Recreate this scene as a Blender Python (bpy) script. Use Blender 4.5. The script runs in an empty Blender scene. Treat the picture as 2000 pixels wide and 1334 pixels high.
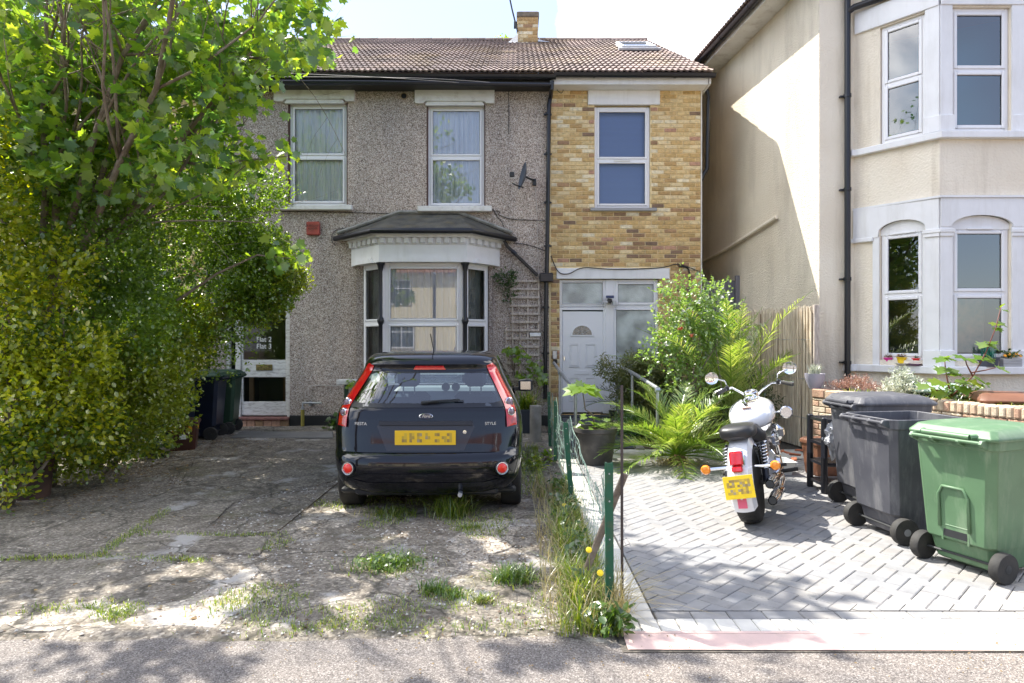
import bpy, bmesh, math, random
import numpy as np
from mathutils import Vector, Matrix, noise
random.seed(7); rng = np.random.default_rng(11)
R = math.radians
sc = bpy.context.scene
col = sc.collection
# ------------------------------------------------------------------ camera, sky, sun, exposure
FOC, CX, HY, CH = 1290.0, 1008.0, 662.0, 1.56
cam_d = bpy.data.cameras.new('camera'); cam = bpy.data.objects.new('camera', cam_d); col.objects.link(cam)
cam.location = (0, 0, CH); cam.rotation_euler = (R(90), 0, 0)
cam_d.sensor_width = 36; cam_d.lens = 36*FOC/2000; cam_d.clip_end = 500; cam_d.clip_start = .05
cam_d.shift_x = -(CX-1000)/2000; cam_d.shift_y = (HY-667)/2000
sc.camera = cam
SUN_TRAVEL = Vector((.57, -.46, -1.0)).normalized()
sun_d = bpy.data.lights.new('sun', 'SUN'); sun = bpy.data.objects.new('sun', sun_d); col.objects.link(sun)
sun.rotation_euler = SUN_TRAVEL.to_track_quat('-Z', 'Y').to_euler()
sun.location = (-20, 16, 35)
sun_d.energy = 2.9; sun_d.angle = R(.55); sun_d.color = (1, .95, .86)
SUN_EL = math.asin(-SUN_TRAVEL.z)
SUN_AZ = math.atan2(-SUN_TRAVEL.x, -SUN_TRAVEL.y)   # from +Y towards +X
w = bpy.data.worlds.new("World"); sc.world = w; w.use_nodes = True
nt = w.node_tree; N = nt.nodes; L = nt.links
N.clear()
wo = N.new('ShaderNodeOutputWorld'); bg = N.new('ShaderNodeBackground')
sky = N.new('ShaderNodeTexSky'); sky.sky_type = 'NISHITA'; sky.sun_disc = False
sky.sun_elevation = SUN_EL; sky.sun_rotation = SUN_AZ; sky.air_density = 1.0; sky.dust_density = .8; sky.ozone_density = 2.5
tc = N.new('ShaderNodeTexCoord')
ns = N.new('ShaderNodeTexNoise'); ns.inputs['Scale'].default_value = 3.6; ns.inputs['Detail'].default_value = 10; ns.inputs['Roughness'].default_value = .55; ns.inputs['Distortion'].default_value = .3
L.new(tc.outputs['Generated'], ns.inputs['Vector'])
def vdist(v, r0, r1):
    d = N.new('ShaderNodeVectorMath'); d.operation = 'DISTANCE'; d.inputs[1].default_value = Vector(v).normalized(); L.new(tc.outputs['Generated'], d.inputs[0])
    m = N.new('ShaderNodeMapRange'); m.inputs['From Min'].default_value = r0; m.inputs['From Max'].default_value = r1; m.inputs['To Min'].default_value = 1; m.inputs['To Max'].default_value = 0; L.new(d.outputs['Value'], m.inputs[0]); return m.outputs[0]
def ms(op, a, b):
    m = N.new('ShaderNodeMath'); m.operation = op; m.use_clamp = op == 'MULTIPLY_ADD'
    for i, x in enumerate((a, b)):
        if isinstance(x, (int, float)): m.inputs[i].default_value = x
        else: L.new(x, m.inputs[i])
    return m.outputs[0]
c1_ = vdist((.235, 1, .46), .0, .17); fill_cloud2_ = vdist((-1, -.25, .8), .1, .9); fill_cloud3_ = vdist((1.2, .25, 1.0), .1, .7)  # last two: unseen bright clouds added out of frame to fill the shade
cs_ = ms('MAXIMUM', c1_, ms('MAXIMUM', ms('MULTIPLY', fill_cloud2_, .75), ms('MULTIPLY', fill_cloud3_, .75)))
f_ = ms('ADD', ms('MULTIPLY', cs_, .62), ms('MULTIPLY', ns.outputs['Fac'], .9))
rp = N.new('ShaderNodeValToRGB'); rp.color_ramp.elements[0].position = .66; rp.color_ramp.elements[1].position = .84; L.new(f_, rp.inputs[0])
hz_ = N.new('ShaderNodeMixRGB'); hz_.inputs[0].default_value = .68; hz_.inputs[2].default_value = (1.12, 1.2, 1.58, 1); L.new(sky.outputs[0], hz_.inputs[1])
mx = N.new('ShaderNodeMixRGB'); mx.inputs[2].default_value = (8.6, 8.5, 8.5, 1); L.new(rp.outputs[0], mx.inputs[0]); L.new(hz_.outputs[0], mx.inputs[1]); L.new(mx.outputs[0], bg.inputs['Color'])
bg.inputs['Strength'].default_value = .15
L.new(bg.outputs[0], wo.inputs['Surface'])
sc.view_settings.view_transform = 'Standard'; sc.view_settings.look = 'None'
sc.view_settings.gamma = 1; sc.view_settings.use_curve_mapping = False
sc.view_settings.exposure = 2.02
sc.cycles.max_bounces = 8; sc.cycles.transparent_max_bounces = 12; sc.cycles.caustics_reflective = False; sc.cycles.caustics_refractive = False
sc.cycles.use_denoising = True; sc.cycles.sample_clamp_indirect = 6

def fp(px, py, Y): return Vector(((px-CX)/FOC*Y, Y, CH-(py-HY)/FOC*Y))
def gp(px, py, z=0.0):
    Y = (CH-z)*FOC/(py-HY); return Vector(((px-CX)/FOC*Y, Y, z))
# ------------------------------------------------------------------ object helpers
def wm(o):
    m = o.matrix_basis.copy()
    if o.parent: m = wm(o.parent) @ o.matrix_parent_inverse @ m
    return m
def empty(name, loc=(0, 0, 0), rot=(0, 0, 0)):
    o = bpy.data.objects.new(name, None); col.objects.link(o); o.location = loc; o.rotation_euler = rot; o.empty_display_size = .1; return o
def tag(o, label=None, cat=None, group=None, kind=None):
    if label: o['label'] = label
    if cat: o['category'] = cat
    if group: o['group'] = group
    if kind: o['kind'] = kind
    return o
def thing(name, label, cat, loc=(0, 0, 0), rot=(0, 0, 0), group=None):
    return tag(empty(name, loc, rot), label, cat, group)
def adopt(o, parent, keep=True):
    o.parent = parent
    if keep: o.matrix_parent_inverse = wm(parent).inverted()
    return o
def link(name, me, parent=None, keep=True):
    o = bpy.data.objects.new(name, me); col.objects.link(o)
    if parent is not None: adopt(o, parent, keep)
    return o
def kids(o): return [c for c in bpy.data.objects if c.parent == o]
def copy_tree(o, parent=None):
    c = o.copy(); col.objects.link(c)
    if parent is not None: c.parent = parent
    for ch in kids(o):
        if ch is not c: copy_tree(ch, c)
    return c
class MB:
    def __init__(s): s.v = []; s.f = []; s.m = []; s.mi = 0
    def add(s, vs, fs):
        b = len(s.v); s.v += [tuple(v) for v in vs]
        for f in fs: s.f.append(tuple(i+b for i in f)); s.m.append(s.mi)
        return s
    def quad(s, a, b, c, d): return s.add([a, b, c, d], [(0, 1, 2, 3)])
    def box(s, x0, x1, y0, y1, z0, z1, M=None, taper=None, ch=0):
        if ch: return s.cbox(x0, x1, y0, y1, z0, z1, ch, M)
        vs = [(x, y, z) for z in (z0, z1) for y in (y0, y1) for x in (x0, x1)]
        if taper:
            cx, cy = (x0+x1)/2, (y0+y1)/2
            vs = [v if v[2] == z0 else (cx+(v[0]-cx)*taper, cy+(v[1]-cy)*taper, v[2]) for v in vs]
        if M: vs = [M @ Vector(v) for v in vs]
        return s.add(vs, [(0, 2, 3, 1), (4, 5, 7, 6), (0, 1, 5, 4), (2, 6, 7, 3), (0, 4, 6, 2), (1, 3, 7, 5)])
    def cbox(s, x0, x1, y0, y1, z0, z1, c, M=None):
        # chamfered box as a loft of octagon-ish rings in z
        def ring(z, i):
            a, b, d, e = x0+i, x1-i, y0+i, y1-i; k = c
            return [(a+k, d, z), (b-k, d, z), (b, d+k, z), (b, e-k, z), (b-k, e, z), (a+k, e, z), (a, e-k, z), (a, d+k, z)]
        rings = [ring(z0, c), ring(z0+c, 0), ring(z1-c, 0), ring(z1, c)]
        vs = [p for r in rings for p in r]; fs = []
        for k in range(3):
            for i in range(8): j = (i+1) % 8; fs.append((k*8+i, k*8+j, k*8+8+j, k*8+8+i))
        fs.append(tuple(range(7, -1, -1))); fs.append(tuple(range(24, 32)))
        if M: vs = [M @ Vector(v) for v in vs]
        return s.add(vs, fs)
    def tube(s, pts, r, n=8, cap=True, close=False):
        pts = [Vector(p) for p in pts]; m = len(pts); rr = r if isinstance(r, (list, tuple)) else [r]*m
        b = len(s.v); up = None
        for i, p in enumerate(pts):
            if close: d = pts[(i+1) % m]-pts[i-1]
            else: d = (pts[min(i+1, m-1)]-pts[max(i-1, 0)])
            d = d.normalized() if d.length > 1e-9 else Vector((0, 0, 1))
            if up is None:
                up = Vector((0, 0, 1)) if abs(d.z) < .9 else Vector((1, 0, 0))
            x = d.cross(up)
            if x.length < 1e-5: x = d.cross(Vector((0, 1, .3)))
            x.normalize(); y = x.cross(d).normalized(); up = y
            for k in range(n):
                a = 2*math.pi*k/n; s.v.append(tuple(p+x*(math.cos(a)*rr[i])+y*(math.sin(a)*rr[i])))
        for i in range(m if close else m-1):
            j = (i+1) % m
            for k in range(n):
                l = (k+1) % n; s.f.append((b+i*n+k, b+i*n+l, b+j*n+l, b+j*n+k)); s.m.append(s.mi)
        if cap and not close:
            s.f.append(tuple(b+k for k in range(n-1, -1, -1))); s.m.append(s.mi)
            s.f.append(tuple(b+(m-1)*n+k for k in range(n))); s.m.append(s.mi)
        return s
    def lathe(s, prof, n=24, M=None, arc=None):
        # prof: [(r,z)...] around local z
        b = len(s.v)
        for r, z in prof:
            for k in range(n):
                a = 2*math.pi*k/n; v = Vector((r*math.cos(a), r*math.sin(a), z)); s.v.append(tuple(M @ v if M else v))
        for i in range(len(prof)-1):
            for k in range(n):
                l = (k+1) % n; s.f.append((b+i*n+k, b+i*n+l, b+(i+1)*n+l, b+(i+1)*n+k)); s.m.append(s.mi)
        if prof[0][0] > 1e-4: s.f.append(tuple(b+k for k in range(n-1, -1, -1))); s.m.append(s.mi)
        if prof[-1][0] > 1e-4: s.f.append(tuple(b+(len(prof)-1)*n+k for k in range(n))); s.m.append(s.mi)
        return s
    def prism(s, poly, y0, y1, M=None):
        # poly in (x,z), extruded in y
        n = len(poly); vs = [(x, y0, z) for x, z in poly]+[(x, y1, z) for x, z in poly]
        if M: vs = [M @ Vector(v) for v in vs]
        fs = [(i, (i+1) % n, n+(i+1) % n, n+i) for i in range(n)]+[tuple(range(n-1, -1, -1)), tuple(range(n, 2*n))]
        return s.add(vs, fs)
    def plan(s, poly, z0, z1):
        n = len(poly); vs = [(x, y, z0) for x, y in poly]+[(x, y, z1) for x, y in poly]
        return s.add(vs, [(i, (i+1) % n, n+(i+1) % n, n+i) for i in range(n)]+[tuple(range(n-1, -1, -1)), tuple(range(n, 2*n))])
    def loft(s, rings, closed=True, caps=True):
        n = len(rings[0]); b = len(s.v)
        for r in rings: s.v += [tuple(p) for p in r]
        for i in range(len(rings)-1):
            for k in range(n if closed else n-1):
                l = (k+1) % n; s.f.append((b+i*n+k, b+i*n+l, b+(i+1)*n+l, b+(i+1)*n+k)); s.m.append(s.mi)
        if caps and closed:
            s.f.append(tuple(b+k for k in range(n-1, -1, -1))); s.m.append(s.mi)
            s.f.append(tuple(b+(len(rings)-1)*n+k for k in range(n))); s.m.append(s.mi)
        return s
    def mesh(s, name, mats, smooth=False, fix=True):
        me = bpy.data.meshes.new(name); me.from_pydata(s.v, [], s.f)
        for m in (mats if isinstance(mats, (list, tuple)) else [mats]): me.materials.append(m)
        if len(me.materials) > 1: me.polygons.foreach_set('material_index', s.m)
        if fix:
            bm = bmesh.new(); bm.from_mesh(me); bmesh.ops.recalc_face_normals(bm, faces=bm.faces); bm.to_mesh(me); bm.free()
        if smooth:
            me.polygons.foreach_set('use_smooth', [True]*len(me.polygons))
            if smooth == 'a':
                try: me.set_sharp_from_angle(angle=R(38))
                except Exception: pass
        return me
    def build(s, name, mats, parent=None, smooth=False, kind=None, label=None, keep=True, bevel=0, sub=0, fix=True):
        o = link(name, s.mesh(name, mats, smooth, fix), parent, keep)
        if kind: o['kind'] = kind
        if label: o['label'] = label
        if bevel:
            m = o.modifiers.new('b', 'BEVEL'); m.width = bevel; m.segments = 2; m.limit_method = 'ANGLE'
        if sub:
            m = o.modifiers.new('s', 'SUBSURF'); m.levels = m.render_levels = sub
        return o
def lin(c):
    return tuple((x/255/12.92 if x/255 <= .04045 else ((x/255+.055)/1.055)**2.4) for x in c)
# ------------------------------------------------------------------ materials
def newmat(name):
    m = bpy.data.materials.new(name); m.use_nodes = True; n = m.node_tree.nodes; n.clear()
    o = n.new('ShaderNodeOutputMaterial'); return m, m.node_tree.nodes, m.node_tree.links, o
def ramp(n, stops):
    r = n.new('ShaderNodeValToRGB'); e = r.color_ramp.elements
    while len(e) < len(stops): e.new(.5)
    for k, (p, c) in enumerate(stops): e[k].position = p; e[k].color = (*c, 1) if len(c) == 3 else c
    return r
def mat(name, c, rough=.6, metal=0, c2=None, scale=6, detail=6, lo=.35, hi=.65, bump=0, bscale=60, bdist=.01, coat=0, spec=.5, dirt=None, dscale=2.5, dstretch=None, damt=.7, coord='pos', rnd=0, trans=0, ior=1.5, stretch=None):
    m, n, l, o = newmat(name); b = n.new('ShaderNodeBsdfPrincipled'); l.new(b.outputs[0], o.inputs[0])
    b.inputs['Roughness'].default_value = rough; b.inputs['Metallic'].default_value = metal
    b.inputs['Coat Weight'].default_value = coat; b.inputs['Coat Roughness'].default_value = .04
    b.inputs['Specular IOR Level'].default_value = spec; b.inputs['Transmission Weight'].default_value = trans; b.inputs['IOR'].default_value = ior
    if coord == 'pos': g = n.new('ShaderNodeNewGeometry'); vec = g.outputs['Position']
    else: g = n.new('ShaderNodeTexCoord'); vec = g.outputs['Object']
    if stretch:
        mp = n.new('ShaderNodeMapping'); mp.inputs['Scale'].default_value = stretch; l.new(vec, mp.inputs[0]); vec = mp.outputs[0]
    src = None
    if c2 is not None:
        t = n.new('ShaderNodeTexNoise'); t.inputs['Scale'].default_value = scale; t.inputs['Detail'].default_value = detail; l.new(vec, t.inputs['Vector'])
        r = ramp(n, [(lo, c), (hi, c2)]); l.new(t.outputs['Fac'], r.inputs[0]); src = r.outputs[0]
    if dirt is not None:
        t2 = n.new('ShaderNodeTexNoise'); t2.inputs['Scale'].default_value = dscale; t2.inputs['Detail'].default_value = 8; t2.inputs['Roughness'].default_value = .65
        v2 = vec
        if dstretch:
            mp2 = n.new('ShaderNodeMapping'); mp2.inputs['Scale'].default_value = dstretch; l.new(vec, mp2.inputs[0]); v2 = mp2.outputs[0]
        l.new(v2, t2.inputs['Vector'])
        r2 = ramp(n, [(.5, (0, 0, 0)), (.72, (damt,)*3)]); l.new(t2.outputs['Fac'], r2.inputs[0])
        x = n.new('ShaderNodeMixRGB'); l.new(r2.outputs[0], x.inputs[0]); x.inputs[2].default_value = (*dirt, 1)
        if src: l.new(src, x.inputs[1])
        else: x.inputs[1].default_value = (*c, 1)
        src = x.outputs[0]
    if rnd:
        oi = n.new('ShaderNodeObjectInfo'); at = n.new('ShaderNodeAttribute'); at.attribute_name = 'tint'
        ad = n.new('ShaderNodeMath'); ad.operation = 'ADD'; l.new(oi.outputs['Random'], ad.inputs[0]); l.new(at.outputs['Fac'], ad.inputs[1])
        fr = n.new('ShaderNodeMath'); fr.operation = 'FRACT'; l.new(ad.outputs[0], fr.inputs[0])
        mr = n.new('ShaderNodeMapRange'); mr.inputs['To Min'].default_value = 1-rnd; mr.inputs['To Max'].default_value = 1+rnd; l.new(fr.outputs[0], mr.inputs[0])
        x = n.new('ShaderNodeMixRGB'); x.blend_type = 'MULTIPLY'; x.inputs[0].default_value = 1
        if src: l.new(src, x.inputs[1])
        else: x.inputs[1].default_value = (*c, 1)
        l.new(mr.outputs[0], x.inputs[2]); src = x.outputs[0]
    if src: l.new(src, b.inputs['Base Color'])
    else: b.inputs['Base Color'].default_value = (*c, 1)
    if bump:
        t3 = n.new('ShaderNodeTexNoise'); t3.inputs['Scale'].default_value = bscale; t3.inputs['Detail'].default_value = 5; l.new(vec, t3.inputs['Vector'])
        bp = n.new('ShaderNodeBump'); bp.inputs['Strength'].default_value = bump; bp.inputs['Distance'].default_value = bdist
        l.new(t3.outputs['Fac'], bp.inputs['Height']); l.new(bp.outputs[0], b.inputs['Normal'])
    return m
def leafmat(name, stops, transl=.45, rough=.35, gloss=.09):
    m, n, l, o = newmat(name)
    at = n.new('ShaderNodeAttribute'); at.attribute_name = 'tint'; oi = n.new('ShaderNodeObjectInfo')
    ad = n.new('ShaderNodeMath'); ad.operation = 'ADD'; l.new(at.outputs['Fac'], ad.inputs[0]); l.new(oi.outputs['Random'], ad.inputs[1])
    fr = n.new('ShaderNodeMath'); fr.operation = 'FRACT'; l.new(ad.outputs[0], fr.inputs[0])
    r = ramp(n, stops); l.new(fr.outputs[0], r.inputs[0])
    d = n.new('ShaderNodeBsdfDiffuse'); t = n.new('ShaderNodeBsdfTranslucent'); g = n.new('ShaderNodeBsdfGlossy'); g.inputs['Roughness'].default_value = rough
    hs = n.new('ShaderNodeHueSaturation'); hs.inputs['Hue'].default_value = .485; hs.inputs['Saturation'].default_value = 1.12; hs.inputs['Value'].default_value = 1.9
    l.new(r.outputs[0], d.inputs[0]); l.new(r.outputs[0], hs.inputs['Color']); l.new(hs.outputs[0], t.inputs[0])
    m1 = n.new('ShaderNodeMixShader'); m1.inputs[0].default_value = transl; l.new(d.outputs[0], m1.inputs[1]); l.new(t.outputs[0], m1.inputs[2])
    m2 = n.new('ShaderNodeMixShader'); m2.inputs[0].default_value = gloss; l.new(m1.outputs[0], m2.inputs[1]); l.new(g.outputs[0], m2.inputs[2])
    l.new(m2.outputs[0], o.inputs[0]); return m
def glassmat(name, tint=(1, 1, 1), refl=1.0, rough=0.0, wav=0):
    m, n, l, o = newmat(name)
    t = n.new('ShaderNodeBsdfTransparent'); t.inputs[0].default_value = (*tint, 1)
    g = n.new('ShaderNodeBsdfGlossy'); g.inputs['Roughness'].default_value = rough
    fr = n.new('ShaderNodeFresnel'); fr.inputs['IOR'].default_value = 1.55
    mu = n.new('ShaderNodeMath'); mu.operation = 'MULTIPLY_ADD'; mu.use_clamp = True; mu.inputs[1].default_value = 1.7*refl; mu.inputs[2].default_value = .05*refl
    l.new(fr.outputs[0], mu.inputs[0])
    x = n.new('ShaderNodeMixShader'); l.new(mu.outputs[0], x.inputs[0]); l.new(t.outputs[0], x.inputs[1]); l.new(g.outputs[0], x.inputs[2]); l.new(x.outputs[0], o.inputs[0])
    if wav:
        ge = n.new('ShaderNodeNewGeometry'); tx = n.new('ShaderNodeTexNoise'); tx.inputs['Scale'].default_value = 1.3; tx.inputs['Detail'].default_value = 1
        l.new(ge.outputs['Position'], tx.inputs['Vector'])
        bp = n.new('ShaderNodeBump'); bp.inputs['Strength'].default_value = wav; bp.inputs['Distance'].default_value = .02
        l.new(tx.outputs['Fac'], bp.inputs['Height']); l.new(bp.outputs[0], g.inputs['Normal'])
    return m
def frosted(name, c=(.55, .6, .58)):
    m, n, l, o = newmat(name); b = n.new('ShaderNodeBsdfPrincipled'); l.new(b.outputs[0], o.inputs[0])
    b.inputs['Base Color'].default_value = (*c, 1); b.inputs['Roughness'].default_value = .12; b.inputs['Specular IOR Level'].default_value = .9
    ge = n.new('ShaderNodeNewGeometry'); v = n.new('ShaderNodeTexVoronoi'); v.inputs['Scale'].default_value = 55; l.new(ge.outputs['Position'], v.inputs['Vector'])
    nz = n.new('ShaderNodeTexNoise'); nz.inputs['Scale'].default_value = 3.2; nz.inputs['Detail'].default_value = 2; l.new(ge.outputs['Position'], nz.inputs['Vector'])
    r = ramp(n, [(.35, tuple(x*.5 for x in c)), (.65, c)]); l.new(nz.outputs['Fac'], r.inputs[0]); l.new(r.outputs[0], b.inputs['Base Color'])
    bp = n.new('ShaderNodeBump'); bp.inputs['Strength'].default_value = .5; bp.inputs['Distance'].default_value = .006
    l.new(v.outputs['Distance'], bp.inputs['Height']); l.new(bp.outputs[0], b.inputs['Normal'])
    return m
def pebbledash():
    m, n, l, o = newmat('pebbledash'); b = n.new('ShaderNodeBsdfPrincipled'); l.new(b.outputs[0], o.inputs[0]); b.inputs['Roughness'].default_value = .85
    ge = n.new('ShaderNodeNewGeometry')
    v = n.new('ShaderNodeTexVoronoi'); v.inputs['Scale'].default_value = 88; v.inputs['Randomness'].default_value = 1; l.new(ge.outputs['Position'], v.inputs['Vector'])
    sx = n.new('ShaderNodeSeparateColor'); l.new(v.outputs['Color'], sx.inputs[0])
    r = ramp(n, [(0, (.10, .075, .062)), (.16, (.27, .22, .19)), (.42, (.45, .38, .335)), (.7, (.56, .475, .42)), (.9, (.72, .67, .62)), (1, (.82, .80, .78))]); l.new(sx.outputs[0], r.inputs[0])
    big = n.new('ShaderNodeTexNoise'); big.inputs['Scale'].default_value = .8; big.inputs['Detail'].default_value = 7; mpb = n.new('ShaderNodeMapping'); mpb.inputs['Scale'].default_value = (2.2, 1, .5); l.new(ge.outputs['Position'], mpb.inputs[0]); l.new(mpb.outputs[0], big.inputs['Vector'])
    r2 = ramp(n, [(.3, (.76, .76, .77)), (.68, (1.06, 1.02, .98))]); l.new(big.outputs['Fac'], r2.inputs[0])
    x = n.new('ShaderNodeMixRGB'); x.blend_type = 'MULTIPLY'; x.inputs[0].default_value = 1; l.new(r.outputs[0], x.inputs[1]); l.new(r2.outputs[0], x.inputs[2])
    l.new(x.outputs[0], b.inputs['Base Color'])
    bp = n.new('ShaderNodeBump'); bp.inputs['Strength'].default_value = .8; bp.inputs['Distance'].default_value = .012; bp.invert = True
    l.new(v.outputs['Distance'], bp.inputs['Height']); l.new(bp.outputs[0], b.inputs['Normal'])
    return m
M = {}
M['pebble'] = pebbledash()
M['upvc'] = mat('white_plastic_frame', (.80, .80, .82), .32, spec=.4)
M['paint'] = mat('white_masonry_paint', (.78, .775, .76), .6, c2=(.70, .69, .66), scale=3, bump=.15, bscale=40, bdist=.004, dirt=(.42, .38, .33), dscale=5)
M['paintclean'] = mat('clean_white_paint', (.80, .80, .81), .55, c2=(.75, .75, .76), scale=4, dirt=(.5, .48, .44), dscale=2.2, dstretch=(3, 3, .5), damt=.3, bump=.12, bscale=30, bdist=.004)
M['oldpaint'] = mat('chipped_white_paint', (.72, .71, .69), .55, c2=(.62, .6, .57), scale=8, dirt=(.2, .16, .13), dscale=9, stretch=(1, 1, 4))
M['cream'] = mat('cream_rough_render', lin((236, 227, 210)), .85, c2=lin((227, 216, 197)), scale=1.2, dirt=lin((168, 152, 128)), dscale=1.6, dstretch=(3, 3, .35), damt=.4, bump=.55, bscale=38, bdist=.02)
M['creamside'] = mat('cream_pebble_render', lin((236, 226, 206)), .9, c2=lin((222, 210, 188)), scale=.8, dirt=lin((170, 158, 138)), dscale=1.2, dstretch=(3, 1.5, .3), damt=.45, bump=1.0, bscale=55, bdist=.03)
M['black'] = mat('black_gloss_plastic', (.012, .013, .018), .3, spec=.5, bump=.05, bscale=20)
M['blackmat'] = mat('black_paint', (.018, .02, .022), .5)
M['felt'] = mat('roofing_felt', (.045, .045, .042), .8, c2=(.1, .095, .08), scale=5, bump=.6, bscale=50, bdist=.01, dirt=(.13, .10, .04), dscale=6)
M['lead'] = mat('lead_flashing', (.30, .31, .34), .5, c2=(.42, .42, .42), scale=7)
M['tile'] = mat('concrete_roof_tile', lin((142, 124, 117)), .85, c2=lin((112, 98, 93)), scale=1.5, dirt=lin((160, 140, 96)), dscale=.8, damt=.5, rnd=.18, bump=.3, bscale=60, bdist=.004)
M['mortar'] = mat('sandy_mortar', lin((236, 216, 172)), .9, c2=lin((222, 200, 152)), scale=8, bump=.4, bscale=90, bdist=.005)
bc = [(208, 178, 126), (200, 168, 114), (190, 156, 106), (224, 202, 158), (214, 188, 138), (178, 142, 106), (158, 126, 96), (188, 146, 122), (136, 112, 92), (230, 216, 184)]
M['brick'] = [mat('stock_brick', lin(c), .85, c2=lin(tuple(int(x*.84) for x in c)), scale=22, lo=.4, hi=.7, bump=.35, bscale=70, bdist=.005, rnd=.12) for c in bc]
M['oldbrick'] = [mat('weathered_garden_brick', lin(c), .9, c2=lin(tuple(int(x*.82) for x in c)), scale=14, bump=.7, bscale=50, bdist=.01, rnd=.12, dirt=lin((225, 205, 175)), dscale=7) for c in [(208, 188, 162), (200, 172, 146), (216, 200, 176), (188, 152, 128)]]
M['oldmortar'] = mat('old_grey_mortar', lin((170, 150, 126)), .95, c2=lin((130, 112, 92)), scale=10, bump=.6, bscale=50)
M['glass'] = glassmat('window_glass', (.98, .99, .99), .5)
M['glassblue'] = glassmat('window_glass_strong', (.92, .96, 1), 1.5)
M['room'] = mat('dark_room', (.16, .17, .16), .9)
M['curtain'] = mat('sheer_curtain', lin((250, 252, 255)), .9, c2=lin((232, 238, 250)), scale=3, stretch=(6, 6, .5))
M['blind'] = mat('pale_blue_blind', lin((124, 150, 202)), .75)
M['frost'] = frosted('obscured_glass')
M['steel'] = mat('galvanised_steel', (.52, .54, .58), .38, .7, c2=(.4, .42, .46), scale=20)
M['chrome'] = mat('chrome', (.82, .83, .85), .07, 1)
M['wood'] = mat('grey_weathered_wood', lin((200, 188, 178)), .85, c2=lin((160, 148, 138)), scale=14, stretch=(3, 3, .6))
M['grass_dry'] = leafmat('dry_stem', [(0, (.35, .26, .12)), (1, (.5, .4, .2))], .2)
M['bark'] = mat('bark', (.16, .12, .09), .9, c2=(.28, .23, .18), scale=9, bump=.8, bscale=30, bdist=.02)
M['soil'] = mat('soil', (.07, .05, .035), .95, c2=(.12, .09, .06), scale=20, bump=.8, bscale=60, bdist=.02)
M['terracotta'] = mat('terracotta', lin((196, 120, 86)), .8, c2=lin((176, 104, 74)), scale=9)
# ------------------------------------------------------------------ mass geometry (numpy)
def np_mesh(name, V, F, mats, tint=None, mi=None, smooth=False):
    """V (n,3) F (m,k)"""
    me = bpy.data.meshes.new(name); V = np.asarray(V, np.float32); F = np.asarray(F, np.int32); k = F.shape[1]
    me.vertices.add(len(V)); me.vertices.foreach_set('co', V.ravel())
    me.loops.add(F.size); me.loops.foreach_set('vertex_index', F.ravel())
    me.polygons.add(len(F)); me.polygons.foreach_set('loop_start', np.arange(len(F), dtype=np.int32)*k)
    try: me.polygons.foreach_set('loop_total', np.full(len(F), k, np.int32))
    except Exception: pass
    for m in (mats if isinstance(mats, (list, tuple)) else [mats]): me.materials.append(m)
    if mi is not None: me.polygons.foreach_set('material_index', np.asarray(mi, np.int32))
    if smooth: me.polygons.foreach_set('use_smooth', np.ones(len(F), bool))
    me.update(calc_edges=True)
    if tint is not None:
        a = me.attributes.new('tint', 'FLOAT', 'FACE'); a.data.foreach_set('value', np.asarray(tint, np.float32))
    return me
def rand_frames(n, up_bias=.6, rg=rng):
    """random orthonormal frames: d (leaf axis), nrm (leaf normal, biased up)"""
    nr = rg.normal(size=(n, 3)); nr /= np.linalg.norm(nr, axis=1)[:, None]; nr[:, 2] = np.abs(nr[:, 2])+up_bias; nr /= np.linalg.norm(nr, axis=1)[:, None]
    d = rg.normal(size=(n, 3)); d -= nr*(d*nr).sum(1)[:, None]; d /= np.linalg.norm(d, axis=1)[:, None]
    s = np.cross(nr, d); return d, s, nr
LEAF_OVAL = (np.array([(0, 0, 0), (.36, .33, .06), (.36, .75, .04), (0, 1.15, -.06), (-.36, .75, .04), (-.36, .33, .06)]), np.array([(0, 1, 2, 3), (0, 3, 4, 5)]))
_mp = [(0, 0), (.22, -.05), (.5, .02), (.42, .22), (.78, .38), (.5, .5), (.6, .8), (.28, .72), (0, 1.1), (-.28, .72), (-.6, .8), (-.5, .5), (-.78, .38), (-.42, .22), (-.5, .02), (-.22, -.05)]
LEAF_MAPLE = (np.array([(x, y, .12*abs(x)-.1*y*y) for x, y in _mp]), np.array([(0, 1, 2, 3), (0, 3, 4, 5), (0, 5, 6, 7), (0, 7, 8, 9), (0, 9, 10, 11), (0, 11, 12, 13), (0, 13, 14, 15)]))
def leaves(P, size, shape=LEAF_OVAL, up=.6, tint=None, rg=rng, D=None):
    P = np.asarray(P, float); n = len(P); d, s, nr = rand_frames(n, up, rg)
    if D is not None:
        D = np.asarray(D, float)+rg.normal(size=(n, 3))*.45; D /= np.linalg.norm(D, axis=1)[:, None]
        nr -= D*(nr*D).sum(1)[:, None]; nr /= np.linalg.norm(nr, axis=1)[:, None]; d = D; s = np.cross(nr, d)
    T, F = shape; sz = (np.asarray(size)*np.ones(n)*rg.uniform(.6, 1.25, n))[:, None, None]
    V = P[:, None, :]+sz*(T[None, :, 0:1]*s[:, None, :]+T[None, :, 1:2]*d[:, None, :]+T[None, :, 2:3]*nr[:, None, :])
    m = len(T); FF = (F[None]+(np.arange(n)*m)[:, None, None]).reshape(-1, F.shape[1])
    t = rg.random(n) if tint is None else tint
    return V.reshape(-1, 3), FF, np.repeat(t, len(F))
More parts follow.
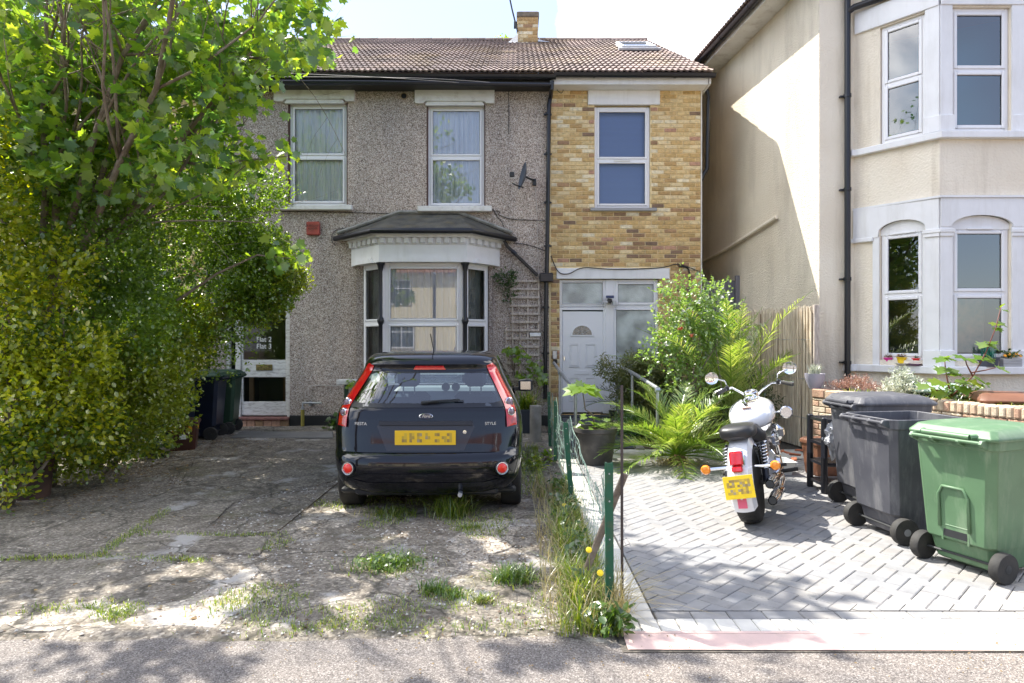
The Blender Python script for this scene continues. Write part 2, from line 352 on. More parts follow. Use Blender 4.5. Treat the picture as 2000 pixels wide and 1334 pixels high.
def blades(P, h, wd, lean=.35, rg=rng, D=None, droop=.5):
    """curved grass blades: 3 quads... P roots"""
    P = np.asarray(P, float); n = len(P); a = rg.uniform(0, 2*math.pi, n); dirx = np.stack([np.cos(a), np.sin(a), 0*a], 1)
    side = np.stack([-np.sin(a), np.cos(a), 0*a], 1); H = np.asarray(h)*rg.uniform(.5, 1.15, n); ln = lean*rg.uniform(.2, 1.6, n)
    V = np.zeros((n, 7, 3)); ws = [1, .8, .5, 0]; ts = [0, .4, .75, 1]
    k = 0; W = (np.asarray(wd)*np.ones(n))[:, None]
    for j, (t, w_) in enumerate(zip(ts, ws)):
        c = P+dirx*(H*ln*t*t)[:, None]+np.array([0, 0, 1])*(H*(t-droop*ln*t*t*.5))[:, None]
        if w_ > 0: V[:, k] = c-side*W*w_*.5; V[:, k+1] = c+side*W*w_*.5; k += 2
        else: V[:, k] = c; k += 1
    F = np.array([(0, 1, 3), (0, 3, 2), (2, 3, 5), (2, 5, 4), (4, 5, 6)])
    FF = (F[None]+(np.arange(n)*7)[:, None, None]).reshape(-1, 3)
    return V.reshape(-1, 3), FF, np.repeat(rg.random(n), 5)
def join(parts):
    Vs, Fs, Ts = [], [], []; b = 0
    if len({p[1].shape[1] for p in parts}) > 1:
        parts = [(V, F, T) if F.shape[1] == 3 else (V, np.concatenate([F[:, [0, 1, 2]], F[:, [0, 2, 3]]]), np.concatenate([T, T])) for V, F, T in parts]
    for V, F, T in parts: Vs.append(V); Fs.append(F+b); Ts.append(T); b += len(V)
    return np.concatenate(Vs), np.concatenate(Fs), np.concatenate(Ts)
def clump_points(c, r, n, shell=.55, rg=rng):
    u = rg.normal(size=(n, 3)); u /= np.linalg.norm(u, axis=1)[:, None]
    rad = rg.uniform(shell, 1.05, n)**.8
    return np.asarray(c)+u*rad[:, None]*np.asarray(r)
def text(body, loc, size, mt, parent=None, name='lettering', rot=(90, 0, 0), ext=.0006, align='CENTER', keep=True, shear=0):
    cu = bpy.data.curves.new(name, 'FONT'); cu.body = body; cu.size = size; cu.extrude = ext; cu.align_x = align; cu.align_y = 'CENTER'; cu.materials.append(mt)
    cu.shear = shear; tmp = bpy.data.objects.new(name, cu); me = bpy.data.meshes.new_from_object(tmp); bpy.data.objects.remove(tmp)
    o = bpy.data.objects.new(name, me); col.objects.link(o); o.location = loc; o.rotation_euler = tuple(R(a) for a in rot)
    if parent is not None: adopt(o, parent, keep)
    return o
def wall_holes(mb, x0, x1, z0, z1, y, holes, depth):
    xs = sorted({x0, x1, *[h[0] for h in holes], *[h[1] for h in holes]}); zs = sorted({z0, z1, *[h[2] for h in holes], *[h[3] for h in holes]})
    for i in range(len(xs)-1):
        for j in range(len(zs)-1):
            cx, cz = (xs[i]+xs[i+1])/2, (zs[j]+zs[j+1])/2
            if cx < x0 or cx > x1 or cz < z0 or cz > z1 or any(h[0] < cx < h[1] and h[2] < cz < h[3] for h in holes): continue
            mb.quad((xs[i], y, zs[j]), (xs[i+1], y, zs[j]), (xs[i+1], y, zs[j+1]), (xs[i], y, zs[j+1]))
    for a, b, c, d in holes:
        mb.quad((a, y, c), (a, y+depth, c), (a, y+depth, d), (a, y, d)); mb.quad((b, y, c), (b, y, d), (b, y+depth, d), (b, y+depth, c))
        mb.quad((a, y, d), (a, y+depth, d), (b, y+depth, d), (b, y, d)); mb.quad((a, y, c), (b, y, c), (b, y+depth, c), (a, y+depth, c))
# ================================================================== BUILDINGS
F = 11.8; S = FOC/F
fx = lambda px: (px-CX)/S
fz = lambda py: CH+(HY-py)/S
def fmtx(p0, p1, y_in=0.0):
    d = Vector((p1[0]-p0[0], p1[1]-p0[1], 0)); wlen = d.length; d.normalize(); n = Vector((-d.y, d.x, 0))
    m = Matrix(((d.x, n.x, 0, p0[0]+n.x*y_in), (d.y, n.y, 0, p0[1]+n.y*y_in), (0, 0, 1, 0), (0, 0, 0, 1)))
    return m, wlen
def tmb(fn, Mx, mb=None):
    t = MB(); fn(t); mb = mb or MB(); b = len(mb.v); mb.v += [tuple(Mx @ Vector(v)) for v in t.v]
    mb.f += [tuple(i+b for i in f) for f in t.f]; mb.m += [mb.mi]*len(t.f); return mb
TM = Matrix.Translation
def window(parent, Mx, x0, x1, z0, z1, splits=(), fr=.05, sash=.04, glass='glass', back='dark', vent=False, mt='upvc', y=0.0, panes=None, name='window', depth=.07, label=None):
    """frame with stacked panes; y = depth of the frame front below the wall face"""
    fb = MB()
    c = .006
    fb.box(x0, x0+fr, y, y+depth, z0, z1, ch=c, M=Mx); fb.box(x1-fr, x1, y, y+depth, z0, z1, ch=c, M=Mx)
    fb.box(x0+fr, x1-fr, y+.001, y+depth, z0, z0+fr, ch=c, M=Mx); fb.box(x0+fr, x1-fr, y+.001, y+depth, z1-fr, z1, ch=c, M=Mx)
    zs = [z0+fr*.6]+list(splits)+[z1-fr*.6]
    for s in splits: fb.box(x0+fr, x1-fr, y+.002, y+depth, s-fr*.45, s+fr*.45, ch=c, M=Mx)
    fo = fb.build(name, M[mt], parent, label=label)
    for k in range(len(zs)-1):
        a, b = zs[k]+fr*.4, zs[k+1]-fr*.4; l, r = x0+fr*.9, x1-fr*.9; s = sash
        sb = MB(); yy = y-.014
        sb.box(l, l+s, yy, y+.03, a, b, ch=.008, M=Mx); sb.box(r-s, r, yy, y+.03, a, b, ch=.008, M=Mx)
        sb.box(l+s, r-s, yy+.001, y+.03, a, a+s, ch=.008, M=Mx); sb.box(l+s, r-s, yy+.001, y+.03, b-s, b, ch=.008, M=Mx)
        sb.build('sash', M[mt], fo)
        g = MB(); yg = y+.012; g.quad(*[Mx @ Vector(p) for p in ((l+s, yg, a+s), (r-s, yg, a+s), (r-s, yg, b-s), (l+s, yg, b-s))])
        gl = (panes[k] if panes else glass); g.build('pane', M[gl], fo, fix=False)
        gk = MB(); t = .006
        for q in ((l+s, l+s+t, a+s, b-s), (r-s-t, r-s, a+s, b-s), (l+s+t, r-s-t, a+s, a+s+t), (l+s+t, r-s-t, b-s-t, b-s)): gk.box(q[0], q[1], yg-.006, yg-.001, q[2], q[3], M=Mx)
        gk.build('gasket', M['blackmat'], fo)
    if vent:
        v = MB(); v.box((x0+x1)/2-.16, (x0+x1)/2+.16, y-.03, y-.001, z1-fr*.75, z1-fr*.4, M=Mx); v.build('trickle_vent', M['upvc'], fo)
    if back in ('curtain', 'curtain_old'):
        g = MB(); nx = 90; nz = 7; rr = random.Random(int(x0*100)); ph = rr.random()*6; w_ = x1-x0-2*fr
        gap = .5
        for j in range(nz+1):
            for i in range(nx+1):
                u = i/nx; t = j/nz
                f = .022*math.sin(u*58+ph+.7*math.sin(u*9+t))+.012*math.sin(u*131+ph*2)
                f += .05*math.exp(-((u-gap-.03*math.sin(t*5))/.025)**2)
                g.v.append(tuple(Mx @ Vector((x0+fr+w_*u+.01*math.sin(t*4+u*20), y+.075+f, z0+.02+(z1-z0-.04)*t))))
        for j in range(nz):
            for i in range(nx): a = j*(nx+1)+i; g.f.append((a, a+1, a+nx+2, a+nx+1)); g.m.append(0)
        g.build('curtain', M['curtain'], fo, smooth=True, fix=False)
    elif back == 'blind':
        g = MB(); n = int((z1-z0)/.022)
        for j in range(n):
            za = z0+.02+(z1-z0-.04)*j/n; zb = z0+.02+(z1-z0-.04)*(j+1)/n
            g.quad(*[Mx @ Vector(p) for p in ((x0+.01, y+.10, za), (x1-.01, y+.10, za), (x1-.01, y+.106, zb), (x0+.01, y+.106, zb))])
        g.build('blind', M['blind'], fo, fix=False)
    return fo
def niche(parent, Mx, x0, x1, z0, z1, y=.16, d=1.6, mt='room', ex=.25):
    def f(t):
        a, b, c, e = x0-ex, x1+ex, z0-.02, z1+.02
        P = lambda x, yy, z: (x, yy, z)
        t.quad(P(a, d, c), P(b, d, c), P(b, d, e), P(a, d, e)); t.quad(P(a, y, c), P(a, d, c), P(a, d, e), P(a, y, e))
        t.quad(P(b, y, c), P(b, y, e), P(b, d, e), P(b, d, c)); t.quad(P(a, y, c), P(b, y, c), P(b, d, c), P(a, d, c)); t.quad(P(a, y, e), P(a, d, e), P(b, d, e), P(b, y, e))
        for q in ((a, x0, c, e), (x1, b, c, e)): t.quad(P(q[0], y, q[2]), P(q[1], y, q[2]), P(q[1], y, q[3]), P(q[0], y, q[3]))
    return tmb(f, Mx).build('room_interior', M[mt], parent, fix=False)
I4 = Matrix.Identity(4)
FM = TM((0, F, 0))
# ---------------------------------------------------------------- bricks
_bm = {}
def brickmesh(length, h, key, mt):
    k = (round(length, 3), round(h, 3), key)
    if k not in _bm:
        b = MB(); c = .005; x, z = length/2, h/2
        b.add([(-x, .03, -z), (x, .03, -z), (x, .03, z), (-x, .03, z), (-x, c, -z), (x, c, -z), (x, c, z), (-x, c, z), (-x+c, 0, -z+c), (x-c, 0, -z+c), (x-c, 0, z-c), (-x+c, 0, z-c)],
              [(0, 1, 5, 4), (1, 2, 6, 5), (2, 3, 7, 6), (3, 0, 4, 7), (4, 5, 9, 8), (5, 6, 10, 9), (6, 7, 11, 10), (7, 4, 8, 11), (8, 9, 10, 11)])
        _bm[k] = b.mesh('brick', mt)
    return _bm[k]
def brickwork(parent, Mx, x0, x1, z0, z1, holes, mats, wts=None, c=.075, L_=.225, jt=.0125, proud=.012, nparts=300, score=None, headers=False, zlist=None):
    """bricks laid in front of local plane y=0 (proud towards -y)"""
    items = []; rr = random.Random(5); row = 0; z = z0
    while z < z1-.03:
        zt = min(z+c, z1); off = (L_/2 if row % 2 else 0)
        segs = [(x0, x1)]
        for h in holes:
            if h[2] < (z+zt)/2 < h[3]:
                ns_ = []
                for a, b in segs:
                    if h[1] <= a or h[0] >= b: ns_.append((a, b)); continue
                    if h[0] > a: ns_.append((a, h[0]))
                    if h[1] < b: ns_.append((h[1], b))
                segs = ns_
        for a, b in segs:
            k = math.floor((a-x0-off)/L_)
            while True:
                s = x0+off+k*L_; e = s+L_; k += 1
                if s >= b-1e-6: break
                l, r = max(s, a), min(e, b)
                if r-l < .045: continue
                l += jt/2; r -= jt/2
                l = round(l, 3); r = round(r, 3)
                items.append(((l+r)/2, (z+zt)/2, round(r-l, 2), round(zt-z-jt, 3)))
        z += c; row += 1
    score = score or (lambda it: -it[2]+.002*abs(it[1]-2))
    items.sort(key=score)
    stuff = MB(); st = []
    for i, (cx, cz, ln, h) in enumerate(items):
        w_ = wts(cz) if wts else None
        k = rr.choices(range(len(mats)), w_)[0]; dy = -proud+rr.uniform(-.002, .002); rz = rr.uniform(-.006, .006)
        m4 = Mx @ TM((cx, dy, cz)) @ Matrix.Rotation(rz, 4, 'Y')
        if i < nparts:
            o = bpy.data.objects.new('brick', brickmesh(ln, h, mats[k].name, mats[k])); col.objects.link(o); adopt(o, parent); o.matrix_basis = m4
        else:
            me = brickmesh(ln, h, mats[k].name, mats[k]); stuff.mi = k
            stuff.add([m4 @ v.co for v in me.vertices], [tuple(p.vertices) for p in me.polygons])
    if stuff.v: stuff.build('brick', mats, parent, kind='stuff')
# ---------------------------------------------------------------- roof tiles
EY, EZ = 11.42, 6.17; RY = 17.2; RZ = CH+582*RY/FOC
SL = math.hypot(RY-EY, RZ-EZ); AN = math.atan2(RZ-EZ, RY-EY)
def tilemesh():
    if 't' in _bm: return _bm['t']
    b = MB(); n = 12; W_ = .30; Lt = .385; xs = [W_*i/n for i in range(n+1)]
    hz = [.012*(1+math.sin(2*math.pi*i/n*3+.6)) for i in range(n+1)]
    top0 = [(x, 0, .034+h) for x, h in zip(xs, hz)]; top1 = [(x, Lt, .008+h) for x, h in zip(xs, hz)]; lip = [(x, .004, .006+h*.9) for x, h in zip(xs, hz)]
    b.v = top0+top1+lip; m = n+1
    for i in range(n): b.f.append((i, i+1, m+i+1, m+i)); b.f.append((i, 2*m+i, 2*m+i+1, i+1)); b.m += [0, 0]
    _bm['t'] = b.mesh('roof_tile', M['tile'], fix=False); return _bm['t']
def tiles(parent, x0, x1, nparts, skip=None, gauge=.34):
    me = tilemesh(); nc = int(round(SL/gauge)); g = SL/nc; nx = max(1, round((x1-x0)/.30)); w_ = (x1-x0)/nx; items = []
    rr = random.Random(3)
    for j in range(nc):
        for i in range(nx):
            X = x0+i*w_
            items.append((X, j*g))
    items.sort(key=lambda t: t[1])
    V = []; Fc = []; T = []; b = 0
    base = np.array([v.co[:] for v in me.vertices]); fc = np.array([p.vertices[:] for p in me.polygons])
    for k, (X, s) in enumerate(items):
        m4 = TM((X, EY+math.cos(AN)*s, EZ+math.sin(AN)*s+rr.uniform(-.004, .004))) @ Matrix.Rotation(AN+rr.uniform(-.006, .006), 4, 'X') @ Matrix.Scale(w_/.30, 4, (1, 0, 0))
        if k < nparts:
            o = bpy.data.objects.new('roof_tile', me); col.objects.link(o); adopt(o, parent); o.matrix_basis = m4
        else:
            A = np.array(m4); V.append(base @ A[:3, :3].T+A[:3, 3]); Fc.append(fc+b); b += len(base); T.append(np.full(len(fc), rr.random()))
    if V: o = link('roof_tile', np_mesh('roof_tile', np.concatenate(V), np.concatenate(Fc), M['tile'], np.concatenate(T)), parent); o['kind'] = 'stuff'
def roofdeck(parent, x0, x1):
    d = MB(); e = -.01
    d.quad((x0, EY, EZ+e), (x1, EY, EZ+e), (x1, RY, RZ+e), (x0, RY, RZ+e)); d.quad((x0, RY, RZ+e), (x1, RY, RZ+e), (x1, 2*RY-EY, EZ), (x0, 2*RY-EY, EZ))
    d.build('roof_slope', M['tile'], parent, fix=False)
    n = int((x1-x0)/.45); w_ = (x1-x0)/n
    for i in range(n):
        r = MB(); cs = [(math.cos(a)*.11, math.sin(a)*.09) for a in [math.pi*k/6 for k in range(7)]]
        xa, xb = x0+i*w_+.004, x0+(i+1)*w_-.004
        r.loft([[(xa, RY+c, RZ-.02+s) for c, s in cs], [(xb, RY+c, RZ-.02+s+.006) for c, s in cs]]); r.build('ridge_tile', M['tile'], parent)
def gutter(parent, p0, p1, r=.058, brackets=True, mt='black', hook=1.1):
    p0, p1 = Vector(p0), Vector(p1); g = MB(); d = (p1-p0).normalized(); sd = Vector((d.y, -d.x, 0)).normalized()
    prof = [(math.cos(a)*r, math.sin(a)*r) for a in [math.pi+math.pi*k/8 for k in range(9)]]; prof = [(-r-.004, .008)]+prof+[(r+.004, .008)]+[(c*.86, s*.86) for c, s in prof[::-1]]
    g.loft([[p+sd*c+Vector((0, 0, s)) for c, s in prof] for p in (p0, p1)]); o = g.build('gutter', M[mt], parent, smooth='a')
    if brackets:
        n = max(1, int((p1-p0).length/hook))
        for i in range(n):
            p = p0.lerp(p1, (i+.5)/n); b = MB(); cs = [(c*1.12, s*1.12) for c, s in prof[1:10]]
            b.loft([[p+d*q+sd*c+Vector((0, 0, s)) for c, s in cs]+[p+d*q+sd*c*.94+Vector((0, 0, s*.94)) for c, s in cs[::-1]] for q in (-.02, .02)])
            b.build('bracket', M[mt], o)
    return o
def lintel(parent, x0, x1, z0, z1, leg, name='lintel', mt='paint', y=F, moulded=True):
    l = MB(); lw = .17
    l.prism([(x0, z0-.0), (x0+.02, z0-.02), (x0+lw-.02, z0-.02), (x0+lw+.02, z0+leg), (x1-lw-.02, z0+leg), (x1-lw+.02, z0-.02), (x1-.02, z0-.02), (x1, z0), (x1, z1-.01), (x1-.01, z1), (x0+.01, z1), (x0, z1-.01)], y-.075, y+.02)
    o = l.build(name, M[mt], parent, bevel=.006)
    if moulded:
        m = MB()
        for k, (a, b) in enumerate([(.045, .0), (.03, .03), (.015, .055)]):
            m.box(x0+lw+.02+b*.6, x1-lw-.02-b*.6, y-.06+k*.012, y, z0-.055+.035*k, z0-.055+.035*(k+1)+.001)
        m.build('moulding', M[mt], o, bevel=.003)
    return o
# ================================================================ pebbledash house
PX0, PX1 = fx(412), fx(1072)
house = thing('pebbledash_house', 'pebbledashed two-storey terraced house with a white bay window and tiled roof', 'house', (-2.4, F, 0), group='terraced houses')
W1 = (fx(562), fx(679), fz(401), fz(201)); W2 = (fx(833), fx(948), fz(405), fz(205)); D1 = (fx(440), fx(566), .12, fz(556)); BAYH = (-2.75, -.45, .0, 2.95)
mb = MB(); wall_holes(mb, PX0, PX1, 0, 6.2, F, [W1, W2, D1, BAYH], .16); mb.build('wall', M['pebble'], house, fix=False)
for hx, hy in ((496, 186), (789, 188)):
    v = MB(); x, z = fx(hx), fz(hy); v.tube([(x, F-.012, z), (x, F+.003, z)], .062, 20); vo = v.build('air_vent', M['oldmortar'], house)
    v = MB(); v.tube([(x, F-.0125, z), (x, F-.0165, z)], .047, 20); v.build('vent_hole', M['black'], vo)
bk = MB(); bk.quad((PX0, 22, 0), (PX1, 22, 0), (PX1, 22, 6.3), (PX0, 22, 6.3)); bk.build('rear_wall', M['pebble'], house, fix=False)
for xa, xb in ((fx(566), fx(694)), (PX0, fx(438)), (fx(978), PX1)): p = MB(); p.box(xa, xb, F-.03, F+.02, 0, fz(811), ch=.01); p.build('plinth', M['blackmat'], house)
for (a, b, c, d), bck, lt, si in ((W1, 'curtain', (537, 694, 198, 170), (543, 690, 412, 402)), (W2, 'curtain', (811, 966, 202, 174), (817, 961, 415, 404))):
    rv = MB(); rv.box(a+.001, a+.02, F+.005, F+.12, c, d); rv.box(b-.02, b-.001, F+.005, F+.12, c, d); rv.build('window_reveal', M['terracotta'] if 0 else mat('brown_reveal', (.09, .045, .035), .7), house)
    window(house, FM, a+.02, b-.02, c, d, (fz(304 if a < -3 else 305),), back=bck, y=.07, vent=False, glass='glassblue' if a > -3 else 'glass')
    niche(house, FM, a, b, c, d)
    lintel(house, fx(lt[0]), fx(lt[1]), fz(lt[2]), fz(lt[3]), .02)
    s = MB(); s.box(fx(si[0]), fx(si[1]), F-.11, F+.09, fz(si[2]), fz(si[3]), ch=.012); so = s.build('window_sill', M['paint'], house)
# front door of the flats
dx0, dx1, dz0, dz1 = D1
pn = MB(); fr = .055
pn.box(dx1-.06, dx1, F+.03, F+.12, dz0, dz1, ch=.005); pn.box(dx0, dx0+.06, F+.03, F+.12, dz0, dz1, ch=.005); pn.box(dx0+.06, dx1-.06, F+.031, F+.12, dz1-.06, dz1, ch=.005)
xm = fx(469); pn.box(xm-.10, xm-.005, F+.032, F+.12, dz0, dz1-.06, ch=.005); dfr = pn.build('door_frame', M['oldpaint'], house)
d = MB(); y0, y1 = F+.055, F+.10; a, b = xm, dx1-.064; st = .03
zA, zB, zC, zD = fz(812), fz(785), fz(737), fz(703); zE = fz(568)
d.box(a, a+st, y0, y1, zA, zE+.05, ch=.004); d.box(b-st, b, y0, y1, zA, zE+.05, ch=.004)
d.box(a+st, b-st, y0+.001, y1, zA, zB, ch=.004); d.box(a+st, b-st, y0+.001, y1, zC, zD, ch=.004); d.box(a+st, b-st, y0+.001, y1, zE, zE+.05, ch=.004)
door = d.build('front_door', M['oldpaint'], house, label='part-glazed chipped white door lettered Flat 2 and Flat 3')
for q in ((zB, zC), (zD, zE)):
    g = MB(); g.quad((a+st, F+.08, q[0]), (b-st, F+.08, q[0]), (b-st, F+.08, q[1]), (a+st, F+.08, q[1])); g.build('pane', M['glass'], door, fix=False)
lb = MB(); lb.box(fx(498), fx(530), y0-.012, y0, fz(724), fz(712), ch=.003); lb.build('letterbox', mat('old_brass', (.35, .26, .1), .35, .9, c2=(.12, .1, .05), scale=25), door)
M['letter'] = mat('white_lettering', (.8, .8, .8), .5)
t = text('Flat 2\nFlat 3', (fx(512.5), F+.076, fz(670)), .125, M['letter'], door, ext=.0004)
niche(house, FM, dx0, dx1, .13, dz1, d=2.2, mt='room')
pp = MB(); pp.box(a+.02, a+.10, F+.35, F+.4, zA, zC+.1); pp.box(a+.45, b-.02, F+.9, F+.92, zA, zC+.2); pp.build('inner_hall_panel', mat('hall_wood', (.28, .19, .1), .6), house)
stp = MB(); stp.box(fx(452), fx(566), F-.10, F+.12, .118, .165, ch=.01); stp.build('door_step', mat('red_brown_step', lin((140, 96, 88)), .8, c2=lin((112, 78, 72)), scale=12, bump=.3), house)
for i in range(7):
    b_ = MB(); w_ = (fx(566)-fx(452))/7; b_.box(fx(452)+i*w_+.004, fx(452)+(i+1)*w_-.004, F-.07, F+.05, .0, .112, ch=.006); b_.build('brick', M['brick'][7 if i % 3 else 6], house)
# bay window
P0, P1, P2, P3 = (-2.955, F), (-2.31, 11.12), (-.828, 11.12), (-.284, F)
W0_, W1_, W2_, W3_ = (-2.72, 11.74), (-2.255, 11.24), (-.895, 11.24), (-.49, 11.74)
low = MB()
for A, B in ((W0_, W1_), (W1_, W2_), (W2_, W3_)):
    Mx, wl = fmtx(A, B); tmb(lambda t: t.quad((0, -.02, 0), (wl, -.02, 0), (wl, -.02, .74), (0, -.02, .74)), Mx, low)
low.build('bay_base_wall', M['pebble'], house, fix=False)
sl = MB(); sl.plan([(-2.82, F+.01), (-2.29, 11.13), (-.86, 11.13), (-.40, F+.01)], .74, .83); sl.build('bay_sill', M['paint'], house, bevel=.01)
for k, (A, B, bck, gl) in enumerate(((W0_, W1_, 'dark', 'glass'), (W1_, W2_, 'curtain', 'glassblue'), (W2_, W3_, 'dark', 'glass'))):
    Mx, wl = fmtx(A, B)
    window(house, Mx, .015, wl-.015, .83, 2.86, (CH+(HY-630)/FOC*11.24,), fr=.07 if k == 1 else .06, back=None if k != 1 else 'curtain', y=0.0, glass=gl, vent=(k == 1))
# room behind the bay
rb = MB(); x0, x1, yb = -3.3, -.1, F+2.2
rb.quad((x0, yb, 0), (x1, yb, 0), (x1, yb, 2.95), (x0, yb, 2.95)); rb.quad((x0, F+.02, 0), (x0, yb, 0), (x0, yb, 2.95), (x0, F+.02, 2.95)); rb.quad((x1, F+.02, 0), (x1, yb, 0), (x1, yb, 2.95), (x1, F+.02, 2.95))
rb.quad((x0, F+.02, 2.95), (x1, F+.02, 2.95), (x1, yb, 2.95), (x0, yb, 2.95)); rb.quad((x0, F+.02, .3), (x1, F+.02, .3), (x1, yb, .3), (x0, yb, .3)); rb.build('room_interior', M['room'], house, fix=False)
lc = MB(); nx = 60
for A, B in ((W0_, W1_), (W2_, W3_)):
    Mx, wl = fmtx(A, B); b0 = len(lc.v)
    for j in (0, 1):
        for i in range(nx+1): lc.v.append(tuple(Mx @ Vector((.05+(wl-.1)*i/nx, .12+.012*math.sin(i*.9), .85+2.0*j))))
    for i in range(nx): lc.f.append((b0+i, b0+i+1, b0+nx+2+i, b0+nx+1+i)); lc.m.append(0)
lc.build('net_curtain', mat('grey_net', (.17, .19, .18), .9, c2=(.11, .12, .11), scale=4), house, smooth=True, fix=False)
for sx in (0, 1):
    mr = MB()
    if sx == 0: mr.plan([(-2.83, F+.1), (-2.83, 11.70), (-2.72, 11.74), (-2.68, F+.1)], 0, 2.9)
    else: mr.plan([(-.52, F+.1), (-.49, 11.74), (-.42, 11.70), (-.42, F+.1)], 0, 2.9)
    mr.build('bay_jamb', M['pebble'], house)
    cx = (-2.292, -.862)[sx]; cl = MB(); cy = 11.17
    cl.lathe([(.05, .83), (.05, 1.0), (.036, 1.05), (.036, 1.80), (.05, 1.83), (.062, 1.87), (.05, 1.91), (.036, 1.94), (.034, 2.70), (.045, 2.74), (.055, 2.80), (.075, 2.83), (.075, 2.853)], 16, TM((cx, cy, 0)))
    cl.build('cast_iron_column', M['black'], house, smooth='a')
fz_ = MB(); zf0, zf1 = 2.853, 3.155
fz_.plan([(P0[0], F+.01), P1, P2, (P3[0], F+.01)], zf0, zf1); fo = fz_.build('bay_frieze', M['paintclean'], house, bevel=.006)
cn = MB(); cn.plan([(P0[0]-.07, F+.01), (P1[0]-.03, P1[1]-.07), (P2[0]+.03, P2[1]-.07), (P3[0]+.07, F+.01)], 3.262, 3.31); cn.plan([(P0[0]+.0, F+.012), (P1[0]-.0, P1[1]-.012), (P2[0]+.0, P2[1]-.012), (P3[0]-.0, F+.012)], 3.157, 3.26); cn.build('bay_cornice', M['paintclean'], house)
for A, B, n in ((P0, P1, 6), (P1, P2, 11), (P2, P3, 5)):
    Mx, wl = fmtx(A, B)
    for i in range(n):
        q = MB(); u = wl*(i+.5)/n; q.box(u-wl/n*.3, u+wl/n*.3, -.062, 0.0, 3.172, 3.26, ch=.006, M=Mx); q.build('dentil', M['paintclean'], house)
for A, B in ((P0, P1), (P1, P2), (P2, P3)):
    Mx, wl = fmtx(A, B); q = MB()
    for k in range(3): q.prism([(.14+k*.02, 2.856), (wl-.14-k*.02, 2.856), (wl-.24-k*.02, 2.95-.012*k), (.24+k*.02, 2.95-.012*k)], -.012*(k+1), -.012*k, Mx)
    q.build('frieze_moulding', M['paintclean'], house)
E0, E1, E2, E3 = Vector((-3.2, F, 3.40)), Vector((-2.37, 10.98, 3.40)), Vector((-.76, 10.98, 3.40)), Vector((-.046, F, 3.40)); T0, T1 = Vector((-2.086, F, 3.80)), Vector((-1.025, F, 3.80))
br = MB(); dn = Vector((0, 0, -.07))
br.v = [tuple(q) for q in (E0, E1, E2, E3, T0, T1, E0+dn, E1+dn, E2+dn, E3+dn)]
br.f = [(1, 2, 5, 4), (0, 1, 4), (2, 3, 5), (0, 6, 7, 1), (1, 7, 8, 2), (2, 8, 9, 3), (6, 9, 8, 7)]; br.m = [0]*7; br.build('bay_roof', M['felt'], house)
fl = MB(); fl.tube([E0+Vector((.02, -.03, .05)), T0+Vector((0, -.03, .02)), T1+Vector((0, -.03, .02)), E3+Vector((-.02, -.03, .05))], .035, 6); fl.build('flashing', mat('cement_flashing', (.33, .32, .30), .9, c2=(.2, .2, .18), scale=9), house)
ff = MB(); ff.plan([(-3.15, F), (-2.35, 11.0), (-.78, 11.0), (-.09, F), (-.2, F), (-.82, 11.09), (-2.31, 11.09), (-3.04, F)], 3.312, 3.335); ff.build('soffit', M['paintclean'], house)
go = MB(); r_ = .045
pts = [E0+Vector((-.02, -.05, -.06)), E1+Vector((-.03, -.05, -.05)), E2+Vector((.03, -.05, -.05)), E3+Vector((.03, -.05, -.07))]
go.tube(pts, r_, 10); go.tube([q+Vector((0, -.01, .035)) for q in pts], .012, 6); go.build('bay_gutter', M['black'], house, smooth='a')
dp = MB(); dp.tube([fp(985, 470, F-.12), fp(991, 481, F-.1), fp(1002, 492, F-.08), fp(1050, 538, F-.08)], .03, 8); dp.tube([fp(1000, 490, F-.08), fp(1008, 497, F-.08)], .037, 8); dp.build('drain_pipe', M['black'], house, smooth='a')
# eaves
e = MB(); e.box(PX0-.02, PX1+.03, EY+.06, F, 5.98, 6.115); e.build('fascia', M['blackmat'], house)
gutter(house, (PX0, EY-.02, 6.12), (PX1+.1, EY-.02, 6.10))
lw = MB()
lw.tube([Vector((PX0, F-.45, 5.99)), Vector((-2.5, F-.46, 5.97)), Vector((PX1, F-.44, 5.93))], .035, 8); lw.build('soffit_pipe', M['black'], house, smooth='a')
roofdeck(house, PX0, PX1+.02); tiles(house, PX0, PX1+.02, 300)
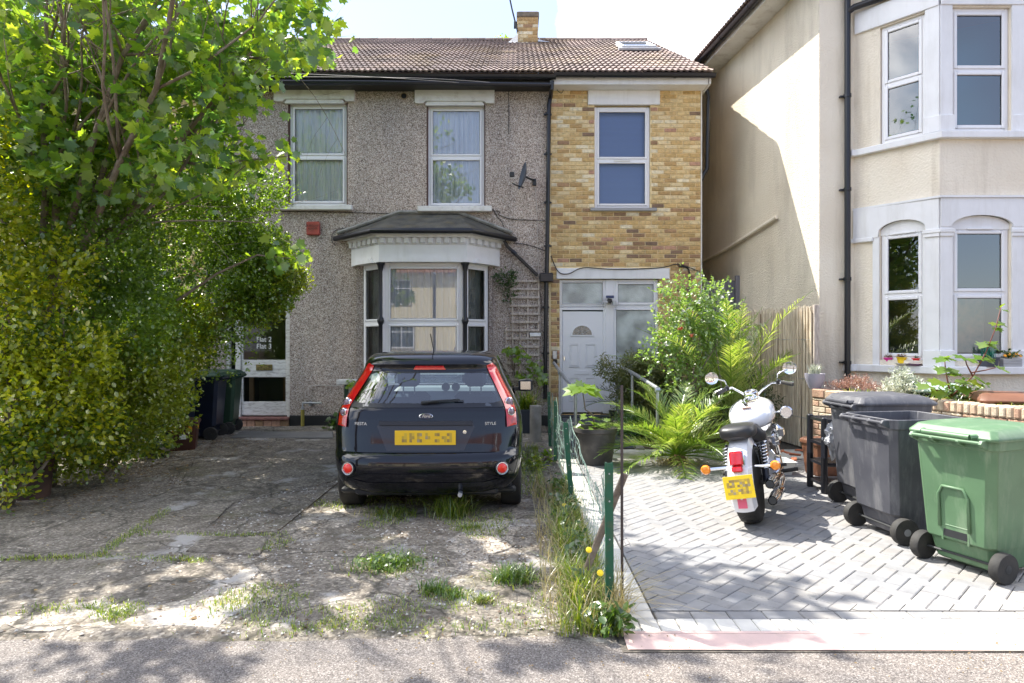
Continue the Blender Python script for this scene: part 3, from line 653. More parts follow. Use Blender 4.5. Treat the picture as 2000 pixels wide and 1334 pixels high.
# brick chimney
def chimney(parent, cx, w_, py0, pyb):
    Y = 16.45; k = Y/FOC; z1 = CH+(HY-py0)*k; zb = CH+(HY-pyb)*k-.3; x0 = (cx-CX)*k-w_/2; x1 = x0+w_
    c = MB(); c.box(x0, x1, Y, Y+.9, zb-.5, z1-.14); co = c.build('chimney', M['mortar'], parent)
    cM = TM((0, Y, 0)); bb = .088; rows = int((z1-.15-zb)/bb); rr = random.Random(2)
    for r in range(rows):
        z = z1-.16-(r+1)*bb; cuts = [0, .5, 1] if r % 2 else [0, .26, .74, 1]
        for i in range(len(cuts)-1):
            q = MB(); q.box(x0+w_*cuts[i]+.006, x0+w_*cuts[i+1]-.006, Y-.014, Y+.01, z+.006, z+bb-.006, ch=.005); q.build('brick', M['brick'][rr.choice([2, 3, 4, 9, 2, 5])], co)
        for i in range(3):
            q = MB(); q.box(x0-.014, x0+.01, Y+.01+i*.3, Y+.29+i*.3, z+.006, z+bb-.006, ch=.005); q.build('brick', M['brick'][rr.choice([2, 3, 4, 9])], co)
    c = MB(); c.box(x0-.03, x1+.03, Y-.03, Y+.93, z1-.16, z1-.02, ch=.02); c.build('chimney_corbel', mat('sooty_brick', (.12, .105, .085), .9, c2=(.22, .18, .13), scale=8), co)
    c = MB(); c.lathe([(.16, z1-.02), (.17, z1+.03), (.13, z1+.05)], 12, TM(((x0+x1)/2-.03, Y+.3, 0))); c.build('chimney_pot', M['terracotta'], co)
    c = MB(); z = CH+(HY-pyb)*k; c.box(x0-.03, x1+.02, Y-.035, Y-.015, z-.04, z+.06); c.quad((x0-.25, Y-.25, z-.02), (x0, Y-.05, z+.06), (x0, Y-.04, z+.3), (x0-.2, Y+.2, z+.22)); c.quad((x1, Y-.08, z+.08), (x1+.3, Y-.1, z+.06), (x1+.2, Y+.1, z+.17), (x1, Y+.1, z+.22)); c.build('flashing', M['lead'], co)
    c = MB(); c.tube([fp(1011, 62, Y-.05), fp(1000, 18, Y-.05), fp(990, -30, Y-.05)], .022, 6); c.build('aerial_pole', M['blackmat'], co)
    c = MB(); c.box(x0-.1, x0, Y+.05, Y+.12, CH+(HY-52)*k, CH+(HY-40)*k); c.build('pole_bracket', M['blackmat'], co)
chimney(house, 1031, .50, 21, 90)
# ================================================================ brick house
bh = thing('brick_house', 'narrow two-storey house of yellow stock brick with a white front door', 'house', (2, F, 0), group='terraced houses')
BX0, BX1 = fx(1072)+.002, fx(1370)
BW = (fx(1161), fx(1270), fz(407), fz(206)); BD = (fx(1093), fx(1287), .2, fz(545))
mb = MB(); wall_holes(mb, BX0, BX1, 0, 6.2, F, [BW, BD], .14); mb.quad((BX1, F, 0), (BX1, 22, 0), (BX1, 22, 6.2), (BX1, F, 6.2)); mb.quad((BX1, 12.0, 6.1), (BX1, 22.3, 6.1), (BX1, RY, RZ-.03), (BX1, RY, RZ-.04)); mb.quad((BX0, 22, 0), (BX1, 22, 0), (BX1, 22, 6.3), (BX0, 22, 6.3))
mb.build('wall', M['mortar'], bh, fix=False)
holes = [BW, BD, (fx(1148), fx(1288), fz(206), fz(178)), (fx(1087), fx(1307), fz(545), fz(524)), (fx(1153), fx(1282), fz(413), fz(407))]
wts = lambda z: ([7, 4, 2.5, 6, 6, 1, .6, 1, .5, 3.5] if z > 3.9 else [5, 5, 4, 2, 4, 2.4, 2.2, 2.2, 1.2, 1.2])
brickwork(bh, FM, BX0+.03, BX1-.015, 0, 6.03, holes, M['brick'], wts)
st_ = MB(); st_.box(BX1-.012, BX1+.006, F-.018, F+.05, 0, 6.05); st_.build('corner_bead', M['paint'], bh)
window(bh, FM, BW[0]+.004, BW[1]-.004, BW[2], BW[3]-.02, (fz(312),), back='blind', y=.035, fr=.05, glass='glass', vent=False)
niche(bh, FM, *BW)
vv = MB(); vv.box(fx(1199), fx(1231), F+.01, F+.022, fz(315), fz(312)); vv.build('trickle_vent', M['paint'], bh)
l = MB(); l.box(fx(1148), fx(1288), F-.05, F+.02, fz(206), fz(178), ch=.006); l.build('lintel', M['paintclean'], bh)
l = MB(); l.box(fx(1153), fx(1282), F-.07, F+.09, fz(413), fz(407), ch=.006); l.build('window_sill', mat('grey_sill', (.32, .32, .33), .7), bh)
l = MB(); l.box(fx(1087), fx(1307), F-.04, F+.02, fz(545), fz(524), ch=.006); l.build('lintel', M['paintclean'], bh, label='long white lintel over the front door')
# door set
zt = fz(546); zb = fz(808)
window(bh, FM, fx(1093), fx(1183), fz(599), zt, (), fr=.035, sash=.02, back=None, y=.04, panes=['frost'], name='fanlight')
ps = MB(); ps.box(fx(1183), fx(1199), F+.03, F+.12, zb, zt, ch=.006); ps.box(fx(1189), fx(1191), F+.024, F+.03, zb, zt); ps.build('door_post', M['upvc'], bh)
window(bh, FM, fx(1199), fx(1286), fz(600), zt, (), fr=.04, sash=.045, back=None, y=.04, panes=['frost'], name='fanlight')
window(bh, FM, fx(1199), fx(1286), zb, fz(600), (), fr=.03, sash=.02, back=None, y=.04, panes=['frost'], name='side_window')
df = MB(); a, b = fx(1093), fx(1183); zz = fz(600); df.box(a, a+.05, F+.035, F+.12, zb, zz, ch=.005); df.box(b-.04, b, F+.035, F+.12, zb, zz, ch=.005); df.box(a+.05, b-.04, F+.036, F+.12, zz-.05, zz, ch=.005); df.build('door_frame', M['upvc'], bh)
dl = MB(); a, b, c, e_ = fx(1099), fx(1178.5), fz(806), fz(608)
cxg, czg, rg_ = fx(1137.4), fz(654), .175
# leaf with raised mouldings
dl.box(a, b, F+.052, F+.10, c, e_, ch=.004); leaf = dl.build('front_door', M['upvc'], bh, label='white panelled door with a half-moon window')
def ring(parent, x0, x1, z0, z1, y, name='door_panel'):
    q = MB(); t = .018
    for r in ((x0, x0+t, z0, z1), (x1-t, x1, z0, z1), (x0+t, x1-t, z0, z0+t), (x0+t, x1-t, z1-t, z1)): q.box(r[0], r[1], y-.009, y, r[2], r[3], ch=.004)
    q.box(x0+.035, x1-.035, y-.007, y, z0+.035, z1-.035, ch=.005); return q.build(name, M['upvc'], parent)
for (u0, u1, v0, v1) in ((1111.5, 1132.5, 718, 672), (1143.5, 1165, 718, 672), (1111.5, 1132.5, 784, 738), (1143.5, 1165, 784, 738)): ring(leaf, fx(u0), fx(u1), fz(v0), fz(v1), F+.052)
hm = MB(); arc = [(cxg+math.cos(t)*rg_*1.22, czg-.028+math.sin(t)*rg_*1.18) for t in [math.pi*k/14 for k in range(15)]]; hm.prism(arc, F+.040, F+.052); hmo = hm.build('half_moon_surround', M['upvc'], leaf, bevel=.004)
hm = MB(); arc = [(cxg+math.cos(t)*rg_, czg+math.sin(t)*rg_*.95) for t in [math.pi*k/14 for k in range(15)]]; hm.prism(arc, F+.0385, F+.042); hm.build('half_moon_pane', mat('leaded_glass', (.16, .15, .14), .15, c2=(.42, .38, .34), scale=25), leaf)
for k in range(1, 5):
    t = math.pi*k/5; q = MB(); q.tube([(cxg, F+.037, czg+.01), (cxg+math.cos(t)*rg_*.97, F+.037, czg+math.sin(t)*rg_*.92)], .0035, 4); q.build('leading', M['steel'], leaf)
q = MB(); q.tube([(cxg+math.cos(t)*.075, F+.037, czg+math.sin(t)*.07) for t in [math.pi*k/8 for k in range(9)]], .0035, 4); q.build('leading', M['steel'], leaf)
lb = MB(); lb.box(fx(1123), fx(1152), F+.043, F+.052, fz(732), fz(724), ch=.003); lb.build('letterbox', M['upvc'], leaf)
lb = MB(); lb.box(fx(1101.3), fx(1103), F+.02, F+.05, fz(704), fz(696), ch=.003); lb.build('handle', M['chrome'], leaf)
niche(bh, FM, BD[0], BD[1], BD[2], BD[3], d=1.5)
tr = MB(); tr.box(fx(1089), fx(1200), F-.32, F+.05, 0, fz(810), ch=.01); tr.build('threshold', mat('dark_mat', (.035, .038, .045), .9), bh)
# eaves and skylight
e = MB(); e.box(BX0+.05, BX1+.03, EY+.06, EY+.085, 5.985, 6.12, ch=.005); e.box(BX0+.05, BX1+.03, EY+.086, F, 5.99, 6.0); e.build('fascia', M['paintclean'], bh)
gutter(bh, (BX0+.06, EY-.02, 6.135), (BX1+.13, EY-.02, 6.125))
e = MB(); e.prism([(EY+.05, 5.99), (EY+.05, 6.14), (F+.5, 6.14+.25), (F+.5, 5.99)], 0, .03, Matrix(((0, 1, 0, BX1+.045), (1, 0, 0, 0), (0, 0, 1, 0), (0, 0, 0, 1)))); e.build('bargeboard', M['paintclean'], bh)
RX1 = BX1+.10
roofdeck(bh, BX0+.02, RX1); tiles(bh, BX0+.02, RX1, 300)
sM = TM((fx(1240)*1.27, EY+math.cos(AN)*4.0, EZ+math.sin(AN)*4.0+.06)) @ Matrix.Rotation(AN, 4, 'X')
sk = MB(); w_, h_, t = .38, .52, .07
for r in ((-w_, -w_+t, -h_, h_), (w_-t, w_, -h_, h_), (-w_+t, w_-t, -h_, -h_+t), (-w_+t, w_-t, h_-t, h_)): sk.box(r[0], r[1], r[2], r[3], 0, .09, ch=.008, M=sM)
so = sk.build('skylight', mat('skylight_frame', (.55, .56, .58), .4), bh)
g = MB(); g.quad(*[sM @ Vector(p) for p in ((-w_+t, -h_+t, .06), (w_-t, -h_+t, .06), (w_-t, h_-t, .06), (-w_+t, h_-t, .06))]); g.build('pane', M['glassblue'], so, fix=False)
g = MB(); g.box(-w_-.08, w_+.08, -h_-.14, -h_-.001, .005, .05, M=sM); g.build('flashing', M['lead'], so)
# downpipes
dp = MB(); yy = F-.09
dp.tube([fp(1078, 158, EY), fp(1077.5, 172, EY), fp(1075, 190, yy), fp(1072, 205, yy), fp(1070.5, 380, yy), fp(1068, 536, yy)], .038, 10); dpo = dp.build('downpipe', M['black'], bh, smooth='a')
dp = MB(); dp.tube([fp(1067, 552, yy), fp(1066, 640, yy), fp(1064.5, 780, yy)], .036, 10); dp.build('downpipe', M['black'], bh, smooth='a')
hp = MB(); c0 = fp(1067, 543, yy); hp.box(c0.x-.12, c0.x+.12, c0.y-.09, c0.y+.07, c0.z-.075, c0.z+.085, ch=.015); hp.build('hopper', M['black'], bh)
for pp_ in (222, 300, 395, 480, 600, 690):
    q = fp(1070 if pp_ < 500 else 1065.5, pp_, yy); g = MB(); g.tube([q+Vector((0, 0, -.02)), q+Vector((0, 0, .02))], .046, 10); g.box(q.x-.07, q.x+.07, q.y+.03, q.y+.06, q.z-.015, q.z+.015); g.build('bracket', M['black'], dpo)
dp = MB(); Yp = F+.12; dp.tube([fp(1366, 168, Yp), fp(1372, 172, Yp), fp(1381, 178, Yp), fp(1383, 190, Yp), fp(1381, 330, Yp), fp(1375, 338, Yp), fp(1370, 350, Yp)], .038, 10); dp.build('downpipe', M['black'], bh, smooth='a', label='short black pipe beside the roof verge')
# ================================================================ left neighbour
nb = thing('yellow_brick_house', 'yellow brick terraced house with a white window, half hidden behind the tree', 'house', (-8, F, 0), group='terraced houses')
NX0, NX1 = -13.5, PX0-.002
NW = [(fx(215), fx(300), fz(400), fz(215)), (fx(20), fx(105), fz(400), fz(215)), (fx(230), fx(330), .9, 2.6)]
mb = MB(); wall_holes(mb, NX0, NX1, 0, 6.2, F, NW, .14); mb.quad((NX0, F, 0), (NX0, 22, 0), (NX0, 22, 6.2), (NX0, F, 6.2)); mb.build('wall', M['mortar'], nb, fix=False)
brickwork(nb, FM, fx(120), NX1-.02, 2.6, 6.03, NW+[(fx(205), fx(312), fz(214), fz(185))], M['brick'], wts, nparts=0)
for q in NW: window(nb, FM, q[0]+.01, q[1]-.01, q[2], q[3], ((q[2]+q[3])/2,), back='curtain', y=.05); niche(nb, FM, *q)
l = MB(); l.box(fx(205), fx(312), F-.05, F+.02, fz(214), fz(185), ch=.006); l.build('lintel', M['paintclean'], nb)
roofdeck(nb, NX0, NX1); tiles(nb, NX0, NX1, 0); gutter(nb, (NX0, EY-.02, 6.13), (NX1, EY-.02, 6.12))
e = MB(); e.box(NX0, NX1, EY+.06, F, 5.98, 6.115); e.build('fascia', M['blackmat'], nb)
dp = MB(); dp.tube([fp(407, 165, yy), fp(407, 400, yy), fp(407, 780, yy)], .036, 8); dp.build('downpipe', M['black'], nb, smooth='a')
# ================================================================ cream house on the right
ch = thing('cream_house', 'cream rendered house with white two-storey bay windows and a bare side wall', 'house', (5, 9.5, 0))
C0 = (4.36, 9.5); sd = Vector((-.1, 1, 0)).normalized(); C9 = (C0[0]-.95, C0[1]+9.5)
B0, B1, B2, B3 = (4.86, 9.5), (5.54, 8.64), (6.78, 8.64), (7.46, 9.5); ZT = 6.85
sw = MB(); sw.quad((*C9, 0), (*C0, 0), (*C0, ZT), (*C9, ZT)); sw.build('side_wall', M['creamside'], ch, fix=False)
fw = MB(); fw.quad((*C0, 0), (*B0, 0), (*B0, ZT), (*C0, ZT)); fw.quad((*B3, 0), (10.5, 9.5, 0), (10.5, 9.5, ZT), (*B3, ZT)); fw.build('front_wall', M['cream'], ch, fix=False)
faces = [(B0, B1, (.355, .925)), (B1, B2, (.16, .93)), (B2, B3, (.17, .74))]
UZ, GZ = (4.27, 5.90), (1.27, 3.03)
for i, (A, B, (wa, wb)) in enumerate(faces):
    Mx, wl = fmtx(A, B)
    q = MB(); tmb(lambda t: wall_holes(t, 0, wl, 0, ZT, 0, [(wa, wb, GZ[0], 3.2), (wa, wb, UZ[0], UZ[1])], .12), Mx, q); q.build('bay_wall', M['cream'], ch, fix=False)
    q = MB()
    # painted upper band with an arched head
    xc = (wa+wb)/2; hw = (wb-wa)/2+.02; arc = [(xc+hw*math.cos(t), 3.03+.15*math.sin(t)) for t in [math.pi-math.pi*k/10 for k in range(11)]]
    zl = 3.03 if i else 2.98
    q.prism([(0, zl), (xc-hw, zl)]+arc[1:-1]+[(xc+hw, zl), (wl, zl), (wl, 3.40), (0, 3.40)], -.03, .0, Mx); q.build('painted_band', M['paintclean'], ch)
    q = MB(); q.prism([(a_, z_) for a_, z_ in [(xc-hw, 3.0)]+arc[1:-1]+[(xc+hw, 3.0)]], .03, .05, Mx); q.build('arch_panel', M['paintclean'], ch)
    # piers
    for u0, u1 in (((wb+.005, wl) if i == 0 else (0, wa-.005)), ((wb+.005, wl) if i == 1 else (0, 0))):
        if u1 <= u0: continue
        q = MB(); q.box(u0, u1, -.02, .0, 1.20, zl, M=Mx); q.build('pier', M['paintclean'], ch); q = MB(); q.box(u0, u1, -.021, .0, 4.26, 6.8, M=Mx); q.build('pier', M['paintclean'], ch)
        q = MB(); q.box(u0-.02, u1+.02, -.05, -.02, 2.95, 3.0, ch=.005, M=Mx); q.box(u0-.01, u1+.01, -.04, -.02, 2.90, 2.95, ch=.005, M=Mx); q.build('pier_cap', M['paintclean'], ch)
        for za in (1.2, 4.27): q = MB(); q.box(u0-.02, u1+.02, -.045, -.021, za, za+.21, ch=.005, M=Mx); q.build('pier_base', M['paintclean'], ch)
    q = MB(); q.box(0.0 if i else .02, wl, -.035, 0, 5.92, 6.22, ch=.006, M=Mx); q.build('painted_head', M['paintclean'], ch)
    if i == 0:
        q = MB(); q.box(wa-.09, wa-.005, -.02, 0, 1.2, 2.98, M=Mx); q.build('window_surround', M['paintclean'], ch)
        q = MB(); q.box(-.03, wa-.08, -.05, -.0, 2.93, 2.99, ch=.008, M=Mx); q.build('impost', M['paintclean'], ch)
    window(ch, Mx, wa+.005, wb-.005, UZ[0]+.01, UZ[1], (5.09,), back='dark', y=.04, glass='glassblue', fr=.045, sash=.045)
    window(ch, Mx, wa+.005, wb-.005, GZ[0], GZ[1]+.005, (2.16,), back='dark', y=.04, glass='glassblue', fr=.05, sash=.045, vent=True)
cr = MB()
for (za, zb_) in ((1.2, 3.3), (4.2, 6.0)):
    P = [(4.95, 9.7), (5.6, 8.95), (6.72, 8.95), (7.3, 9.7), (7.3, 12), (4.95, 12)]
    for z in (za, zb_): cr.add([(x, y, z) for x, y in P], [tuple(range(6))])
    cr.quad((4.95, 12, za), (7.3, 12, za), (7.3, 12, zb_), (4.95, 12, zb_)); cr.quad((4.95, 9.7, za), (4.95, 12, za), (4.95, 12, zb_), (4.95, 9.7, zb_)); cr.quad((7.3, 9.7, za), (7.3, 12, za), (7.3, 12, zb_), (7.3, 9.7, zb_))
cr.build('room_interior', M['room'], ch, fix=False)
def sillrun(z0, z1, o, name, x_l):
    q = MB(); q.plan([(x_l, 9.52), (x_l, 9.5-o), (B0[0]-.02, 9.5-o), (B1[0]-.03, B1[1]-o), (B2[0]+.03, B2[1]-o), (B3[0]+.1, 9.5-o), (B3[0]+.1, 9.52)], z0, z1); q.build(name, M['paintclean'], ch, bevel=.01)
sillrun(1.10, 1.20, .09, 'bay_sill', 4.70); sillrun(4.17, 4.26, .09, 'bay_sill', 4.78)
cp = MB(); cp.plan([(B0[0]-.03, 9.51), (B1[0]-.02, B1[1]-.05), (B2[0]+.02, B2[1]-.05), (B3[0]+.03, 9.51)], 3.403, 3.43); cp.build('band_capping', M['paintclean'], ch)
# side eave: soffit, fascia, gutter, roof
nrm = Vector((-sd.y, sd.x, 0)); nrm = Vector((-abs(nrm.x), nrm.y, 0)); OV = .38
c0 = Vector((*C0, 0)); c9 = Vector((*C9, 0)); cf = c0-sd*.42
s = MB()
s.v = [tuple(q) for q in (cf+Vector((0, 0, ZT)), c9+Vector((0, 0, ZT)), c9+nrm*OV+Vector((0, 0, ZT+.0)), cf+nrm*OV+Vector((0, 0, ZT+.0)), Vector((10.5, 9.08, ZT)), Vector((10.5, 9.6, ZT)), Vector((4.3, 9.6, ZT)))]
s.f = [(0, 1, 2, 3), (0, 4, 5, 6)]; s.m = [0, 0]; s.build('soffit', M['paint'], ch, fix=False)
s = MB(); e1 = cf+nrm*OV; e2 = c9+nrm*OV
s.add([e1+Vector((0, 0, ZT)), e2+Vector((0, 0, ZT)), e2+Vector((0, 0, ZT+.14)), e1+Vector((0, 0, ZT+.14))], [(0, 1, 2, 3)]); s.add([e1+Vector((0, 0, ZT)), Vector((10.5, 9.05, ZT)), Vector((10.5, 9.05, ZT+.14)), e1+Vector((0, 0, ZT+.14))], [(0, 1, 2, 3)]); s.build('fascia', M['paint'], ch, fix=False)
gutter(ch, e2+nrm*.07+Vector((0, 0, ZT+.1)), e1+nrm*.07+Vector((0, 0, ZT+.1)), r=.06)
r_ = MB(); top = Vector((7.4, 13.5, ZT+2.6)); tb = Vector((7.0, 17.5, ZT+2.6)); z = Vector((0, 0, ZT+.15))
r_.add([e1+z+nrm*.08, e2+z+nrm*.08, tb, top], [(0, 1, 2, 3)]); r_.add([e1+z+nrm*.08, Vector((10.6, 9.0, ZT+.15)), top], [(0, 1, 2)]); r_.build('roof_slope', M['tile'], ch, fix=False)
me = tilemesh(); dd = (e1-e2).normalized(); n = int((e2-e1).length/.3); upv = (Vector((tb.x, tb.y, 0))-Vector((e2.x, e2.y, 0))); up = Vector((-nrm.x, -nrm.y, 0)); up = (up.normalized()*math.cos(R(40))+Vector((0, 0, math.sin(R(40)))))
for i in range(n):
    p_ = e2+z+nrm*.12+dd*(i*.3); nz = dd.cross(up)
    m4 = Matrix(((dd.x, up.x, nz.x, p_.x), (dd.y, up.y, nz.y, p_.y), (dd.z, up.z, nz.z, p_.z), (0, 0, 0, 1)))
    o = bpy.data.objects.new('roof_tile', me); col.objects.link(o); adopt(o, ch); o.matrix_basis = m4
dp = MB(); X = 4.727; dp.tube([(X, 9.42, 6.75), (X, 9.42, 5.7), (X, 9.42, 0)], .042, 10); dp.tube([(X, 9.42, 6.22), (4.80, 9.38, 6.27), (5.05, 9.15, 6.28), (5.4, 8.7, 6.30)], .045, 10); dpo = dp.build('downpipe', M['black'], ch, smooth='a')
for py in (187, 370, 545, 708):
    zq = CH+(HY-py)*9.42/FOC; g = MB(); g.tube([(X, 9.42, zq-.025), (X, 9.42, zq+.025)], .052, 10); g.box(X-.09, X+.06, 9.44, 9.49, zq-.012, zq+.012); g.build('bracket', M['black'], dpo)
g = MB(); g.tube([(5.4, 8.7, 6.32), (5.56, 8.52, 6.32), (6.8, 8.52, 6.32), (7.5, 9.4, 6.32)], .05, 8); g.build('bay_gutter', M['black'], ch, smooth='a')
b = MB(); b.plan([(4.8, 9.6), (5.5, 8.58), (6.82, 8.58), (7.5, 9.6)], 6.28, 6.5); b.build('bay_roof', M['lead'], ch)
# waste pipe along the side wall
def wl(px, py, off=.05):
    k = (px-CX)/FOC; Y = 5.31/(k+.1); return Vector((k*Y, Y, CH-(py-HY)/FOC*Y))+nrm*off
q = MB(); q.tube([wl(1522, 424), wl(1516, 428), wl(1430, 483), wl(1372, 514)], .032, 8); q.build('waste_pipe', M['cream'], ch, smooth='a')
# right bay: interior glimpse below, sky reflection put in as colour above
q = MB(); Mx, wlen = fmtx(B1, B2); q.box(.2, .9, .45, .47, 1.3, 2.15, M=Mx); q.build('blind_or_sky_tint', mat('patterned_voile', (.20, .26, .22), .9, c2=(.42, .36, .27), scale=7), ch)
q = MB(); q.quad((5.05, 9.9, 4.3), (6.6, 9.0, 4.3), (6.6, 9.0, 5.9), (5.05, 9.9, 5.9)); q.build('blind_or_sky_tint', mat('teal_sky_tint', (.06, .20, .24), .8), ch, fix=False)  # teal sheet imitates blue sky reflected in the upper panes
# ================================================================ houses across the street (seen only as reflections)
M['opp'] = mat('pale_cream_render', lin((228, 216, 184)), .85); M['opproof'] = mat('orange_tiles', lin((136, 92, 76)), .8, c2=lin((110, 74, 62)), scale=3)
M['dkglass'] = mat('dark_pane', (.05, .07, .08), .1, spec=.8)
def opposite(x0, lab):
    Y = -17; o = thing('street_house', lab, 'house', (x0+4, Y, 0), group='houses across the street')
    q = MB(); q.box(x0, x0+8, Y-8, Y, 0, 5.6); q.build('wall', M['opp'], o)
    q = MB(); q.prism([(x0+.6, 5.3), (x0+3.8, 5.3), (x0+2.2, 7.2)], Y+.1, Y-2); q.build('gable', M['paintclean'], o)
    q = MB(); q.add([(x0-.2, Y+.4, 5.5), (x0+8.2, Y+.4, 5.5), (x0+8.2, Y-4, 8.4), (x0-.2, Y-4, 8.4)], [(0, 1, 2, 3)]); q.build('roof', M['opproof'], o, fix=False)
    for (a, zc) in ((1.2, 1.0), (1.2, 3.6), (5.2, 3.6), (5.4, 1.0)):
        w_ = 2.0 if a < 3 else 1.5
        f = MB(); f.box(x0+a, x0+a+w_, Y, Y+.3 if a < 3 else Y+.06, zc, zc+1.5); fo = f.build('window', M['paintclean'], o)
        n = 3 if a < 3 else 2
        for i in range(n):
            g = MB(); yq = Y+(.3 if a < 3 else .06); g.box(x0+a+.06+i*(w_-.06)/n, x0+a+(i+1)*(w_-.06)/n, yq, yq+.01, zc+.1, zc+.95); g.box(x0+a+.06+i*(w_-.06)/n, x0+a+(i+1)*(w_-.06)/n, yq, yq+.01, zc+1.02, zc+1.42); g.build('pane', M['dkglass'], fo)
    d_ = MB(); d_.prism([(x0+3.9, 0), (x0+5.0, 0), (x0+5.0, 1.9), (x0+4.8, 2.2), (x0+4.1, 2.2), (x0+3.9, 1.9)], Y, Y+.05); d_.build('porch', M['dkglass'], o)
opposite(-13, 'cream house across the street with a white gable, leftmost'); opposite(-4.8, 'cream house across the street facing the bay window'); opposite(3.4, 'cream house across the street facing the motorbike'); opposite(11.6, 'cream house across the street, rightmost')
# ================================================================== GROUND
def tarmac():
    m, n, l, o = newmat('tarmac'); b = n.new('ShaderNodeBsdfPrincipled'); l.new(b.outputs[0], o.inputs[0]); b.inputs['Roughness'].default_value = .85
    ge = n.new('ShaderNodeNewGeometry'); v = n.new('ShaderNodeTexVoronoi'); v.inputs['Scale'].default_value = 170; l.new(ge.outputs['Position'], v.inputs['Vector'])
    s = n.new('ShaderNodeSeparateColor'); l.new(v.outputs['Color'], s.inputs[0])
    r = ramp(n, [(0, (.09, .08, .073)), (.35, (.165, .147, .133)), (.75, (.24, .215, .195)), (1, (.38, .355, .33))]); l.new(s.outputs[0], r.inputs[0])
    big = n.new('ShaderNodeTexNoise'); big.inputs['Scale'].default_value = 1.4; big.inputs['Detail'].default_value = 7; l.new(ge.outputs['Position'], big.inputs['Vector'])
    r2 = ramp(n, [(.3, (.72, .72, .75)), (.7, (1.08, 1.04, 1))]); l.new(big.outputs['Fac'], r2.inputs[0])
    x = n.new('ShaderNodeMixRGB'); x.blend_type = 'MULTIPLY'; x.inputs[0].default_value = 1; l.new(r.outputs[0], x.inputs[1]); l.new(r2.outputs[0], x.inputs[2]); l.new(x.outputs[0], b.inputs['Base Color'])
    bp = n.new('ShaderNodeBump'); bp.inputs['Strength'].default_value = .7; bp.inputs['Distance'].default_value = .008; l.new(s.outputs[1], bp.inputs['Height']); l.new(bp.outputs[0], b.inputs['Normal'])
    return m
def roughcrete(name='rough_concrete', k=.84, mossy=(.53, .66), dirty=(.54, .66), pal=(.56, .63)):
    m, n, l, o = newmat(name); b = n.new('ShaderNodeBsdfPrincipled'); l.new(b.outputs[0], o.inputs[0]); b.inputs['Roughness'].default_value = .92
    ge = n.new('ShaderNodeNewGeometry'); P = ge.outputs['Position']
    def nz(sc_, d=8, ro=.6):
        t = n.new('ShaderNodeTexNoise'); t.inputs['Scale'].default_value = sc_; t.inputs['Detail'].default_value = d; t.inputs['Roughness'].default_value = ro; l.new(P, t.inputs['Vector']); return t.outputs['Fac']
    def mixc(f, a, b_):
        x = n.new('ShaderNodeMixRGB'); l.new(f, x.inputs[0]); l.new(a, x.inputs[1]) if not isinstance(a, tuple) else setattr(x.inputs[1], 'default_value', (*a, 1)); l.new(b_, x.inputs[2]) if not isinstance(b_, tuple) else setattr(x.inputs[2], 'default_value', (*b_, 1)); return x.outputs[0]
    base = ramp(n, [(.3, (.16*k, .138*k, .112*k)), (.5, (.27*k, .24*k, .20*k)), (.7, (.40*k, .36*k, .31*k))]); l.new(nz(4.5, 12, .72), base.inputs[0])
    v = n.new('ShaderNodeTexVoronoi'); v.inputs['Scale'].default_value = 60; l.new(P, v.inputs['Vector']); s = n.new('ShaderNodeSeparateColor'); l.new(v.outputs['Color'], s.inputs[0])
    sp = ramp(n, [(0, (.55, .52, .5)), (.6, (.95, .94, .92)), (.9, (1.3, 1.28, 1.25)), (1, (1.9, 1.85, 1.8))]); l.new(s.outputs[0], sp.inputs[0])
    x = n.new('ShaderNodeMixRGB'); x.blend_type = 'MULTIPLY'; x.inputs[0].default_value = 1; l.new(base.outputs[0], x.inputs[1]); l.new(sp.outputs[0], x.inputs[2])
    pale = ramp(n, [(pal[0], (0, 0, 0)), (pal[1], (.9, .9, .9))]); l.new(nz(1.7, 9, .7), pale.inputs[0]); c = mixc(pale.outputs[0], x.outputs[0], (.40, .38, .36))
    moss = ramp(n, [(mossy[0], (0, 0, 0)), (mossy[1], (.7, .7, .7))]); l.new(nz(1.1, 10, .75), moss.inputs[0]); c = mixc(moss.outputs[0], c, (.12, .115, .055))
    dirt = ramp(n, [(dirty[0], (0, 0, 0)), (dirty[1], (.75, .75, .75))]); l.new(nz(2.6, 10, .7), dirt.inputs[0]); c = mixc(dirt.outputs[0], c, (.085, .07, .055))
    vm = n.new('ShaderNodeVectorMath'); tn = n.new('ShaderNodeTexNoise'); tn.inputs['Scale'].default_value = 3; tn.inputs['Detail'].default_value = 6; l.new(P, tn.inputs['Vector']); vs_ = n.new('ShaderNodeVectorMath'); vs_.operation = 'SCALE'; vs_.inputs['Scale'].default_value = .45; l.new(tn.outputs['Color'], vs_.inputs[0]); l.new(P, vm.inputs[0]); l.new(vs_.outputs[0], vm.inputs[1])
    ve = n.new('ShaderNodeTexVoronoi'); ve.feature = 'DISTANCE_TO_EDGE'; ve.inputs['Scale'].default_value = 1.15; l.new(vm.outputs[0], ve.inputs['Vector']); cr_ = ramp(n, [(0, (.9, .9, .9)), (.022, (0, 0, 0))]); l.new(ve.outputs['Distance'], cr_.inputs[0]); c = mixc(cr_.outputs[0], c, (.055, .048, .035))
    l.new(c, b.inputs['Base Color'])
    a = n.new('ShaderNodeMath'); a.operation = 'ADD'; l.new(nz(18, 10, .7), a.inputs[0]); l.new(s.outputs[1], a.inputs[1])
    bp = n.new('ShaderNodeBump'); bp.inputs['Strength'].default_value = .9; bp.inputs['Distance'].default_value = .015; l.new(a.outputs[0], bp.inputs['Height']); l.new(bp.outputs[0], b.inputs['Normal'])
    return m
M['tarmac'] = tarmac(); M['rough'] = roughcrete(); M['roughpale'] = roughcrete('worn_pale_concrete', 1.35, (.6, .75), (.6, .72), (.5, .6)); M['roughdark'] = roughcrete('worn_dark_concrete', .75, (.58, .72), (.56, .7), (.62, .7))
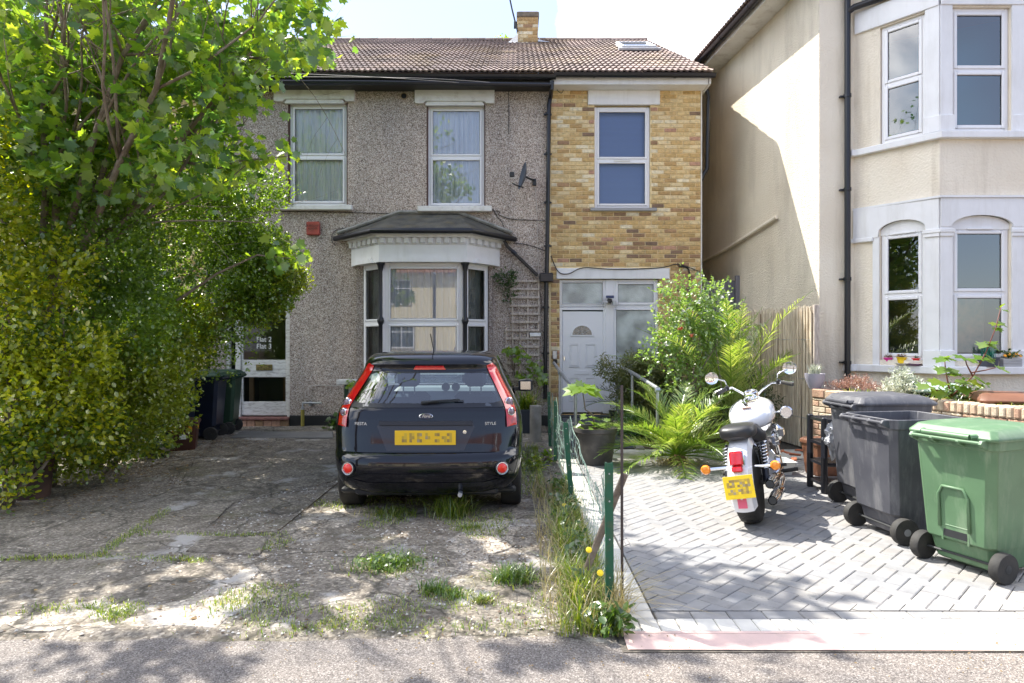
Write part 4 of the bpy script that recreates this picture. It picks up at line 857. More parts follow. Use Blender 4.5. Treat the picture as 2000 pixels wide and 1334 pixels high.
M['oldcon'] = mat('dark_smooth_concrete', (.13, .125, .12), .85, c2=(.175, .17, .165), scale=2.5, detail=12, bump=.4, bscale=60, bdist=.006, dirt=(.22, .21, .19), dscale=3)
M['palecon'] = mat('pale_concrete', (.21, .195, .175), .9, c2=(.33, .31, .285), scale=6, detail=12, bump=.5, bscale=50, bdist=.008, dirt=(.14, .12, .08), dscale=3)
M['paver'] = [mat('grey_block', lin(c), .85, c2=lin(tuple(x-14 for x in c)), scale=9, bump=.25, bscale=120, bdist=.003, rnd=.045, dirt=lin((150, 144, 134)), dscale=1.3) for c in [(143, 142, 142), (146, 144, 143), (141, 141, 142), (148, 146, 144)]]
M['wpaver'] = mat('pale_block', lin((214, 210, 200)), .85, c2=lin((198, 194, 186)), scale=8, bump=.2, bscale=100, bdist=.003, rnd=.05)
M['sand'] = mat('joint_sand', lin((112, 104, 94)), .95, c2=lin((80, 75, 68)), scale=40, bump=.5, bscale=200)
M['pink'] = mat('pink_concrete', lin((216, 186, 176)), .9, c2=lin((206, 178, 170)), scale=3, dirt=lin((190, 168, 158)), dscale=9, bump=.2, bscale=90)
g = MB(); g.quad((-90, -60, -.03), (90, -60, -.03), (90, 120, -.03), (-90, 120, -.03)); g.build('ground', M['soil'], kind='structure', fix=False)
g = MB(); g.quad((-25, -1.6, 0), (25, -1.6, 0), (25, 3.47, 0), (-25, 3.47, 0)); tag(g.build('pavement', M['tarmac'], fix=False), kind='structure')
g = MB(); g.quad((-25, -9.5, -.10), (25, -9.5, -.10), (25, -1.75, -.10), (-25, -1.75, -.10)); g.build('road', M['oldcon'], kind='structure', fix=False)
g = MB(); g.box(-25, 25, -1.75, -1.6, -.12, .0); g.build('kerb', M['palecon'], kind='structure')
g = MB(); g.quad((-25, -16.9, -.01), (25, -16.9, -.01), (25, -9.5, -.01), (-25, -9.5, -.01)); g.build('far_pavement', M['tarmac'], kind='structure', fix=False)
# driveway: a rough broken sheet
nx, ny = 200, 240; xs = np.linspace(-6.2, .52, nx+1); ys = np.linspace(3.38, 11.85, ny+1)
V = np.array([(x, y, .012+.014*(noise.fractal(Vector((x*1.3, y*1.3, 0)), 1, 2, 4))+.006*noise.noise(Vector((x*9, y*9, 3)))) for y in ys for x in xs])
e_ = np.minimum(1, np.maximum(0, (V[:, 1]-3.38+.05*np.array([noise.noise(Vector((x*3, 0, 9))) for x in V[:, 0]]))/.12)); V[:, 2] = V[:, 2]*e_-.006*(1-e_)
idx = (np.arange(ny)[:, None]*(nx+1)+np.arange(nx)[None]).ravel(); FF = np.stack([idx, idx+1, idx+nx+2, idx+nx+1], 1)
drive = link('driveway', np_mesh('driveway', V, FF, M['rough'], smooth=True)); drive['kind'] = 'structure'
def slab(poly, z, mt, th=.03, name='concrete_slab', jit=.03):
    rr = random.Random(int(poly[0][0]*77)); P = []
    for i in range(len(poly)):
        a, b = poly[i], poly[(i+1) % len(poly)]; n = max(2, int(math.dist(a, b)/.12))
        for k in range(n): t = k/n; P.append((a[0]+(b[0]-a[0])*t+rr.uniform(-jit, jit)*.5, a[1]+(b[1]-a[1])*t+rr.uniform(-jit, jit)*.5))
    q = MB(); n = len(P); cx = sum(p[0] for p in P)/n; cy = sum(p[1] for p in P)/n
    q.v = [(x, y, z-th) for x, y in P]+[(x, y, z-.006) for x, y in P]+[(cx+(x-cx)*.985, cy+(y-cy)*.985, z) for x, y in P]
    q.f = [(i, (i+1) % n, n+(i+1) % n, n+i) for i in range(n)]+[(n+i, n+(i+1) % n, 2*n+(i+1) % n, 2*n+i) for i in range(n)]+[tuple(range(2*n, 3*n))]; q.m = [0]*len(q.f)
    o = q.build(name, mt, drive); return o
G = lambda *pts: [tuple(gp(x, y)[:2]) for x, y in pts]
slab(G((0, 1096), (190, 1086), (262, 1040), (330, 1000), (420, 985), (330, 940), (60, 960), (-300, 990), (-300, 1090)), .021, M['roughdark'], jit=.03)
slab(G((360, 1082), (505, 1088), (522, 1056), (412, 1052)), .024, M['roughdark'], jit=.02)
slab(G((235, 1046), (395, 1047), (455, 985), (655, 942), (700, 900), (560, 860), (380, 900), (330, 990)), .022, M['rough'], jit=.03)
slab(G((240, 1228), (430, 1228), (510, 1150), (480, 1110), (360, 1180), (262, 1190)), .017, M['roughpale'], jit=.10)
slab(G((0, 1232), (210, 1234), (226, 1200), (130, 1196), (60, 1210), (-120, 1210), (-160, 1232)), .018, M['roughpale'], jit=.10)
slab(G((735, 1180), (860, 1150), (1010, 1060), (1000, 1010), (900, 1030), (860, 1090), (760, 1120)), .015, M['roughpale'], jit=.12)
slab(G((570, 1040), (640, 1035), (760, 1010), (720, 990), (600, 1005)), .016, M['roughpale'], jit=.10)
slab(G((470, 846), (650, 846), (650, 858), (450, 858)), .030, M['oldcon'], jit=.02)
j = MB(); j.tube([gp(530, 1052)+Vector((0, 0, .016)), gp(600, 996)+Vector((0, 0, .02)), gp(668, 940)+Vector((0, 0, .018))], .006, 4); jo = j.build('expansion_joint', M['soil'], drive)
# stones and crumbs: uncountable
def stones(n, region, smin, smax, name, mats, parent=None):
    P = []; rg = np.random.default_rng(4)
    while len(P) < n:
        x, y = rg.uniform(*region[0]), rg.uniform(*region[1])
        if noise.noise(Vector((x*1.1, y*1.1, 5))) > -.25+rg.random()*.3: P.append((x, y, .016))
    P = np.array(P); T = np.array([(1, 0, 0), (0, 1, 0), (-1, 0, 0), (0, -1, 0), (0, 0, .7)]); Fc = np.array([(0, 1, 4), (1, 2, 4), (2, 3, 4), (3, 0, 4)])
    a = rg.uniform(0, 6.28, n); s = rg.uniform(smin, smax, n)**1.0; ca, sa = np.cos(a), np.sin(a); asp = rg.uniform(.5, 1, n)
    Vx = np.zeros((n, 5, 3)); Vx[:, :, 0] = (ca[:, None]*T[None, :, 0]-sa[:, None]*T[None, :, 1]*asp[:, None])*s[:, None]; Vx[:, :, 1] = (sa[:, None]*T[None, :, 0]+ca[:, None]*T[None, :, 1]*asp[:, None])*s[:, None]; Vx[:, :, 2] = T[None, :, 2]*s[:, None]
    Vx += P[:, None]; FFx = (Fc[None]+(np.arange(n)*5)[:, None, None]).reshape(-1, 3)
    o = link(name, np_mesh(name, Vx.reshape(-1, 3), FFx, mats, np.repeat(rg.random(n), 4), np.repeat(rg.integers(0, len(mats), n), 4)), parent); o['kind'] = 'stuff'; return o
gr = stones(9000, ((-5, .5), (3.42, 9)), .004, .014, 'gravel', [mat('pale_stone', (.45, .43, .40), .9, rnd=.3), mat('grey_stone', (.22, .2, .18), .9, rnd=.3), mat('brown_crumb', (.14, .10, .07), .9)])
tag(gr, 'loose stones and crumbs scattered over the broken driveway', 'gravel')
lit = stones(700, ((-25/10, 4.5), (2.0, 3.46)), .003, .008, 'debris', [mat('leaf_crumb', (.2, .14, .07), .9)]); tag(lit, 'specks and crumbs lying on the tarmac pavement', 'debris')
# ------------------------------------------------ block paving
pave = MB(); pave.quad((.53, 3.28, .004), (10, 3.28, .004), (10, 12.5, .004), (.53, 12.5, .004)); pav = pave.build('paving', M['sand'], kind='structure', fix=False)
pk = MB(); pk.box(.56, 10, 3.475, 3.50, -.02, .012); pk.quad((.56, 3.30, .009), (10, 3.24, .009), (10, 3.474, .010), (.56, 3.474, .010)); pk.build('pink_strip', M['pink'], kind='structure')
def pmesh(lx, ly, key, mt):
    k = ('p', round(lx, 3), round(ly, 3), key)
    if k not in _bm:
        b = MB(); c = .006; x, y = lx/2, ly/2; z = .012
        b.add([(-x, -y, -.02), (x, -y, -.02), (x, y, -.02), (-x, y, -.02), (-x, -y, z-c*.7), (x, -y, z-c*.7), (x, y, z-c*.7), (-x, y, z-c*.7), (-x+c, -y+c, z), (x-c, -y+c, z), (x-c, y-c, z), (-x+c, y-c, z)],
              [(0, 1, 5, 4), (1, 2, 6, 5), (2, 3, 7, 6), (3, 0, 4, 7), (4, 5, 9, 8), (5, 6, 10, 9), (6, 7, 11, 10), (7, 4, 8, 11), (8, 9, 10, 11)]); _bm[k] = b.mesh('paving_block', mt)
    return _bm[k]
rr = random.Random(8); blocks = []
# the border and strips
x = .60
for i in range(60):
    xa = .565+i*.105
    if xa > 6.2: break
    blocks.append((xa+.05, 3.575, .100, .145, 0, 'w', None))
for i in range(30):
    xa = .78+i*.205
    if xa > 6.2: break
    blocks.append((xa+.1, 3.70, .200, .095, 0, 'g', None))
for i in range(46):
    blocks.append((.665, 3.705+i*.105, .20, .100, 0, 'w', None))
# 45 degree herringbone, clipped to the field
ang = R(45); ca, sa = math.cos(ang), math.sin(ang); u = .1; X0, X1, Y0, Y1 = .775, 6.2, 3.755, 8.55
def clip(poly):
    def cl(P, f, it):
        out = []
        for i in range(len(P)):
            a, b = P[i-1], P[i]
            if f(a) != f(b): out.append(it(a, b))
            if f(b): out.append(b)
        return out
    P = poly
    for ax, lim, sg in ((0, X0, 1), (0, X1, -1), (1, Y0, 1), (1, Y1, -1)):
        f = lambda p: (p[ax]-lim)*sg >= 0
        def it(a, b): t = (lim-a[ax])/(b[ax]-a[ax]); return (a[0]+(b[0]-a[0])*t, a[1]+(b[1]-a[1])*t)
        P = cl(P, f, it)
        if len(P) < 3: return None
    return P
for i in range(-90, 130):
    for j_ in range(-60, 130):
        k = (i-j_) % 4
        if k == 0: r_ = (i, j_, 2, 1)
        elif k == 2: r_ = (i, j_-0, 1, 2) if False else None
        else: r_ = None
        rects = []
        if k == 0: rects.append((i*u, j_*u, 2*u, u))       # horizontal: cells (i,j),(i+1,j)
        if k == 3: rects.append((i*u, j_*u, u, 2*u))       # vertical: cells (i,j),(i,j+1)
        for (a, b, w_, h_) in rects:
            cx, cy = a+w_/2, b+h_/2; wx, wy = 1.0+cx*ca-cy*sa, 3.0+cx*sa+cy*ca
            if not (X0-.15 < wx < X1+.15 and Y0-.15 < wy < Y1+.15): continue
            if wx > 4.02+(8.75-wy)*.37: continue
            e = .0023; cs = [(a+e, b+e), (a+w_-e, b+e), (a+w_-e, b+h_-e), (a+e, b+h_-e)]; wc = [(1.0+p*ca-q*sa, 3.0+p*sa+q*ca) for p, q in cs]
            inside = all(X0+.002 < p[0] < X1 and Y0+.002 < p[1] < Y1 for p in wc)
            if inside: blocks.append((wx, wy, w_-2*e, h_-2*e, ang, 'g', None))
            else:
                c = clip(wc)
                if c: blocks.append((wx, wy, 0, 0, 0, 'g', c))
def vis(b):
    px = CX+FOC*b[0]/b[1]; py = HY+FOC*CH/b[1]
    return (0 if (-20 < px < 2010 and py < 1330) else 50)+b[1]+(3 if b[6] else 0)
blocks.sort(key=vis); n = 0; bs = MB(); pmats = M['paver']+[M['wpaver']]
for b in blocks:
    k = 4 if b[5] == 'w' else rr.randrange(4); mt = pmats[k]; dz = .004+rr.uniform(-.0015, .0015)
    if b[6] is None:
        m4 = TM((b[0], b[1], dz)) @ Matrix.Rotation(b[4], 4, 'Z') @ Matrix.Rotation(rr.uniform(-.006, .006), 4, 'X')
        if n < 300:
            o = bpy.data.objects.new('paving_block', pmesh(b[2], b[3], mt.name, mt)); col.objects.link(o); adopt(o, pav); o.matrix_basis = m4; n += 1
        else:
            me = pmesh(b[2], b[3], mt.name, mt); bs.mi = k; bs.add([m4 @ v.co for v in me.vertices], [tuple(p.vertices) for p in me.polygons])
    else:
        bs.mi = k; P = b[6]; m_ = len(P); bs.add([(x, y, dz-.02) for x, y in P]+[(x, y, dz+.012) for x, y in P], [(i, (i+1) % m_, m_+(i+1) % m_, m_+i) for i in range(m_)]+[tuple(range(m_, 2*m_))])
bs.build('paving_block', pmats, pav, kind='stuff')
# pale slabs by the palm and the ramp foot
q = MB(); q.box(.80, 3.9, 8.56, 9.25, 0, .014, ch=.004); q.build('path', M['wpaver'], kind='structure')
# ramp
rp_ = MB(); Yn, Yf, zf = 9.35, F-.33, fz(812)
rp_.add([(.80, Yn, .016), (1.68, Yn, .016), (1.62, Yf, zf), (.80, Yf, zf), (.80, Yf, 0), (1.62, Yf, 0)], [(0, 1, 2, 3), (0, 3, 4), (1, 5, 2)]); rmp = rp_.build('ramp', mat('dark_rubber_ramp', (.055, .06, .068), .8, c2=(.075, .08, .09), scale=6), fix=False); tag(rmp, 'dark grey wheelchair ramp rising to the white front door', 'ramp')
k = MB(); k.add([(1.68, Yn-.15, .0), (1.79, Yn-.15, .0), (1.73, Yf, zf-.02), (1.62, Yf, zf-.02), (1.68, Yn-.15, .04), (1.79, Yn-.15, .04), (1.73, Yf, zf+.03), (1.62, Yf, zf+.03)], [(4, 5, 6, 7), (0, 4, 7, 3), (1, 2, 6, 5), (0, 1, 5, 4)]); k.build('edge_kerb', M['palecon'], rmp)
k = MB(); k.box(1.8, 3.7, 9.26, F-.04, .0, .02); k.build('planting_bed', M['soil'], kind='structure')
k = MB(); k.plan([(4.12, 8.75), (5.77, 4.3), (10, 4.3), (10, 9.49), (4.12, 9.49)], .0, .62); k.build('raised_garden', M['soil'], kind='structure')
# ------------------------------------------------ garden wall
gw = thing('garden_wall', 'low weathered brick garden wall topped with bricks on edge behind the wheelie bins', 'wall', (4.1, 6.8, 0))
WA, WB = Vector((3.92, 8.75, 0)), Vector((5.57, 4.3, 0)); Mx, wlen = fmtx(WA[:2], WB[:2])
HT = .90
q = MB(); tmb(lambda t: t.box(0, wlen, .012, .2, 0, HT-.11), Mx, q); q.build('wall_core', M['oldmortar'], gw)
brickwork(gw, Mx @ TM((0, .012, 0)), 0, wlen, .0, HT-.115, [], M['oldbrick'], nparts=170, score=lambda it: -it[1])
rr = random.Random(6); u_ = 0
while u_ < wlen:
    bw = .068+rr.uniform(-.004, .004); b = MB(); h = rr.uniform(-.008, .006)
    wide = u_ < 1.0
    if wide: bw = .215
    b.box(0, bw-.008, -.012, .215, HT-.108, HT+h, ch=.012); o = tmb(lambda t: None, Mx); nb_ = MB(); nb_.v = [tuple(Mx @ TM((u_, rr.uniform(-.006, .006), 0)) @ Matrix.Rotation(rr.uniform(-.03, .03), 4, 'Y' if 0 else 'Z') @ Vector(v)) for v in b.v] if 0 else [tuple(Mx @ Vector((v[0]+u_, v[1], v[2]))) for v in b.v]; nb_.f = b.f; nb_.m = b.m
    nb_.build('coping_brick', rr.choice(M['oldbrick']), gw); u_ += bw+.004
fm = MB(); tmb(lambda t: t.box(0, wlen, .0, .2, HT-.112, HT-.02), Mx, fm); fm.build('coping_mortar', M['oldmortar'], gw)

q = np.random.default_rng(9); LP = np.array([(-4.9+abs(q.normal())*.75, q.uniform(5.6, 10.4), .022) for _ in range(1500)]+[(q.uniform(-4.5, .3), q.uniform(3.45, 8), .024) for _ in range(260)])
V, Fc, T = leaves(LP, .026, LEAF_OVAL, 3.0, None, q); ll = link('leaf_litter', np_mesh('leaf_litter', V, Fc, leafmat('dead_leaf', [(0, (.10, .06, .03)), (.6, (.22, .14, .06)), (1, (.34, .27, .12))], .2), T)); tag(ll, 'fallen dry leaves gathered along the foot of the hedge', 'leaf litter', kind='stuff')
# ================================================================== CAR
M['carpaint'] = mat('midnight_black_paint', (.002, .003, .007), .12, metal=.0, coat=.8, spec=.2)
M['carplast'] = mat('dark_bumper_plastic', (.012, .014, .02), .35)
M['carglass'] = glassmat('tinted_car_glass', (.62, .72, .75), 1.3)
M['redlens'] = mat('red_lens', (.60, .008, .012), .12, coat=1, spec=.7)
M['orangelens'] = mat('orange_lens', (.85, .22, .01), .12, coat=1, c2=(.95, .34, .03), scale=60)
M['clearlens'] = mat('clear_lens', (.16, .10, .13), .15, .0, coat=.6, c2=(.25, .2, .24), scale=60)
M['rubber'] = mat('tyre_rubber', (.018, .018, .018), .75, c2=(.035, .033, .03), scale=12, bump=.3, bscale=90, bdist=.004)
M['plate'] = mat('yellow_number_plate', (.80, .50, .02), .4)
M['seat'] = mat('dark_blue_cloth', (.03, .045, .07), .9)
M['plblock'] = [mat('plate_smudge', c, .5) for c in ((.40, .27, .05), (.30, .20, .06), (.52, .35, .04), (.62, .42, .04), (.36, .29, .16))]
car = thing('parked_car', 'glossy black hatchback parked nose-in on the driveway, red tail lights up the pillars', 'car', (0, 0, 0))
# slices: z, half width, rear y, front y, corner depth
SLC = [(.23, .70, .10, 3.72, .30), (.27, .765, .055, 3.82, .34), (.34, .80, .018, 3.88, .36), (.45, .825, .0, 3.90, .38), (.53, .835, .004, 3.90, .38), (.565, .838, .03, 3.88, .37), (.585, .838, .062, 3.87, .34), (.65, .840, .078, 3.85, .32), (.75, .840, .10, 3.80, .30), (.86, .832, .125, 3.62, .29), (.935, .815, .145, 3.30, .28), (.965, .80, .165, 3.02, .28), (1.02, .772, .205, 2.86, .28), (1.10, .733, .265, 2.62, .27), (1.18, .693, .325, 2.40, .27), (1.27, .650, .40, 2.14, .27), (1.305, .636, .40, 2.04, .27), (1.32, .63, .385, 2.0, .27), (1.35, .618, .40, 1.92, .27), (1.385, .600, .44, 1.80, .28), (1.41, .575, .50, 1.72, .30), (1.428, .50, .60, 1.62, .34), (1.438, .36, .75, 1.52, .30), (1.442, .18, .90, 1.42, .16)]
def itp(z, k):
    for a, b in zip(SLC, SLC[1:]):
        if a[0] <= z <= b[0]: t = (z-a[0])/(b[0]-a[0]); return a[k]+(b[k]-a[k])*t
    return SLC[0][k] if z < SLC[0][0] else SLC[-1][k]
PE = 2.7
def rear(x, z, off=0.0):
    w_, y0, r = itp(z, 1), itp(z, 2), itp(z, 4); uu = min(abs(x)/w_, .9999)
    crown = .035*uu*uu
    return y0+crown+r*(1-(1-uu**5.0)**(1/PE))-off
def outline(z, n=20, m=8):
    w_, y0, yf, r = itp(z, 1), itp(z, 2), itp(z, 3), itp(z, 4); P = []
    us = [math.sin(math.pi/2*(-1+2*i/(2*n)))*.99999 for i in range(2*n+1)]
    P = [(u_*w_, rear(u_*w_, z)) for u_ in us]                      # rear, -x to +x
    ya, yb = P[-1][1], yf-r
    for i in range(1, m*2): P.append((w_, ya+(yb-ya)*i/(m*2)))
    P += [(math.cos(t)*w_*1.0, yb+math.sin(t)*r) if False else (w_*(math.cos(t)**.5 if math.cos(t) > 0 else 0), yb+math.sin(t)*r) for t in [math.pi/2*i/n for i in range(n+1)]]
    P += [(-x, y) for x, y in P[::-1] if y > ya+1e-6]
    return P
zs = sorted(set([s[0] for s in SLC]+[.30, .39, .62, .70, .80, .90, 1.06, 1.14, 1.22, 1.0, 1.24]))
b = MB(); rings = [[(x, y, z) for x, y in outline(z)] for z in zs]
nn = len(rings[0]); b.v = [p for r in rings for p in r]
RW = [(.60, .955), (.695, .985), (.555, 1.265), (-.555, 1.265), (-.695, .985), (-.60, .955)]
RWIN = [(-.66, .975), (.66, .975), (.525, 1.26), (-.525, 1.26)]
def inpoly(x, z, P):
    c = False
    for i in range(len(P)):
        x1, z1 = P[i-1]; x2, z2 = P[i]
        if (z1 > z) != (z2 > z) and x < (x2-x1)*(z-z1)/(z2-z1)+x1: c = not c
    return c
for i in range(len(zs)-1):
    for k in range(nn):
        l = (k+1) % nn; q = [rings[i][k], rings[i][l], rings[i+1][l], rings[i+1][k]]; cx = sum(p[0] for p in q)/4; cy = sum(p[1] for p in q)/4; cz = sum(p[2] for p in q)/4
        w_ = itp(cz, 1); ry = rear(cx, cz)
        if cy < ry+.02 and abs(cx) < w_*.97 and inpoly(cx, cz, RWIN): continue
        if .99 < cz < 1.36 and abs(cx) > w_*.97 and .75 < cy < itp(cz, 3)-.35: continue
        if .98 < cz < 1.36 and cy > itp(cz, 3)-.25: continue
        if cz < .62 and abs(cx) > .6 and (math.hypot(cy-.66, cz-.29) < .335 or math.hypot(cy-3.14, cz-.29) < .335): continue
        b.f.append((i*nn+k, i*nn+l, (i+1)*nn+l, (i+1)*nn+k)); b.m.append(0)
b.f.append(tuple((len(zs)-1)*nn+k for k in range(nn))); b.m.append(0)
body = b.build('body', M['carpaint'], car, smooth='a')
def patch(poly, off, name, mt, parent, n=16, thick=.0, hole=None, smooth=True):
    """polygon in rear view (x,z) laid on the rear surface, as a grid clipped by rows"""
    q = MB(); z0, z1 = min(p[1] for p in poly), max(p[1] for p in poly); rows = []
    m_ = max(3, int((z1-z0)/.012))
    for j in range(m_+1):
        z = z0+(z1-z0)*min(max(j/m_, .001), .999); X = []
        for i in range(len(poly)):
            (xa, za), (xb, zb_) = poly[i-1], poly[i]
            if (za > z) != (zb_ > z): X.append(xa+(xb-xa)*(z-za)/(zb_-za))
        X.sort()
        if len(X) < 2: continue
        rows.append([(X[0]+(X[-1]-X[0])*i/n, z) for i in range(n+1)])
    b0 = 0
    for r in rows: q.v += [(x, rear(x, z, off), z) for x, z in r]
    for j in range(len(rows)-1):
        for i in range(n): a = j*(n+1)+i; q.f.append((a, a+1, a+n+2, a+n+1)); q.m.append(0)
    if thick:
        # rim back to the body
        loop = [0+i for i in range(n+1)]+[j*(n+1)+n for j in range(1, len(rows))]+[(len(rows)-1)*(n+1)+i for i in range(n-1, -1, -1)]+[j*(n+1) for j in range(len(rows)-2, 0, -1)]
        nb0 = len(q.v); q.v += [(q.v[i][0], q.v[i][1]+thick, q.v[i][2]) for i in loop]; L_ = len(loop)
        for k in range(L_): l = (k+1) % L_; q.f.append((loop[k], loop[l], nb0+l, nb0+k)); q.m.append(0)
    return q.build(name, mt, parent, smooth='a' if smooth else False, fix=True)
# tailgate skin slightly proud so its shut line shows
TG = [(-.60, .585), (.60, .585), (.655, .66), (.665, .80), (.70, .955), (.69, .985), (.56, 1.275), (.545, 1.30), (-.545, 1.30), (-.56, 1.275), (-.69, .985), (-.70, .955), (-.665, .80), (-.655, .66)]
patch([p for p in TG if p[1] < .97], .008, 'tailgate', M['carpaint'], car, n=44, thick=.012)
patch([(-.60, 1.262), (.60, 1.262), (.565, 1.335), (.50, 1.352), (-.50, 1.352), (-.565, 1.335)], .012, 'spoiler', M['carpaint'], car, n=30, thick=.02)
gl = patch([(-.69, .968), (.69, .968), (.70, .985), (.553, 1.262), (-.553, 1.262), (-.70, .985)], .010, 'rear_window', M['carglass'], car, n=40)
fr_ = MB()
def strip(poly_in, poly_out, off, name, mt, parent, steps=10):
    q = MB(); n = len(poly_in); A = []; B = []
    for i in range(n):
        for k in range(steps):
            t = k/steps; a, a2, c, c2 = poly_in[i], poly_in[(i+1) % n], poly_out[i], poly_out[(i+1) % n]
            x, z = a[0]+(a2[0]-a[0])*t, a[1]+(a2[1]-a[1])*t; A.append((x, rear(x, z, off), z)); x, z = c[0]+(c2[0]-c[0])*t, c[1]+(c2[1]-c[1])*t; B.append((x, rear(x, z, off), z))
    m_ = len(A); q.v = A+B; q.f = [(i, (i+1) % m_, m_+(i+1) % m_, m_+i) for i in range(m_)]; q.m = [0]*m_; return q.build(name, mt, parent, smooth=True, fix=False)
strip([(-.58, .995), (.58, .995), (.64, 1.01), (.66, 1.03), (.53, 1.235), (.49, 1.248), (-.49, 1.248), (-.53, 1.235), (-.66, 1.03), (-.64, 1.01)], [(-.60, .958), (.60, .958), (.695, .962), (.708, .985), (.562, 1.262), (.54, 1.266), (-.54, 1.266), (-.562, 1.262), (-.708, .985), (-.695, .962)], .012, 'window_border', M['black'], car)
for s in (-1, 1):
    P = [(.510, 1.315), (.565, 1.335), (.60, 1.30), (.665, 1.17), (.745, 1.03), (.775, .93), (.785, .80), (.70, .79), (.695, .88), (.685, .95), (.672, .985), (.605, 1.12), (.535, 1.255)]
    P = [(s*x, z) for x, z in P]
    tl = patch(P, .022, 'tail_light', M['redlens'], car, n=8, thick=.04)
    P2 = [(s*x, z) for x, z in ((.704, .793), (.779, .803), (.772, .90), (.702, .885))]
    patch(P2, .0235, 'indicator_lens', mat('dark_red_lens', (.32, .02, .008), .12, coat=1, c2=(.55, .03, .01), scale=30), tl, n=6)
    for (x, z, r) in ((.718, .995, .036), (.735, .918, .029)):
        y = rear(s*x, z, .03); q = MB(); Mx = TM((s*x, y, z)) @ Matrix.Rotation(R(90), 4, 'X') @ Matrix.Rotation(s*R(32), 4, 'Y')
        q.lathe([(r*1.2, -.015), (r*1.2, .006), (r*1.02, .010), (r*.98, .004)], 20, Mx); q.build('lens_bezel', M['chrome'], tl, smooth='a')
        q = MB(); q.lathe([(r*.98, .0), (r*.9, .008), (r*.4, .014), (0, .016)], 20, Mx); q.build('lens', M['clearlens'], tl, smooth=True)
    x, z = s*.655, .452; y = rear(x, z, .012); Mx = TM((x, y, z)) @ Matrix.Rotation(R(90), 4, 'X') @ Matrix.Rotation(s*R(16), 4, 'Y')
    q = MB(); q.lathe([(.060, -.05), (.060, .008), (.054, .013), (.048, .004)], 24, Mx); fo = q.build('fog_lamp_bezel', M['carplast'], car, smooth='a')
    q = MB(); q.lathe([(.055, .008), (.0535, .015), (.052, .009)], 24, Mx); q.build('chrome_ring', M['chrome'], fo, smooth='a')
    q = MB(); q.lathe([(.045, -.02), (.044, .010), (.03, .016), (0, .018)], 20, Mx); q.build('fog_lamp', mat('bright_red_lens', (.85, .02, .01), .15, coat=1), fo, smooth=True)
# high brake light, badge, handle strip, plate, lettering, wiper
patch([(-.145, 1.278), (.145, 1.278), (.125, 1.312), (-.125, 1.312)], .022, 'brake_light', M['redlens'], car, n=10, thick=.02)
patch([(-.33, .60), (.33, .60), (.42, .80), (.40, .835), (-.40, .835), (-.42, .80)], .0095, 'plate_recess', mat('recess_paint', (.006, .008, .016), .3, coat=.5), car, n=30)
patch([(-.405, .815), (.405, .815), (.40, .848), (-.40, .848)], .034, 'handle_strip', M['carplast'], car, n=24, thick=.03)
pl = MB(); yq = rear(0, .71)-.022; pl.box(-.26, .26, yq-.006, yq, .648, .772, ch=.002); plo = pl.build('number_plate', M['plate'], car)
rr = random.Random(4)
for i, (gx, gw_) in enumerate([(-.18, .05), (-.115, .055), (-.05, .05), (.02, .045), (.10, .05), (.16, .035), (.205, .04)]):
    for a in range(2):
        for c in range(3):
            if (i*5+a*3+c*2) % 7 in (1, 4): continue
            q = MB(); x = gx-.02+a*.021; z = .672+c*.026; q.quad((x, yq-.0075, z), (x+.021, yq-.0075, z), (x+.021, yq-.0075, z+.026), (x, yq-.0075, z+.026)); q.build('plate_mark', rr.choice(M['plblock']), plo, fix=False)
M['silver'] = mat('silver_letters', (.75, .76, .78), .25, .6)
text('FIESTA', (-.565, rear(-.565, .822)-.0135, .822), .037, M['silver'], car, rot=(90, 0, -9), ext=.002)
text('STYLE', (.555, rear(.555, .822)-.0135, .822), .037, M['silver'], car, rot=(90, 0, 9), ext=.002)
yb = rear(0, .875)-.010; Mx = TM((0, yb, .888)) @ Matrix.Rotation(R(90), 4, 'X') @ Matrix.Diagonal((1, .42, 1, 1))
q = MB(); q.lathe([(.060, 0), (.060, .008), (.055, .011), (.052, .008)], 28, Mx); bo = q.build('badge_rim', M['chrome'], car, smooth='a')
q = MB(); q.lathe([(.053, .002), (.052, .009), (0, .010)], 28, Mx); q.build('badge', mat('badge_blue', (.012, .02, .06), .2, coat=1), bo, smooth='a')
t = text('Ford', (0, yb-.0115, .889), .036, M['silver'], bo, ext=.0006, shear=.35)
q = MB(); z = .985; w1, w2 = Vector((-.005, rear(0, 1.005)-.03, 1.008)), Vector((.285, rear(.28, 1.03)-.02, 1.026))
q.tube([Vector((-.03, rear(-.03, 1.0)-.028, 1.002)), Vector((.10, rear(.1, 1.01)-.04, 1.018)), w2], [.016, .009, .006], 6); q.box(-.05, .01, rear(0, 1.0)-.035, rear(0, 1.0), .985, 1.015, ch=.006); wo_ = q.build('wiper', M['blackmat'], car)
q = MB(); q.tube([Vector((.02, rear(.02, 1.0)-.017, .996)), Vector((.32, rear(.32, 1.0)-.017, 1.018))], .006, 5); q.build('wiper_blade', M['blackmat'], wo_)
q = MB(); y = rear(.335, .74)-.014; q.lathe([(.017, 0), (.016, .006), (.008, .007)], 16, TM((.335, y, .755)) @ Matrix.Rotation(R(90), 4, 'X')); q.build('lock', M['chrome'], car, smooth='a')
